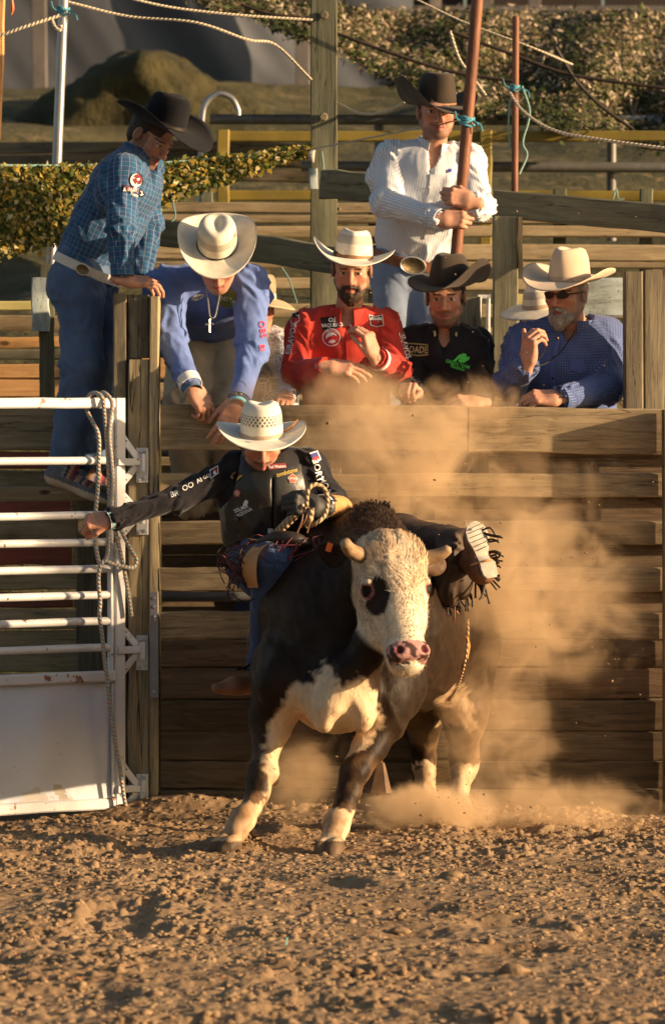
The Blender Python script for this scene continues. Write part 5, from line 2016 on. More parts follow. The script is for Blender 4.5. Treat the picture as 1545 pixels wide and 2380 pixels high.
# ---- striped shirt, holding the pole
def pole_man():
    J = jset(head=(1013, 257, 1.02), neck=(1008, 346, 1.12), chest=(992, 425, 1.12), pelvis=(955, 590, 1.20), fwd=(.05, -1, 0),
             sA=(912, 372, 1.12), eA=(902, 472, 1.0), wA=(1022, 510, .80), sB=(1080, 376, 1.12), eB=(1113, 480, 1.02), wB=(1096, 474, .80),
             hA=(915, 625, 1.2), kA=(908, 810, 1.05), aA=(900, 1010, 1.15), hB=(990, 625, 1.2), kB=(1005, 810, 1.05), aB=(1005, 1010, 1.15))
    o, R = make_person('man in a white striped shirt and dark brown hat gripping a rusty pole', J, 1.0, (.50, .26, .175), GRP, W(955, 1040, 1.2),
                       dict(fwd=(.10, -1, -.10), up=(-.04, 0, 1), hair=(.03, .017, .01), stubble=.55, smile=.6),
                       [dict(wrist=J['wA'] + np.array([.006, -.012, 0]), along=(1, -.10, -.02), dorsal=(.05, -1, .12), side=(.2, .1, 1), curls=[(.75, 1.15, .8), (.8, 1.15, .8), (.85, 1.15, .8), (.9, 1.15, .8)], thumb=(.5, .75), spread=.02, size=1.02),
                        dict(wrist=J['wB'] + np.array([-.002, -.012, .01]), along=(-1, -.12, .25), dorsal=(-.05, -1, .15), side=(-.2, .1, 1), curls=[(.75, 1.15, .8), (.8, 1.15, .8), (.85, 1.15, .8), (.9, 1.15, .8)], thumb=(.5, .75), spread=.02, size=1.02)])
    V, F, uv = shirt_geo(J, 1.0, seed=11, amp=.013, h=.007)
    sh = mk('shirt', V, F, M['stripe_shirt'], o, cuv=uv)
    V, F, uv = trousers_geo(J, 1.0)
    jn = mk('jeans', V, F, M['denim_light'], o, cuv=uv)
    collar(J, M['stripe_shirt'], sh, 1.0, .034)
    for a in 'AB':
        cuff(J, a, M['stripe_shirt'], sh, 1.0, .055)
    belt(J, M['belt_brown'], o, jn, .046, (.056, .037), -.08)
    hat(o, W(1014, 243, 1.03), (.38, -.92, -.12), (.02, -.1, 1), M['felt_brown'], ('band_brown', .012), crown=.132, brim=.092, side=.095, front=-.026, pinch=.2, dent=.012, uneven=.3, taper=.12, roll=1.5)
    hairshell(o, J['head'], R, M['hair_dark'])
    c = Cloth(sh)
    P = [(1005, 392), (1003, 420), (1000, 470), (996, 520), (990, 555)]
    placket(J, c, P, 9, (.66, .68, .73), sh)
    buttons(c, [(997, 435), (995, 440 + 30)], .004)
    polybadge(c, [(1041, 391), (1045, 393), (1049, 391), (1049, 399), (1045, 401), (1041, 399)], (.05, .08, .45))


# ---- blue plaid shirt, on the left
def plaid_man():
    J = jset(head=(351, 317, .36), neck=(320, 362, .38), chest=(292, 440, .39), pelvis=(206, 612, .40), fwd=(.88, -.45, .3),
             sA=(288, 404, .17), eA=(282, 522, .06), wA=(285, 640, .03), sB=(330, 396, .58), eB=(345, 520, .62), wB=(330, 640, .52),
             hA=(186, 668, .30), kA=(192, 850, .22), aA=(155, 1066, .26), hB=(218, 668, .50), kB=(238, 850, .42), aB=(208, 1080, .46))
    J['fwd'] = np.array([.80, -.48, .2])
    o, R = make_person('man in a blue plaid shirt and black hat leaning on the gate post', J, 1.0, (.50, .26, .175), GRP, W(200, 1150, .35),
                       dict(fwd=(.67, -.54, -.58), up=(.42, -.16, .8), hair=(.02, .013, .01), stubble=.6),
                       [dict(wrist=J['wA'] + np.array([.008, 0, -.018]), along=(.97, .05, -.10), dorsal=(.2, -.45, .9), side=(.1, .9, 0), curls=[(.35, .5, .35), (.4, .55, .4), (.45, .6, .45), (.5, .6, .5)], thumb=(.9, .2), spread=.12, size=1.04)])
    V, F, uv = shirt_geo(J, 1.0, seed=5, amp=.013, h=.007)
    sh = mk('shirt', V, F, M['plaid'], o, cuv=uv)
    V, F, uv = trousers_geo(J, .98, loose=1.22, amp=.014)
    jn = mk('jeans', V, F, M['denim'], o, cuv=uv)
    collar(J, M['plaid'], sh, 1.0, .03)
    cuff(J, 'A', M['plaid'], sh, 1.0, .06)
    belt(J, M['belt_white'], o, jn, .040, (.030, .022), .95)
    hat(o, W(381, 288, .33), (.72, -.58, -.38), (.30, -.14, 1), M['felt_black'], ('band_dark', .02), crown=.125, brim=.115, side=.060, front=-.034, back=.005, pinch=.15, dent=.012, taper=.10)
    hairshell(o, J['head'], R, M['hair_dark'])
    for a, toe in (('A', (.86, -.30, -.42)), ('B', (.90, -.1, -.12))):
        an = J['a' + a] + np.array([.004, 0, -.035])
        f = unit(toe)
        up = unit(np.array([.38, 0, 1]) if a == 'A' else np.array([.1, 0, 1]))
        V, F = boot_geo(an, an + f * .2, up, 1.02)
        u = unit(up - f * (up @ f) * 0)
        t = (V - an) @ u
        n = vnoise(V * 200, 3)
        col = np.tile((.13, .135, .15), (len(V), 1)) * (.7 + .6 * n)[:, None]
        low = t < -.066
        col[low] = (.55, .45, .33)
        ff = unit(f - u * (f @ u))
        fr = (V - an) @ ff
        sc = (t > -.045) & (fr > .005) & (fr < .15)
        strp = striped_vcol(V, ff, [(.30, .05, .05), (.05, .05, .09), (.50, .22, .08), (.28, .25, .27), (.04, .04, .06), (.45, .30, .2)], .012)
        col[sc] = strp[sc]
        mk('shoe', V, F, M['print'], o, col=col)
    c = Cloth(sh)
    badge(c, 318, 419, 32, 36, BLACKP, 0, 'oval')
    badge(c, 317, 419, 27, 31, WHITE, 0, 'oval', .0045)
    badge(c, 320, 417, 22, 25, (.16, .02, .03), 0, 'oval', .0055)
    polybadge(c, [(286, 430), (303, 434), (318, 433), (334, 444), (338, 454), (330, 458), (318, 448), (305, 447), (285, 446)], BLACKP, .0035, 'badge')
    polybadge(c, [(288, 432), (303, 436), (318, 435), (332, 445), (335, 453), (329, 456), (318, 446), (304, 445), (287, 444)], WHITE, .0042, 'badge')
    lettering(c, 'RADADE', 310, 441, 9.5, (.25, .03, .05), -18, .85, .006)
    lettering(c, 'Team', 313, 452, 7, WHITE, -20, .9, .006)


# ---- blue shirt, bending down to the rider
def blue_man():
    J = jset(head=(506, 604, .10), neck=(495, 645, .29), chest=(494, 690, .46), pelvis=(494, 752, .78), fwd=(0, -.55, -.85),
             sA=(390, 664, .30), eA=(398, 795, .12), wA=(444, 896, -.06), sB=(578, 668, .30), eB=(586, 815, .12), wB=(556, 928, -.08),
             hA=(448, 775, .76), kA=(432, 950, .52), aA=(450, 1180, .70), hB=(538, 775, .76), kB=(548, 950, .52), aB=(540, 1180, .70))
    o, R = make_person('man in a bright blue shirt and straw hat bending down over the fence', J, 1.0, (.50, .26, .175), GRP, W(494, 1215, .75),
                       dict(fwd=(.03, -.72, -.70), up=(0, -.70, .72), hair=(.05, .03, .02), stubble=.2),
                       [dict(wrist=J['wA'] + np.array([.010, -.004, -.012]), along=(.50, -.12, -.86), dorsal=(.45, -.85, .25), side=(.8, 0, .5), curls=[(.15, .25, .15), (.75, .85, .5), (.85, .95, .6), (.9, .95, .6)], thumb=(.5, .4), spread=.08, size=1.08),
                        dict(wrist=J['wB'] + np.array([-.010, -.004, -.012]), along=(-.42, -.12, -.90), dorsal=(.15, -.98, 0), side=(-.8, 0, .3), curls=[(.3, .3, .2), (.25, .3, .2), (.3, .35, .2), (.35, .4, .25)], thumb=(.45, .2), spread=.08, size=1.08)])
    V, F, uv = shirt_geo(J, 1.04, seed=21, amp=.014, cut_neck=False)
    sh = mk('shirt', V, F, M['blue_shirt'], o, cuv=uv)
    V, F, uv = trousers_geo(J, 1.10, loose=1.2, amp=.014)
    mk('trousers', V, F, M['khaki'], o, cuv=uv)
    cuff(J, 'A', M['cuff_white'], sh, 1.0, .04)
    cuff(J, 'B', M['blue_shirt'], sh, 1.0, .05)
    band_on_wrist(J, 'A', M['denim'], o, 1.05, .006, .030)
    band_on_wrist(J, 'B', M['twine_blue'], o, 1.0, .016, .016)
    hat(o, W(505, 568, .035), (.02, -.73, -.68), (.0, -.68, .73), M['straw_cream'], ('band_dark', .010), crown=.112, brim=.090, side=.065, front=-.004, back=-.0, pinch=.22, dent=.022, taper=.06, uneven=.05, roll=1.7)
    hairshell(o, J['head'], R, M['hair_dark'])
    c = Cloth(sh)
    badge(c, 460, 691, 30, 13, WHITE, 20, 'oval')
    lettering(c, 'Origen', 459, 691, 7, BLACKP, 20, .9)
    badge(c, 527, 693, 46, 48, (.22, .24, .05), 8, 'oct')
    badge(c, 527, 693, 41, 43, (.10, .12, .04), 8, 'oct', .0042)
    badge(c, 527, 693, 36, 38, (.24, .26, .06), 8, 'oct', .0048)
    badge(c, 527, 693, 32, 34, (.13, .15, .05), 8, 'oct', .0054)
    lettering(c, 'ENTAL', 527, 695, 10, (.65, .62, .45), -8, .95, .0065)
    lettering(c, 'OBS', 611, 765, 13, (.55, .05, .08), -82, 1.2)
    lettering(c, 'BI', 610, 808, 12, (.55, .05, .08), -84, 1.2)
    polybadge(c, [(541, 896), (544, 896), (544, 903), (548, 903), (548, 899), (551, 899), (550, 907), (545, 908), (545, 915), (541, 914), (541, 909), (536, 907), (536, 901), (539, 901), (539, 905), (541, 905)], (.22, .42, .10))
    lettering(c, 'LH', 556, 914, 9, (.45, .45, .25), -12)
    P = [W(478, 668, .17), W(484, 700, .12), W(489, 735, .08), W(500, 735, .08), W(508, 700, .12), W(513, 672, .17)]
    n = tube('necklace', P, .003, M['silver'], o, 6, 6)
    for (x0, y0, x1, y1) in ((487, 742, 487, 772), (478, 754, 497, 753)):
        tube('cross_pendant', [W(x0, y0, .075), W(x1, y1, .07)], .0048, M['silver'], n, 6)


# ---- paisley shirt, half hidden
def paisley_person():
    J = jset(head=(594, 714, 1.0), neck=(598, 775, 1.04), chest=(604, 850, 1.04), pelvis=(604, 1030, 1.08), fwd=(.1, -1, 0),
             sA=(560, 802, 1.06), eA=(555, 900, 1.1), wA=(570, 980, 1.0), sB=(650, 812, .98), eB=(674, 888, .66), wB=(664, 922, .25),
             hA=(575, 1060, 1.08), kA=(575, 1280, 1.04), aA=(575, 1500, 1.08), hB=(635, 1060, 1.08), kB=(635, 1280, 1.04), aB=(635, 1500, 1.08))
    o, R = make_person('person in a pale paisley shirt and rough straw hat, half hidden behind the blue shirt', J, .92, (.46, .23, .15), GRP, W(604, 1510, 1.08),
                       dict(fwd=(.3, -1, -.1), up=(0, 0, 1), stubble=.1),
                       [dict(wrist=J['wB'] + np.array([0, -.02, 0]), along=(-.05, -.95, -.30), dorsal=(.1, -.9, .4), side=(-1, 0, 0), curl=(.35, .4, .3), thumb=(.4, .3))])
    V, F, uv = shirt_geo(J, .95, seed=31, amp=.010)
    sh = mk('shirt', V, F, M['paisley'], o, cuv=uv)
    bind('trousers', trousers_geo(J, .95)[:2], M['denim_dark'], o)
    hat(o, W(596, 690, 1.0), (.2, -1, -.1), (.12, -.05, 1), M['straw_rough'], ('straw_light', .025), crown=.10, brim=.095, side=-.03, front=-.02, back=-.02, taper=.12)


# ---- black shirt
def black_man():
    J = jset(head=(1035, 690, .40), neck=(1035, 776, .46), chest=(1032, 850, .47), pelvis=(1034, 1050, .52), fwd=(-.12, -1, 0),
             sA=(962, 800, .46), eA=(944, 900, .38), wA=(962, 915, .13), sB=(1098, 806, .46), eB=(1118, 905, .36), wB=(1118, 938, .13),
             hA=(998, 1080, .52), kA=(995, 1290, .44), aA=(992, 1505, .52), hB=(1072, 1080, .52), kB=(1076, 1290, .44), aB=(1078, 1505, .52))
    o, R = make_person('man in a black shirt with green lettering and a battered dark hat', J, .97, (.50, .26, .175), GRP, W(1034, 1524, .52),
                       dict(fwd=(-.10, -1, -.14), up=(-.02, 0, 1), hair=(.02, .014, .01), stubble=.7, jaw=.92),
                       [dict(wrist=J['wA'] + np.array([0, -.03, .006]), along=(-.25, -.75, .25), dorsal=(-.1, -.3, .9), side=(1, 0, .2), curls=[(1.1, 1.2, .7)] * 4, thumb=(.4, .6)),
                        dict(wrist=J['wB'] + np.array([-.01, -.02, .006]), along=(-.9, -.4, .05), dorsal=(-.1, -.6, .8), side=(0, -.4, .6), curls=[(.6, .8, .5)] * 4, thumb=(.4, .5))])
    V, F, uv = shirt_geo(J, .97, seed=41, amp=.010)
    sh = mk('shirt', V, F, M['black_shirt'], o, cuv=uv)
    bind('jeans', trousers_geo(J, .96)[:2], M['denim_dark'], o)
    collar(J, M['black_shirt'], sh, .98, .034)
    hat(o, W(1044, 660, .40), (-.55, -.85, -.12), (.06, -.05, 1), M['felt_brown'], ('band_dark', .012), crown=.122, brim=.084, side=.075, front=-.012, back=-.01, pinch=.2, dent=.012, uneven=-.6, roll=1.5, taper=.2)
    hairshell(o, J['head'], R, M['hair_dark'], 1.06)
    c = Cloth(sh)
    polybadge(c, [(940, 796), (970, 798), (994, 800), (995, 826), (972, 828), (940, 824)], (.30, .24, .10), .0035, 'badge')
    polybadge(c, [(942, 799), (970, 801), (992, 803), (993, 822), (972, 825), (942, 821)], BLACKP, .0042, 'badge')
    lettering(c, 'RADADE', 962, 812, 15, (.48, .38, .18), -2, .74)
    polybadge(c, [(1052, 839), (1066, 825), (1077, 821), (1084, 824), (1081, 831), (1068, 842), (1064, 840), (1076, 828), (1070, 828), (1058, 840)], GREENP)
    polybadge(c, [(1068, 842), (1083, 829), (1091, 829), (1090, 835), (1078, 843)], GREENP)
    lettering(c, 'GREEN TEAM', 1063, 838 + 8, 8, GREENP, -16, .85)
    lettering(c, 'Radade', 1063, 854, 8.5, GREENP, -18, .95)
    for s_ in (-1, 1):
        polybadge(c, [(1035 + s_ * 27, 752), (1035 + s_ * 24, 764), (1035 + s_ * 22, 779), (1035 + s_ * 26, 783), (1035 + s_ * 30, 762)], (.5, .42, .25), .012, 'collar_lining')


# ---- bearded man in the dotted shirt
def grey_man():
    J = jset(head=(1316, 682, .29), neck=(1334, 757, .40), chest=(1318, 850, .42), pelvis=(1318, 1055, .50), fwd=(-.25, -1, 0),
             sA=(1222, 798, .40), eA=(1186, 892, .30), wA=(1224, 850, .09), sB=(1406, 785, .42), eB=(1412, 900, .27), wB=(1302, 926, .10),
             hA=(1275, 1085, .5), kA=(1270, 1300, .42), aA=(1268, 1510, .5), hB=(1362, 1085, .5), kB=(1368, 1300, .42), aB=(1370, 1510, .5))
    o, R = make_person('grey bearded man in sunglasses, dotted blue shirt and tan felt hat', J, 1.1, (.51, .265, .18), GRP, W(1318, 1526, .5),
                       dict(fwd=(-.52, -.86, -.12), up=(.03, 0, 1), hair=(.20, .18, .16), stubble=.7, jaw=1.08),
                       [dict(wrist=J['wA'] + np.array([.0, -.01, .012]), along=(.12, -.25, .95), dorsal=(-.75, -.62, 0), side=(-.4, .5, .8), curls=[(.9, .85, .4), (.95, .9, .5), (1.0, .95, .5), (1.05, .95, .5)], thumb=(.55, -.1), spread=.02, size=1.1),
                        dict(wrist=J['wB'] + np.array([-.012, -.01, .002]), along=(-1, -.15, .02), dorsal=(-.1, -.65, .75), side=(0, -.3, .8), curls=[(.7, .9, .6)] * 4, thumb=(.35, .5), spread=.03, size=1.1)])
    V, F, uv = shirt_geo(J, 1.13, seed=51, amp=.013, slim=1.05)
    sh = mk('shirt', V, F, M['dot_shirt'], o, cuv=uv)
    bind('jeans', trousers_geo(J, 1.08)[:2], M['denim_dark'], o)
    collar(J, M['dot_shirt'], sh, 1.1, .03)
    for a in 'AB':
        cuff(J, a, M['dot_shirt'], sh, 1.12, .05)
    hat(o, W(1322, 650, .29), (-.50, -.86, -.12), (.05, -.06, 1), M['felt_tan'], ('band_tan', .022), crown=.130, brim=.105, side=.060, front=-.022, back=-.0, pinch=.3, dent=.03, taper=.18, sx=1.03, uneven=0.0)
    hairshell(o, J['head'], R, M['hair_grey'], 1.03)
    bind('beard', beard_geo(J['head'], R, 1.0, .018, seed=4), M['hair_grey'], o)
    # sunglasses
    c = J['head']
    P = lambda x, y, z: c + np.array([x, y, z]) @ R
    gl = empty('sunglasses', c)
    adopt(gl, o)
    for s_ in (-1, 1):
        pts = [P(s_ * (.033 + .025 * math.cos(a)), .102 - .018 * (math.cos(a) * .5 + .5) ** 2, .002 + .016 * math.sin(a)) for a in np.linspace(0, 2 * math.pi, 15)[:-1]]
        V = np.array(pts + [p + R[1] * .004 for p in pts])
        F = [tuple(range(14)), tuple(range(27, 13, -1))] + [(i, (i + 1) % 14, 14 + (i + 1) % 14, 14 + i) for i in range(14)]
        mk('lens', V, F, M['lens'], gl, True, auto=40)
        tube('temple', [P(s_ * .058, .088, .008), P(s_ * .076, .05, .008), P(s_ * .082, -.01, .006)], .0028, M['lens'], gl, 6, 3)
    tube('bridge', [P(-.010, .104, .006), P(0, .110, .009), P(.010, .104, .006)], .0025, M['lens'], gl, 6, 3)
    cl = Cloth(sh)
    placket(J, cl, [(1296, 790), (1284, 850), (1285, 930)], 12, (.10, .14, .36), sh)
    buttons(cl, [(1294, 787), (1287, 830), (1284, 879)], .006, M['band_dark'])
    for dx in (0,):
        polybadge(cl, [(1325, 832), (1356, 838), (1362, 858), (1345, 868), (1322, 858)], (.10, .145, .36), .003, 'pocket_flap')
    tube('eyeglass_cord', [W(1270, 770, .22), W(1262, 820, .10), W(1240, 845, .06), W(1262, 847, .12), W(1300, 820, .2), W(1335, 770, .22)], .0025, M['band_dark'], o, 5, 6)


# ---- the one of whom only the hat and an eye show
def hidden_person():
    J = jset(head=(1266, 738, 1.0), neck=(1272, 810, 1.05), chest=(1272, 880, 1.05), pelvis=(1272, 1060, 1.1), fwd=(-.2, -1, 0),
             sA=(1200, 845, 1.05), eA=(1205, 950, 1.0), wA=(1240, 990, .9), sB=(1342, 845, 1.05), eB=(1345, 950, 1.0), wB=(1310, 990, .9),
             hA=(1240, 1090, 1.1), kA=(1240, 1300, 1.1), aA=(1240, 1510, 1.1), hB=(1310, 1090, 1.1), kB=(1310, 1300, 1.1), aB=(1310, 1510, 1.1))
    o, R = make_person('person almost hidden behind the bearded man, only a cream hat brim showing', J, .9, (.45, .22, .15), GRP, W(1272, 1530, 1.1),
                       dict(fwd=(-.1, -1, -.1), up=(0, 0, 1), stubble=.2))
    V, F, uv = shirt_geo(J, .9, seed=61, h=.010)
    mk('shirt', V, F, M['paisley'], o, cuv=uv)
    bind('trousers', trousers_geo(J, .9, h=.012)[:2], M['denim_dark'], o)
    hat(o, W(1258, 712, 1.0), (-.3, -1, -.2), (-.10, -.12, 1), M['straw_cream'], ('band_tan', .02), crown=.09, brim=.10, side=-.01, front=-.02, back=0, taper=.15)


red_man()
pole_man()
plaid_man()
blue_man()
paisley_person()
black_man()
grey_man()
hidden_person()

# ------------------------------------------------------------------ the bull
def px_of(V):
    d = CAM_D + V[:, 1]
    return np.stack([CX + V[:, 0] * FPX / d, HY + (CAM_H - V[:, 2]) * FPX / d], 1)


def inside(poly, pts):
    n = np.zeros(len(pts), bool)
    q = len(poly)
    for i in range(q):
        (x0, y0), (x1, y1) = poly[i], poly[(i + 1) % q]
        if y0 != y1:
            m = (y0 > pts[:, 1]) != (y1 > pts[:, 1])
            n ^= m & (pts[:, 0] < (x1 - x0) * (pts[:, 1] - y0) / (y1 - y0) + x0)
    return n


P0, P1 = W(907, 1258, -1.80), W(956, 1548, -2.02)
HD = unit(P1 - P0)
HN = unit(np.array([.30, -1, 0]) - HD * (np.array([.30, -1, 0]) @ HD))
HR = np.cross(HN, HD)
HRM = np.stack([HR, HN, HD])


def hp(x, y, z):
    return P0 + np.array([x, y, z]) @ HRM


def build_bull():
    lo = np.array([W(470, 1600, -1.9)[0] - .05, -2.35, -.02])
    hi = np.array([W(1190, 1500, 0)[0] + .05, .32, 1.42])
    g = Grid(lo, hi, .0095)
    body, head = [], []

    def B(p, k=.06):
        g.op(p, k)
        body.append(p)

    def H(p, k=.03, mode='add'):
        g.op(p, k, mode)
        if mode == 'add':
            head.append(p)
    # trunk
    B(rcone(W(835, 1455, -1.15), W(962, 1478, -.42), .335, .305), .05)
    B(ell(W(778, 1485, -1.36), (.265, .34, .36)), .12)
    B(ell(W(848, 1300, -1.12), (.19, .30, .185)), .12)
    B(ell(W(860, 1232, -1.20), (.10, .16, .09)), .08)
    B(ell(W(1030, 1455, -.28), (.185, .32, .30)), .12)
    B(rcone(W(835, 1370, -1.30), W(898, 1335, -1.66), .235, .165), .10)
    B(rcone(W(760, 1330, -1.15), W(715, 1400, -1.30), .15, .18), .12)
    B(ell(W(785, 1612, -1.68), (.140, .15, .150)), .07)
    B(ell(W(752, 1662, -1.79), (.048, .07, .075)), .035)
    B(ell(W(836, 1652, -1.76), (.058, .08, .080)), .035)
    B(rcone(W(800, 1560, -1.84), W(770, 1640, -1.84), .03, .04), .04)
    B(rcone(W(862, 1500, -1.80), W(815, 1610, -1.76), .075, .085), .07)
    B(ell(W(905, 1590, -1.45), (.14, .2, .16)), .1)
    # near legs
    for chain in ([(668, 1560, -1.48, .150), (634, 1665, -1.54, .084), (619, 1745, -1.60, .050), (612, 1800, -1.66, .055), (600, 1838, -1.69, .044), (583, 1878, -1.76, .035), (562, 1905, -1.80, .046), (545, 1940, -1.86, .042)],
                  [(880, 1590, -1.46, .135), (888, 1672, -1.56, .080), (856, 1742, -1.64, .064), (824, 1798, -1.72, .052), (810, 1842, -1.75, .040), (799, 1880, -1.78, .035), (783, 1914, -1.82, .046), (770, 1948, -1.86, .044)],
                  [(1068, 1500, -.30, .170), (1076, 1640, -.34, .104), (1079, 1740, -.24, .060), (1077, 1780, -.22, .058), (1067, 1826, -.30, .036), (1070, 1876, -.40, .040), (1080, 1903, -.46, .046)],
                  [(1000, 1520, -.16, .140), (985, 1640, -.14, .088), (984, 1735, -.04, .050), (986, 1770, -.02, .050), (988, 1825, -.07, .034), (994, 1868, -.14, .038), (998, 1886, -.18, .042)]):
        for (a, b) in zip(chain[:-1], chain[1:]):
            B(rcone(W(*a[:3]), W(*b[:3]), a[3], b[3]), .02 if a[3] < .07 else .04)
    B(ell(W(655, 1590, -1.62), (.10, .1, .13)), .07)                     # shoulder muscles
    B(ell(W(895, 1630, -1.58), (.085, .1, .12)), .06)
    # hooves, cloven
    for (x, y, d, tx, tz) in ((522, 1968, -1.92, -.8, -.55), (763, 1976, -1.92, -.35, -.6), (1082, 1914, -.52, .1, -.7), (1000, 1892, -.24, .1, -.7)):
        c = W(x, y, d)
        f = unit((tx, -.75, tz))
        Rr = frame(np.cross(f, (0, 0, 1)), f, np.cross(np.cross(f, (0, 0, 1)), f))
        for sg in (-1, 1):
            B(ell(c + Rr[0] * sg * .026, (.030, .060, .038), Rr), .010)
    # head
    R = HRM
    H(ell(hp(0, -.050, .09), (.128, .105, .140), R), .06)
    H(ell(hp(0, -.035, .030), (.108, .075, .055), R), .05)
    H(rcone(hp(0, -.055, .15), hp(0, -.045, .41), .108, .072), .04)
    H(ell(hp(0, -.005, .27), (.060, .055, .16), R), .05)
    for s in (-1, 1):
        H(ell(hp(s * .070, -.115, .225), (.062, .095, .145), R), .05)
        H(ell(hp(s * .098, -.035, .185), (.036, .042, .045), R), .03)
    H(rcone(hp(0, -.14, .22), hp(0, -.085, .43), .075, .050), .05)
    H(ell(hp(0, -.030, .455), (.078, .078, .062), R), .035)
    H(ell(hp(0, -.060, .485), (.062, .058, .038), R), .03)
    for s in (-1, 1):
        H(ell(hp(s * .046, .018, .462), (.030, .030, .030), R), .02)
        H(ell(hp(s * .050, .044, .463), (.017, .022, .015), R), .008, 'sub')
        H(ell(hp(s * .124, -.016, .196), (.026, .028, .022), R), .012, 'sub')
        H(ell(hp(s * .112, -.024, .196), (.024, .024, .021), R), .004)
        H(rcone(hp(s * .118, .010, .172), hp(s * .124, -.05, .178), .011, .011), .012)
    H(rbox(hp(0, .03, .500), (.055, .06, .0035), R, .003), .006, 'sub')
    V, F = g.mesh(1)
    Nn = normals(V, F)
    dh = np.min([at(p, V) for p in head], 0)
    db = np.min([at(p, V) for p in body], 0)
    hw = sstep(.022, -.012, dh - db * .9)
    L = (V - P0) @ HRM.T
    # curls of the forehead and folds of the hide
    hn = fbm(np.stack([L[:, 0] * 16, L[:, 1] * 16, L[:, 2] * 9], 1) + 4, 3, 7)
    V = V + Nn * (hw * sstep(.32, .05, L[:, 2]) * (np.abs(2 * hn - 1) - .3) * -.034)[:, None]
    fold = fbm(np.stack([V[:, 0] * 9 + V[:, 2] * 5, V[:, 1] * 5, V[:, 2] * 4 - V[:, 0] * 4], 1), 3, 17)
    V = V + Nn * ((1 - hw) * (1 - np.abs(2 * fold - 1) - .65) * .018)[:, None]
    n1, n2, n3 = fbm(V * 9, 4, 2), fbm(V * 34, 3, 3), vnoise(V * 150, 4)
    P = px_of(V) + np.stack([(n1 - .5) * 60 + (n2 - .5) * 30, (fbm(V * 9 + 50, 4, 5) - .5) * 60 + (fbm(V * 34 + 9, 3, 6) - .5) * 30], 1)
    black = np.array([.017, .0098, .006])
    white = np.array([.64, .47, .30])  # warm bounce light is tinted into this white
    tan = np.array([.40, .22, .10])
    col = np.tile(black, (len(V), 1)) * (.7 + .8 * n2)[:, None]
    brown = sstep(.45, .75, fbm(V * 3, 3, 8))
    col = col * (1 - .5 * brown[:, None]) + .5 * brown[:, None] * np.array([.042, .022, .012])

    def paint(m, c):
        m = np.asarray(m, float)[:, None]
        nonlocal col
        col = col * (1 - m) + m * np.asarray(c) * (.82 + .36 * n2)[:, None]
    front = V[:, 1] < -1.30
    def soft(poly, d=6):
        return np.mean([inside(poly, P + np.array(o)) for o in ((0, 0), (d, 0), (-d, 0), (0, d), (0, -d), (d * .6, d * .6), (-d * .6, -d * .6))], 0)
    chest = soft([(632, 1640), (665, 1600), (712, 1595), (738, 1548), (775, 1556), (792, 1596), (838, 1572), (866, 1600), (868, 1640), (885, 1665), (872, 1720), (830, 1760), (690, 1760), (650, 1705)])
    paint(chest * (front & (dh > .05)), white)
    legA = soft([(600, 1760), (632, 1700), (660, 1640), (720, 1640), (660, 1760), (640, 1830), (618, 1870), (604, 1850), (622, 1800)])
    paint(legA * front, white)
    sockA = (P[:, 1] > 1862 + (P[:, 0] - 560) * .1) & (P[:, 0] < 660) & front
    sockB = (P[:, 1] > 1884) & (P[:, 0] > 660) & (P[:, 0] < 880) & front
    paint(sockA | sockB, white)
    px = px_of(V)
    for (x, y, r) in ((566, 1890, 20), (556, 1915, 12), (538, 1945, 10), (786, 1912, 18), (768, 1930, 12), (790, 1945, 9)):
        paint(np.exp(-((P[:, 0] - x) ** 2 + (P[:, 1] - y) ** 2) / r ** 2) * front * .9, tan * .5)
    hind = V[:, 1] > -.75
    paint(hind & (P[:, 1] > 1782), white)
    paint(hind * soft([(1020, 1600), (1085, 1600), (1120, 1700), (1090, 1720), (1060, 1690), (1020, 1690)]), white * .8)
    grime = sstep(.42, .7, fbm(V * 14, 4, 91)) * sstep(.5, .12, V[:, 2])
    paint(grime * .6, (.24, .13, .06))
    hoof = (V[:, 2] < .085) & ((px[:, 1] > 1955) | hind & (px[:, 1] > 1897))
    paint(hoof * .95, (.05, .032, .02))
    dusty = np.clip(sstep(-1.0, -.2, V[:, 1]) * .30 + sstep(.55, .1, V[:, 2]) * .3, 0, .5) * sstep(.35, .65, fbm(V * 6, 4, 77))
    paint(dusty * (1 - hw), (.30, .19, .105))
    paint(hw, np.array([.66, .56, .42]))
    cream = hw * sstep(.45, .7, fbm(L * np.array([14, 14, 7]), 4, 12)) * sstep(.42, .1, L[:, 2])
    paint(cream * .7, (.46, .29, .15))
    eye_s = (L[:, 0] < -.035) & hw.astype(bool)
    q = np.stack([L[:, 0] + (n1 - .5) * .03, L[:, 2] + (n2 - .5) * .03], 1)
    patch = sstep(1.25, .85, ((q[:, 0] + .090) / .036) ** 2 + ((q[:, 1] - .232) / .072) ** 2) * ((L[:, 1] > -.09) & (L[:, 0] < 0))
    paint(patch * (hw > .4), black * 1.2)
    for s in (-1, 1):
        e = np.linalg.norm(L - np.array([s * .119, -.016, .196]), axis=1)
        paint(sstep(.035, .029, e), (.36, .13, .12))
        paint(sstep(.0265, .0235, e), (.012, .008, .007))
    nose = (L[:, 2] > .432 + .02 * (n1 - .5)) & (L[:, 1] > -.03) & (L[:, 2] < .500)
    paint(nose & (hw > .5), np.array([.45, .25, .23]))
    paint(nose & (n2 > .545) & (hw > .5), (.06, .03, .026))
    for s in (-1, 1):
        paint(sstep(.024, .014, np.linalg.norm((L - np.array([s * .050, .034, .463])) * np.array([1, .8, 1.1]), axis=1)), (.10, .02, .022))
    o = mk('bull', V, F, M['hide'], None, True, loc=W(830, 1964, -1.2) * np.array([1, 1, 0]), col=col)
    tag(o, 'black bull with a cream face and white chest lunging out of the chute', 'bull')
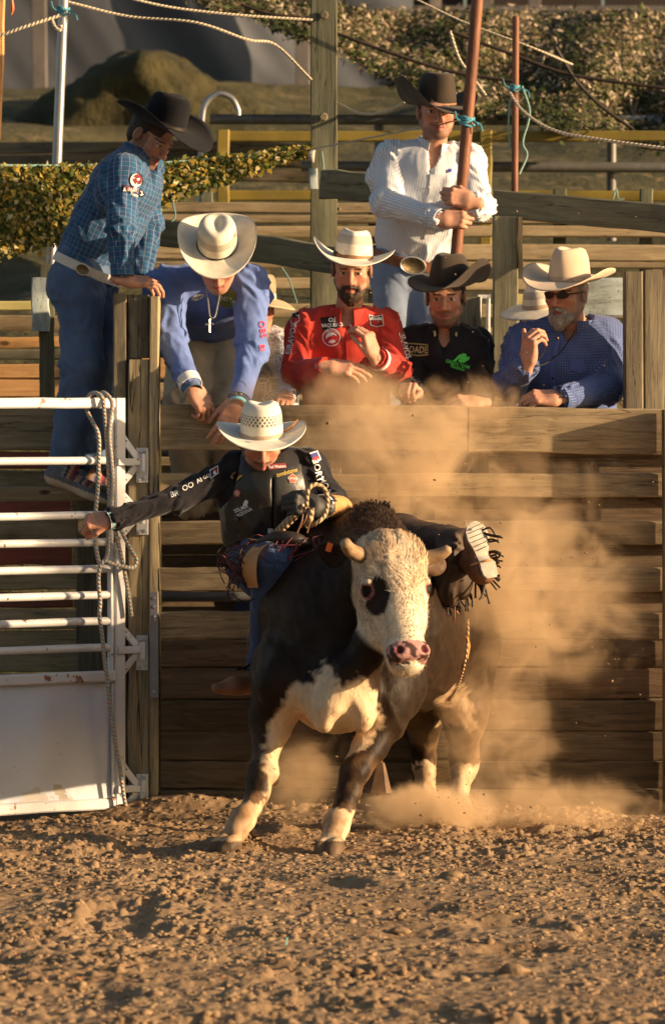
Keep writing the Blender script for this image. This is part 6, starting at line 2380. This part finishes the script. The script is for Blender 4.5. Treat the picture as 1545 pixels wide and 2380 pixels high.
    # horns
    for pts, rr in (([hp(-.085, -.03, .055), hp(-.135, .0, .050), hp(-.180, .040, .046), hp(-.205, .080, .036)], [.030, .030, .027, .021]),
                    ([hp(.085, -.05, .050), hp(.140, -.03, .060), hp(.19, -.005, .058), hp(.218, .02, .048)], [.031, .029, .025, .018])):
        Vh, Fh, Ch = tube_geo(pts, rr, 14, 5)
        q = Ch[:, 1] / Ch[:, 1].max()
        tip = unit(np.array(pts[-1]) - np.array(pts[-2]))
        n = vnoise(Vh * 60, 2)
        Vh = np.concatenate([Vh, [Vh[-14:].mean(0) + tip * .010]])
        m = len(Vh) - 1
        Fh = Fh[:-1] + [(m - 14 + i, m - 14 + (i + 1) % 14, m) for i in range(14)]
        c = np.array([.30, .195, .105])[None] * (.45 + 1.0 * fbm(Vh[:-1] * np.array([40, 40, 90]), 3, 6))[:, None]
        c = np.concatenate([c * (1 - .35 * (q < .3))[:, None], [[.36, .25, .15]]])
        mk('horn', Vh, Fh, M['horn'], o, True, col=c)
    # ears
    for base, tip, nrm, cl, w in ((W(832, 1325, -1.70), W(742, 1272, -1.62), (-.35, -.75, -.5), black, .062), (W(990, 1318, -1.72), W(1034, 1312, -1.66), (.3, -.9, 0), np.array([.07, .04, .024]), .040)):
        ax = tip - base
        ln = np.linalg.norm(ax)
        x = unit(ax)
        z = unit(np.asarray(nrm) - x * (np.asarray(nrm) @ x))
        y = np.cross(z, x)
        ge = Grid((-.03, -.09, -.05), (ln + .03, .09, .05), .006)
        ge.op(ell((ln * .5, 0, 0), (ln * .56, w, .016)), .01)
        ge.op(ell((ln * .5, 0, .022), (ln * .42, w * .7, .018)), .01, 'sub')
        ge.op(rcone((-.02, 0, -.004), (ln * .3, 0, -.004), .028, .022), .03)
        Ve, Fe = ge.mesh(1)
        ce = np.tile(cl, (len(Ve), 1)) * (.7 + .8 * vnoise(Ve * 90, 3))[:, None]
        mk('ear', base + Ve[:, :1] * x + Ve[:, 1:2] * y + Ve[:, 2:] * z, Fe, M['hide'], o, True, col=ce)
    tg = beam('ear_tag', W(762, 1282, -1.70), W(768, 1262, -1.70), .022, .006, M['plastic_orange'], o, up=(0, 1, 0), segs=1, wob=0)
    beam('ear_tag', W(1012, 1290, -1.745), W(1028, 1284, -1.745), .018, .006, M['plastic_orange'], o, up=(0, 1, 0), segs=1, wob=0)
    # hair: poll curls, forehead, hump tuft, chin and chest fringe
    r = np.random.default_rng(5)

    def fur(name, mask, n, length, dirf, width=.0022, curl=.5, shade=1.0, lift=.6):
        w = mask / mask.sum()
        idx = r.choice(len(V), n, p=w)
        b = V[idx] + Nn[idx] * -.002 + r.normal(0, .004, (n, 3))
        nn = Nn[idx]
        d = dirf(idx) + r.normal(0, curl, (n, 3)) * .6
        d -= nn * (d * nn).sum(1)[:, None]
        d /= np.linalg.norm(d, axis=1)[:, None]
        ln = length * r.uniform(.5, 1.3, n)
        side = np.cross(nn, d) * width
        k1 = b + (nn * lift + d * .8) * (ln * .5)[:, None]
        k2 = b + (nn * lift * .75 + d * 1.5 + r.normal(0, curl * .25, (n, 3))) * (ln * .75)[:, None]
        VV = np.stack([b - side, b + side, k1 - side * .8, k1 + side * .8, k2], 1).reshape(-1, 3)
        i = np.arange(n)[:, None] * 5
        F4 = [tuple(q) for q in (i + np.array([0, 1, 3, 2])).tolist()] + [tuple(q) for q in (i + np.array([2, 3, 4])).tolist()]
        c = np.repeat(np.clip(col[idx] * shade * r.uniform(.8, 1.15, (n, 1)) * (.62 + .76 * fbm(b * 42, 2, 5))[:, None], 0, 1), 5, 0)
        ob = mk(name, VV, F4, M['fur'], o, True, col=c)
        return tag(ob, kind='stuff')
    fr = np.clip(Nn @ np.array([0, -1, 0]) + .5, 0, 1)
    eyes = np.min([np.linalg.norm(L - np.array([s * .119, -.016, .196]), axis=1) for s in (-1, 1)], 0)
    face = hw * (eyes > .048) * sstep(.33, .2, L[:, 2]) * sstep(-.1, -.05, L[:, 1]) * fr * (1 - patch)
    swirl = np.array([0, 0, .24])

    def facedir(idx):
        q = L[idx]
        a = q - swirl
        rad = a * np.array([1, 0, 1])
        rad = np.where((q[:, 2] < .24)[:, None], rad * np.array([1.3, 0, 1]), np.array([[0, 0, 1.]]))
        wv = np.stack([vnoise(q * 28 + 3, 1) - .5, np.zeros(len(q)), vnoise(q * 28 + 40, 2) - .5], 1) * .30
        return (rad + wv) @ HRM * 9
    fur('face_hair', face * (.35 + sstep(.2, .05, L[:, 2])), 15000, .021, facedir, .0014, .12, 1.06, .14)
    fur('cheek_hair', hw * (eyes > .045) * (L[:, 2] > .1) * (L[:, 2] < .42) * fr * (1 - patch) + 1e-9, 3500, .007, lambda i: np.tile(HD, (len(i), 1)), .0018, .3, 1.08)
    hump = np.exp(-(((px_of(V) - np.array([858, 1205])) / np.array([46, 40])) ** 2).sum(1)) * (1 - hw) * (V[:, 1] < -.9) * (Nn[:, 2] > -.1)
    fur('hump_hair', hump, 3000, .019, lambda i: np.tile((.15, -.2, .75), (len(i), 1)), .0016, .5, 1.9, .9)
    chin = hw * (L[:, 2] > .44) * (L[:, 1] < -.02) + 1e-9
    fur('chin_hair', chin, 350, .014, lambda i: np.tile((0, -.2, -1), (len(i), 1)), .0012, .5, .8)
    rest = (1 - hw) * (V[:, 2] > .1) * np.clip(.9 - np.abs(Nn[:, 1]) * .6, .1, 1)
    fur('coat_hair', rest, 9000, .013, lambda i: np.stack([(V[i, 0] - .1) * .3, np.full(len(i), .35), np.full(len(i), -.8)], 1), .0016, .35, .85, .2)
    # bell and straps hung on the bull
    bl = empty('cow_bell', W(875, 1810, -1.05))
    tag(bl, 'brass cow bell hanging under the bull behind its front leg', 'bell')
    def bell_ring(py, rx, ry, cx=875):
        c = W(cx, py, -1.05)
        return [c + np.array([rx * sx, ry * sy, 0]) for sx, sy in ((-1, -.5), (-.5, -1), (.6, -1), (1, -.4), (1, .6), (.4, 1), (-.6, 1), (-1, .5))]
    rows = [bell_ring(1772, .018, .014, 882), bell_ring(1778, .022, .017, 882), bell_ring(1842, .056, .04, 877), bell_ring(1842, .050, .035, 877), bell_ring(1785, .017, .012, 882)]
    Vb = np.concatenate(rows)
    Fb = [(k * 8 + i, k * 8 + (i + 1) % 8, (k + 1) * 8 + (i + 1) % 8, (k + 1) * 8 + i) for k in range(4) for i in range(8)] + [tuple(range(8))]
    mk('bell_body', Vb, Fb, M['bell'], bl, True, auto=35)
    tube('bell_strap', [W(884, 1775, -1.05), W(885, 1740, -1.05), W(880, 1690, -1.05), W(872, 1640, -1.05)], .008, M['leather_brown'], bl, 6, 3)
    tube('clapper', [W(880, 1790, -1.05), W(879, 1850, -1.05)], [.003, .008], M['bell'], bl, 6)
    fs = empty('flank_strap', W(1080, 1560, -.55))
    tag(fs, 'rope strap round the flank of the bull with a pale tag', 'strap')
    tree = BVHTree.FromPolygons([Vector(v) for v in V], [tuple(map(int, f)) for f in F])

    def on_body(pts, out=.008):
        res = []
        for (x, y) in pts:
            d = unit(W(x, y, 0) - EYE)
            loc, nrm, i, dist = tree.ray_cast(Vector(EYE), Vector(d), 60)
            if loc is not None:
                res.append(np.array(loc) - d * out)
        return res
    for pts, rr in (([(1086, 1440), (1086, 1480), (1082, 1520), (1074, 1560), (1060, 1600), (1044, 1628)], .007),):
        q = on_body(pts)
        if len(q) > 2:
            tube('strap_rope', q, rr, M['rope_braid'], fs, 7, 4)
    q = on_body([(1084, 1480), (1087, 1500), (1084, 1530)], .016)
    if len(q) > 1:
        tube('strap_tag', q, [.007, .010, .006], M['leather_tan'], fs, 6, 3)
    return o, V, F, tree


bull, BULL_V, BULL_F, bull_tree = build_bull()


# ------------------------------------------------------------------ the rider
def rider():
    J = jset(head=(607, 1023, -1.11), neck=(622, 1082, -1.03), chest=(628, 1150, -1.03), pelvis=(622, 1262, -1.0), fwd=(.08, -1, .12),
             sA=(552, 1092, -1.03), eA=(412, 1160, -1.12), wA=(262, 1206, -1.22), sB=(712, 1086, -1.02), eB=(779, 1176, -1.06), wB=(748, 1176, -1.32),
             hA=(600, 1285, -1.02), kA=(632, 1308, -1.40), aA=(616, 1555, -1.22), hB=(700, 1268, -.98), kB=(925, 1268, -.92), aB=(1082, 1285, -1.22))
    o, R = make_person('bull rider in a black shirt, leather vest and cream straw hat, one arm flung out', J, 1.0, (.50, .25, .165), None, W(620, 1400, -1.0),
                       dict(fwd=(.08, -.90, -.42), up=(0, -.40, .92), hair=(.025, .015, .01), stubble=.8),
                       [dict(wrist=J['wA'] + np.array([-.012, 0, 0]), along=(-1, -.05, -.12), dorsal=(-.1, -.80, .6), side=(-.3, -.5, -.6), curls=[(1.0, 1.05, .6), (1.1, 1.1, .6), (1.15, 1.15, .6), (1.2, 1.15, .6)], thumb=(.45, .6), spread=.04, size=.95)])
    V, F, uv = shirt_geo(J, .98, seed=71, amp=.013, sleeve=.84)
    sh = mk('shirt', V, F, M['rider_shirt'], o, cuv=uv)
    V, F, uv = trousers_geo(J, .98, amp=.010, loose=1.1, legs='A')
    mk('jeans', V, F, M['denim_dark'], o, cuv=uv)
    collar(J, M['rider_shirt'], sh, 1.0, .02)
    band_on_wrist(J, 'A', M['cuff_white'], o, 1.0, .000, .022, 'wristband', .036)
    band_on_wrist(J, 'A', M['twine_blue'], o, 1.0, .008, .007, 'wristband', .0375)
    hat(o, W(607, 1011, -1.165), (.06, -.97, -.20), (.01, -.20, 1), M['straw_rider'], ('band_tan', .018), crown=.126, brim=.098, side=.046, front=-.014, back=0, pinch=.06, dent=.02, taper=.12, roll=1.7, sx=1.03)
    feather = tube('hat_feather', [W(655, 1004, -1.13), W(672, 996, -1.14), W(692, 975, -1.15)], [.004, .006, .003], M['leather_tan'], o, 6, 3)
    hairshell(o, J['head'], R, M['hair_dark'])
    # protective vest: a thick shell over chest and belly, open in front
    T = torso_frame(J)
    up = T[2]
    g = Grid(np.min([J['pelvis'], J['neck']], 0) - .27, np.max([J['pelvis'], J['neck']], 0) + .25, .0075)
    wst = J['pelvis'] * .55 + J['chest'] * .45
    g.op(ecap(J['pelvis'] + up * .02, wst, .168, .178, T[1], 1.34), .04)
    g.op(ecap(wst, J['chest'], .178, .190, T[1], 1.34), .05)
    for a in 'AB':
        g.op(rcone(J['neck'] * .62 + J['s' + a] * .38 - up * .01, J['neck'] * .30 + J['s' + a] * .70 + up * .005, .064, .060), .05)
        g.op(ecap(J['chest'] + up * .02, J['s' + a] * .8 + J['chest'] * .2 - up * .05, .14, .09, T[1], 1.15), .05)
    for a in 'AB':
        S = J['s' + a]
        dv = unit(J['e' + a] - S)
        g.op(rcone(S + dv * .03 - up * .01, S + dv * .25, .085, .10), .02, 'sub')
    g.op(rcone(J['neck'] - up * .02, J['neck'] + up * .2, .068, .09), .012, 'sub')
    g.op(halfspace(J['pelvis'] - up * .005, -up, J['pelvis'] - .4, J['pelvis'] + .4), .01, 'sub')
    g.op(rbox(J['chest'] + T[1] * .15 - up * .08, (.003, .07, .16), np.stack([T[0], T[1], T[2]]), .002), .006, 'sub')
    V, F = g.mesh(1)
    V, _ = wrinkle(V, normals(V, F), [(J['pelvis'], J['chest'], .17, .18, T[1], 't')], 5, .006)
    vest = mk('vest', V, F, M['vest'], o, True)
    c, cs = Cloth(vest), Cloth(sh)
    for (x, y) in ((540, 1205), (545, 1245)):
        q = c.hit(x + 8, y)
        if q is not None:
            beam('side_buckle', q[0] + np.array([-.012, -.008, 0]), q[0] + np.array([.012, -.008, .002]), .008, .022, M['leather'], vest)
    P = c.hit(628, 1246)
    if P is not None:
        beam('zip_tab', P[0] + np.array([0, -.008, -.02]), P[0] + np.array([0, -.008, .03]), .02, .006, M['tape'], vest, up=(0, 1, 0))
    badge(c, 541, 1077, 19, 19, (.45, .12, .08), 0, 'pent')
    badge(c, 541, 1077, 13, 13, (.55, .35, .28), 0, 'pent', .0045)
    badge(c, 548, 1107, 24, 22, (.08, .05, .04), 0, 'oval')
    badge(c, 549, 1105, 12, 12, (.45, .40, .32), 0, 'tri', .0045)
    polybadge(c, [(542, 1121), (556, 1106), (562, 1103), (563, 1106), (552, 1116), (544, 1125)], GOLD, .006)
    badge(c, 551, 1146, 18, 20, (.50, .13, .09), 0, 'pent')
    badge(c, 551, 1146, 12, 13, (.60, .38, .30), 0, 'pent', .0045)
    polybadge(c, [(623, 1079), (664, 1076), (666, 1087), (625, 1092)], (.22, .04, .05), .0035, 'badge')
    lettering(c, 'Paul Westers', 644, 1084, 7, WHITE, 3, .75)
    lettering(c, 'tombstone', 667, 1097, 10, GOLD, 16, .8, slant=.2)
    badge(c, 680, 1112, 22, 24, (.45, .30, .22), 0, 'pent')
    badge(c, 680, 1112, 18, 20, (.52, .10, .07), 0, 'pent', .0045)
    lettering(c, 'TOPTEAM', 680, 1112, 4, WHITE, 0, .9, .006)
    lettering(c, 'SELMA', 560, 1182, 8.5, WHITE, 22)
    lettering(c, 'ARIZONA', 565, 1192, 8, WHITE, 26, .9)
    polybadge(c, [(564, 1176), (567, 1166), (572, 1161), (577, 1166), (574, 1176)], WHITE)
    for pts, col, l in (([(487, 1092), (507, 1081), (508, 1100), (490, 1113)], WHITE, .0035), ([(489, 1094), (505, 1084), (506, 1098), (491, 1110)], (.40, .03, .04), .0045), ([(489, 1094), (497, 1089), (499, 1104), (491, 1110)], (.05, .05, .18), .0052), ([(496, 1098), (499, 1092), (502, 1097), (502, 1101), (497, 1103)], WHITE, .006)):
        polybadge(cs, pts, col, l, 'badge')
    lettering(cs, 'BR', 406, 1147, 13, WHITE, 16, .95, slant=.1)
    lettering(cs, 'OO', 437, 1130, 13, WHITE, 26, .95, slant=.1)
    lettering(cs, 'AI', 463, 1116, 11, WHITE, 28, .95)
    lettering(cs, 'GO', 480, 1107, 8, WHITE, 24)
    for pts, col, l in (([(719, 1053), (738, 1047), (747, 1068), (731, 1077)], WHITE, .0035), ([(721, 1055), (737, 1050), (744, 1067), (732, 1074)], (.40, .03, .04), .0045), ([(721, 1055), (737, 1050), (740, 1059), (726, 1065)], (.05, .05, .18), .0052)):
        polybadge(cs, pts, col, l, 'badge')
    lettering(cs, 'BORT', 739, 1093, 15, WHITE, -76, 1.0)
    lettering(cs, 'NOA', 756, 1128, 14, WHITE, -60, .95)
    # riding glove and wrist guard
    V, F, _ = hand_geo(J['wB'] + np.array([-.008, -.01, -.004]), (-.92, -.35, .10), (-.35, -.9, .25), (.0, .1, 1), curls=[(.8, 1.1, .7)] * 4, thumb=(.5, .6), spread=.03, size=1.12, fat=1.12)
    gl = mk('riding_glove', V, F, M['glove'], o, True)
    band_on_wrist(J, 'B', M['cuff_white'], gl, 1.0, -.022, .024, 'wrist_tape', .043)
    dv = unit(J['wB'] - J['eB'])
    Vg, Fg, Cg = tube_geo([J['eB'] + np.array([.015, 0, -.012]), J['eB'] + dv * .10 + np.array([.012, 0, -.008]), J['wB'] - dv * .045], [.055, .052, .045], 18, 4)
    mk('wrist_guard', Vg, Fg, M['leather_tan'], o, True, auto=50)
    # chaps: leather shells over both legs
    H, K, A = J['hB'], J['kB'], J['aB']
    g = Grid(np.min([H, K, A], 0) - .26, np.max([H, K, A], 0) + .22, .008)
    g.op(rcone(H, K, .125, .115), .05)
    g.op(rcone(K, A + np.array([-.02, .02, 0]), .115, .095), .05)
    g.op(ecap(K + np.array([.02, -.02, -.10]), A + np.array([-.06, .02, -.12]), .11, .085, (0, 1, .2), 1.9), .05)
    g.op(halfspace(A + np.array([.022, 0, 0]), unit(A - K), A - .25, A + .25), .008, 'sub')
    V, F = g.mesh(1)
    V, _ = wrinkle(V, normals(V, F), [(H, K, .12, .11, np.array([0, -1., 0]), 'a'), (K, A, .11, .095, np.array([0, -1., 0]), 'a')], 9, .010)
    ch = mk('chaps', V, F, M['chaps'], o, True)
    H, K, A = J['hA'], J['kA'], J['aA']
    # left chap wing: a stiff tan flap along the outside of the thigh and knee
    pa = np.array([W(655, 1240, -1.16), W(622, 1250, -1.26), W(594, 1265, -1.36), W(571, 1288, -1.42), W(562, 1312, -1.43), W(565, 1341, -1.42), W(577, 1366, -1.40)])
    pb = np.array([W(668, 1256, -1.30), W(640, 1258, -1.42), W(616, 1270, -1.48), W(600, 1292, -1.50), W(596, 1322, -1.50), W(597, 1345, -1.49), W(600, 1366, -1.46)])
    pa, pb = crspline(pa, 4), crspline(pb, 4)
    n = len(pa)
    Vf = np.concatenate([pa, pb, pb + np.array([0, .012, 0]), pa + np.array([.008, .012, 0])])
    Ff = [(k * n + i, k * n + i + 1, ((k + 1) % 4) * n + i + 1, ((k + 1) % 4) * n + i) for k in range(4) for i in range(n - 1)]
    fl = mk('chap_flap', Vf, Ff, M['leather_tan'], o, True, auto=60)
    pt = np.array([W(600, 1262, -1.36), W(640, 1250, -1.40), W(690, 1256, -1.42), W(735, 1282, -1.36)])
    V, F, C_ = tube_geo(pt, [.014, .026, .030, .016], 12, 6)
    mk('chap_thigh', V, F, M['leather'], o, True)
    r = np.random.default_rng(12)
    st = []
    for k in range(26):                                                # looping fringe thrown out to the left
        a = pa[min(n - 1, int(r.uniform(.15, .95) * n))]
        x1, y1 = r.uniform(492, 560), r.uniform(1285, 1385)
        mid = W(x1, y1, a[1] + r.uniform(-.08, .08))
        e = W(r.uniform(520, 600), min(1392, y1 + r.uniform(0, 60)), a[1] + r.uniform(-.06, .06))
        top = (a + mid) / 2 + np.array([0, 0, r.uniform(-.02, .05)])
        st.append(([a, top, mid, (mid + e) / 2 + np.array([0, 0, -.02]), e], .0028))
    tag(tubes('fringe', st[:14], M['fringe_dark'], fl, 4, 5), kind='stuff')
    tag(tubes('fringe', st[14:], M['fringe_red'], fl, 4, 5), kind='stuff')
    tag(tubes('fringe', [([W(x, 1250 + r.uniform(-8, 12), -1.38), W(x + r.uniform(-25, 25), 1262 + r.uniform(-10, 14), -1.46), W(x + r.uniform(-60, 30), 1280 + r.uniform(-14, 30), -1.47)], .003) for x in r.uniform(640, 760, 16)], M['fringe_red'], fl, 4, 4), kind='stuff')
    st = []
    for k in range(46):                                                # fringe along the lower edge of the raised leg
        t = r.uniform(0, 1)
        x, y = np.interp(t, [0, .5, 1], [1005, 1070, 1135]), np.interp(t, [0, .5, 1], [1398, 1386, 1352])
        yy = -1.10 - .12 * t
        a = W(x, y - 22, yy)
        d = W(x + r.uniform(-14, 22) + 8 * t, y + r.uniform(12, 42), yy + r.uniform(-.05, .03))
        st.append(([a, (a + d) / 2 + r.normal(0, .005, 3), d], .0042))
    for k in range(16):                                                # beyond the boot and over the hump
        y = r.uniform(1225, 1345)
        a = W(1118 + (y - 1225) * .2, y, -1.36)
        st.append(([a, a + np.array([.03, -.01, r.uniform(-.01, .015)]), W(1150 + r.uniform(0, 20), y + r.uniform(-8, 14), -1.38)], .0042))
    for k in range(9):
        x = r.uniform(850, 905)
        st.append(([W(x, 1205, -.98), W(x + r.uniform(-4, 10), 1180 + r.uniform(-16, 6), -.98), W(x + r.uniform(-8, 22), 1166 + r.uniform(-6, 14), -.98)], .0042))
    tag(tubes('fringe', st, M['fringe_dark'], ch, 4, 3), kind='stuff')
    tag(tubes('fringe', [([W(x, 1378, -1.05), W(x + r.uniform(-6, 8), 1400, -1.07), W(x + r.uniform(-14, 20), 1430 + r.uniform(-10, 30), -1.06)], .0034) for x in r.uniform(1005, 1060, 12)], M['leather_brown'], ch, 4, 3), kind='stuff')
    # boots: one seen from the side, one showing its sole
    an = J['aA'] + np.array([-.004, 0, -.012])
    f = unit((-.82, -.45, -.12))
    V, F = boot_geo(an, an + f * .2, (.05, 0, 1), .98)
    mk('boot', V, F, M['leather_brown'], o, True)
    tie = tubes('boot_strap', [([an + np.array([-.02, -.05, .06]), W(575, 1549, -1.32), W(552, 1556, -1.36)], .005), ([an + np.array([-.02, -.05, .055]), W(578, 1556, -1.32), W(556, 1550, -1.37)], .003)], M['felt_black'], o, 5, 4)
    s0, s1 = W(1140, 1345, -1.42), W(1100, 1212, -1.36)
    ax = unit(s1 - s0)
    nr_ = unit(np.array([.42, -.90, 0]) - ax * (np.array([.42, -.90, 0]) @ ax))
    wd = np.cross(ax, nr_)
    ln = np.linalg.norm(s1 - s0)
    prof = [(0, .020), (.06, .030), (.18, .033), (.27, .031), (.32, .026), (.42, .024), (.55, .034), (.70, .046), (.84, .045), (.94, .034), (1.0, .012)]
    L_ = [s0 + ax * ln * t + wd * w for t, w in prof]
    Rr = [s0 + ax * ln * t - wd * w for t, w in prof]
    raise_ = lambda t: .0 if t > .30 else .012
    n = len(prof)
    V, F = [], []
    for (t, w) in prof:
        c0 = s0 + ax * ln * t + nr_ * (raise_(t) - .012 * sstep(.3, .42, t) * sstep(.6, .42, t))
        for q in (-1, -.5, 0, .5, 1):
            V.append(c0 + wd * w * q + nr_ * (.004 * (1 - q * q)))
        for q in (1, -1):
            V.append(c0 + wd * w * q * .98 - nr_ * .016)
    for i in range(n - 1):
        a, b = i * 7, (i + 1) * 7
        for q in range(4):
            F.append((a + q, a + q + 1, b + q + 1, b + q))
        F += [(a + 4, a + 5, b + 5, b + 4), (a + 5, a + 6, b + 6, b + 5), (a + 6, a, b, b + 6)]
    F += [tuple(range(7)), tuple(range((n - 1) * 7 + 6, (n - 1) * 7 - 1, -1))]
    so = mk('boot_sole', np.array(V), F, M['sole'], o, True, auto=40)
    for t in (.52, .60, .68, .76, .84, .91):
        w = np.interp(t, [p[0] for p in prof], [p[1] for p in prof])
        tube('tread_groove', [s0 + ax * ln * (t + .03) + wd * w * .8 + nr_ * .0045, s0 + ax * ln * t + nr_ * .0062, s0 + ax * ln * (t - .03) - wd * w * .8 + nr_ * .0045], .0014, M['leather'], so, 5)
    g = Grid(np.min([s0, s1, A], 0) - .14, np.max([s0, s1, A], 0) + .14, .007)
    bk = -nr_
    g.op(ecap(s0 + ax * .03 + bk * .03, s0 + ax * .06 + bk * .05, .036, .042, ax, 1.0), .02)
    g.op(ecap(s0 + ax * .05 + bk * .045, s0 + ax * (ln - .06) + bk * .036, .044, .042, bk, 1.15), .03)
    g.op(ecap(s0 + ax * (ln - .07) + bk * .034, s0 + ax * (ln - .03) + bk * .030, .043, .026, bk, 1.3), .03)
    g.op(rcone(s0 + ax * .055 + bk * .07, J['aB'] + np.array([0, .04, 0]), .046, .055), .03)
    g.op(halfspace(s0 - nr_ * .012, nr_, s0 - .3, s0 + .3), .003, 'sub')
    V, F = g.mesh(1)
    bt = mk('boot', V, F, M['leather_brown'], o, True)
    sp = tube('spur', [s0 + ax * .075 + wd * .05 + bk * .03, s0 + ax * .07 + bk * -.018, s0 + ax * .075 - wd * .05 + bk * .03], .004, M['leather_tan'], bt, 6, 4)
    tube('spur_shank', [W(1128, 1350, -1.30), W(1122, 1378, -1.27), W(1114, 1394, -1.25)], .0045, M['silver'], bt, 6, 3)
    # bull rope
    rp = empty('bull_rope', W(680, 1220, -1.2))
    tag(rp, 'braided tan bull rope gripped in the glove of the rider', 'rope')
    br = tube('braid', [W(708, 1176, -1.38), W(690, 1192, -1.36), W(664, 1218, -1.34), W(638, 1244, -1.30), W(622, 1262, -1.26)], [.012, .017, .017, .015, .012], M['rope_braid'], rp, 10, 5)
    tube('coil', [W(712, 1180, -1.42), W(716, 1140, -1.42), W(732, 1126, -1.40), W(752, 1134, -1.38), W(761, 1160, -1.38), W(756, 1195, -1.40), W(738, 1214, -1.42), W(722, 1222, -1.40)], .0085, M['rope_braid'], rp, 8, 6)
    tube('tail', [W(724, 1180, -1.42), W(720, 1205, -1.42), W(712, 1225, -1.41)], [.012, .014, .010], M['rope_braid'], rp, 8, 4)
    for (x0, y0, x1, y1) in ((716, 1178, 700, 1226), (720, 1180, 714, 1238), (706, 1178, 690, 1240)):
        tube('thong', [W(x0, y0, -1.41), W((x0 + x1) / 2 + 4, (y0 + y1) / 2, -1.43), W(x1, y1, -1.42)], .004, M['leather_brown'], rp, 5, 4)
    tube('thong', [W(770, 1162, -1.2), W(800, 1170, -1.15), W(822, 1196, -1.1), W(830, 1215, -1.06)], .006, M['rope_braid'], rp, 6, 5)
    tag(tube('leather_lace', [W(597, 1400, -1.3), W(588, 1440, -1.32), W(577, 1480, -1.33), W(574, 1515, -1.33)], .0025, M['leather_brown'], None, 5, 5), 'thin loose leather lace dangling beside the dark jeans of the rider', 'lace')
    return o


rider()

# ------------------------------------------------------------------ dust in the air
def dust_material(name, scale, lo, hi, stretch=(1, 1, 1), dist=.6):
    b = NB(name)
    r = b.n('VectorMath', {0: b.n('TexCoord').outputs['Object']}, operation='LENGTH').outputs[1]
    fall = b.n('MapRange', {0: r, 1: 1.0, 2: .25, 3: 0.0, 4: 1.0}, interpolation_type='SMOOTHSTEP').outputs[0]
    pos = b.n('VectorMath', {0: b.n('NewGeometry').outputs['Position'], 1: stretch}, operation='MULTIPLY').outputs[0]
    f = b.n('TexNoise', {'Vector': pos, 'Scale': scale, 'Detail': 6.0, 'Roughness': .62, 'Distortion': dist}).outputs[0]
    cl = b.ramp(b.math('ADD', f, b.math('MULTIPLY', b.math('SUBTRACT', fall, .5), .30)), lo, hi)
    den = b.math('MULTIPLY', b.math('MULTIPLY', cl, fall), b.n('SeparateColor', {0: b.n('ObjectInfo').outputs['Color']}).outputs[0])
    v = b.n('VolumePrincipled', {'Color': (.95, .70, .44), 'Density': den, 'Anisotropy': 0.0})
    b.t.links.new(v.outputs[0], b.out.inputs[1])
    b.m.cycles.volume_step_rate = 1.0
    return b.m


DUST = dust_material('dust', 4.4, .48, .70, dist=1.6)
DUST_FINE = dust_material('dust_fine', 7.5, .38, .68)
import bmesh as _bm
_m = bpy.data.meshes.new('dust_cloud')
_b = _bm.new()
_bm.ops.create_icosphere(_b, subdivisions=3, radius=1.0)
_b.to_mesh(_m)
_b.free()
_m2 = _m.copy()
_m.materials.append(DUST)
_m2.materials.append(DUST_FINE)


def puff(px, py, y, rx, ry, rz, den, fine=False):
    o = bpy.data.objects.new('dust_cloud', _m2 if fine else _m)
    COL.objects.link(o)
    o.location = W(px, py, y)
    o.scale = (rx, ry, rz)
    o.color = (den, den, den, 1)
    tag(o, 'tan dust kicked up by the bull and drifting along the fence', kind='stuff')


puff(915, 1070, -.50, .66, .34, .46, 5.6)
puff(830, 930, -.16, .40, .22, .24, 6.5)
puff(1060, 940, -.14, .45, .18, .20, 5.0)
puff(1230, 1400, -.62, .72, .42, .62, 2.8)
puff(1150, 1330, -.85, .42, .24, .48, 2.6)
puff(985, 1885, -1.05, .40, .30, .15, 16.0, True)
puff(685, 1790, -1.30, .24, .16, .30, 4.2, True)
puff(1250, 1880, -.66, .80, .42, .22, 3.2)
puff(1150, 1700, -.80, .42, .36, .40, 2.2)
puff(1120, 1240, -.30, .95, .28, .85, 1.6)
puff(610, 930, -.14, .25, .14, .20, 2.4)

# flying bits of dirt
r = np.random.default_rng(31)
n = 520
ang = r.uniform(0, 1, n)
bx = np.where(ang < .35, r.normal(1000, 110, n), np.where(ang < .6, r.normal(1250, 190, n), r.uniform(640, 1520, n)))
by = np.where(ang < .35, r.normal(1880, 38, n), np.where(ang < .6, r.normal(1450, 250, n), r.uniform(480, 1880, n)))
yy = r.uniform(-1.5, -.15, n)
pts = np.array([W(a, min(c, 1915), d) for a, c, d in zip(bx, by, yy)])
tag(scatter_clods('flying_dirt', pts, np.clip(r.lognormal(math.log(.0022), .5, n), .0012, .009), M['dirt'], 0), 'specks of dirt flung through the air by the bull', kind='stuff')
# heap of crumbs thrown up by the near left hoof and grit along the gate
c = W(560, 1975, gy(1975))
q = np.stack([r.normal(c[0], .045, 420), r.normal(c[1], .06, 420)], 1)
h = ground_height(q) + np.abs(r.normal(0, .022, 420)) * np.exp(-((q[:, 0] - c[0]) / .06) ** 2)
tag(scatter_clods('dirt_crumbs', np.column_stack([q, h]), np.clip(r.lognormal(math.log(.005), .5, 420), .003, .016), M['dirt'], .3), 'dirt crumbs heaped round the near front hoof', kind='stuff')
# the small things lying on the sand
y = gy(2205)
p = W(664, 2205, y)
p[2] = ground_height(p[None, :2])[0] + .004
tag(beam('plastic_scrap', p, p + np.array([.004, .01, .022]), .007, .002, M['twine_green'], None, up=(0, 1, 0), segs=1), 'pale blue plastic scrap standing in the sand', 'scrap')
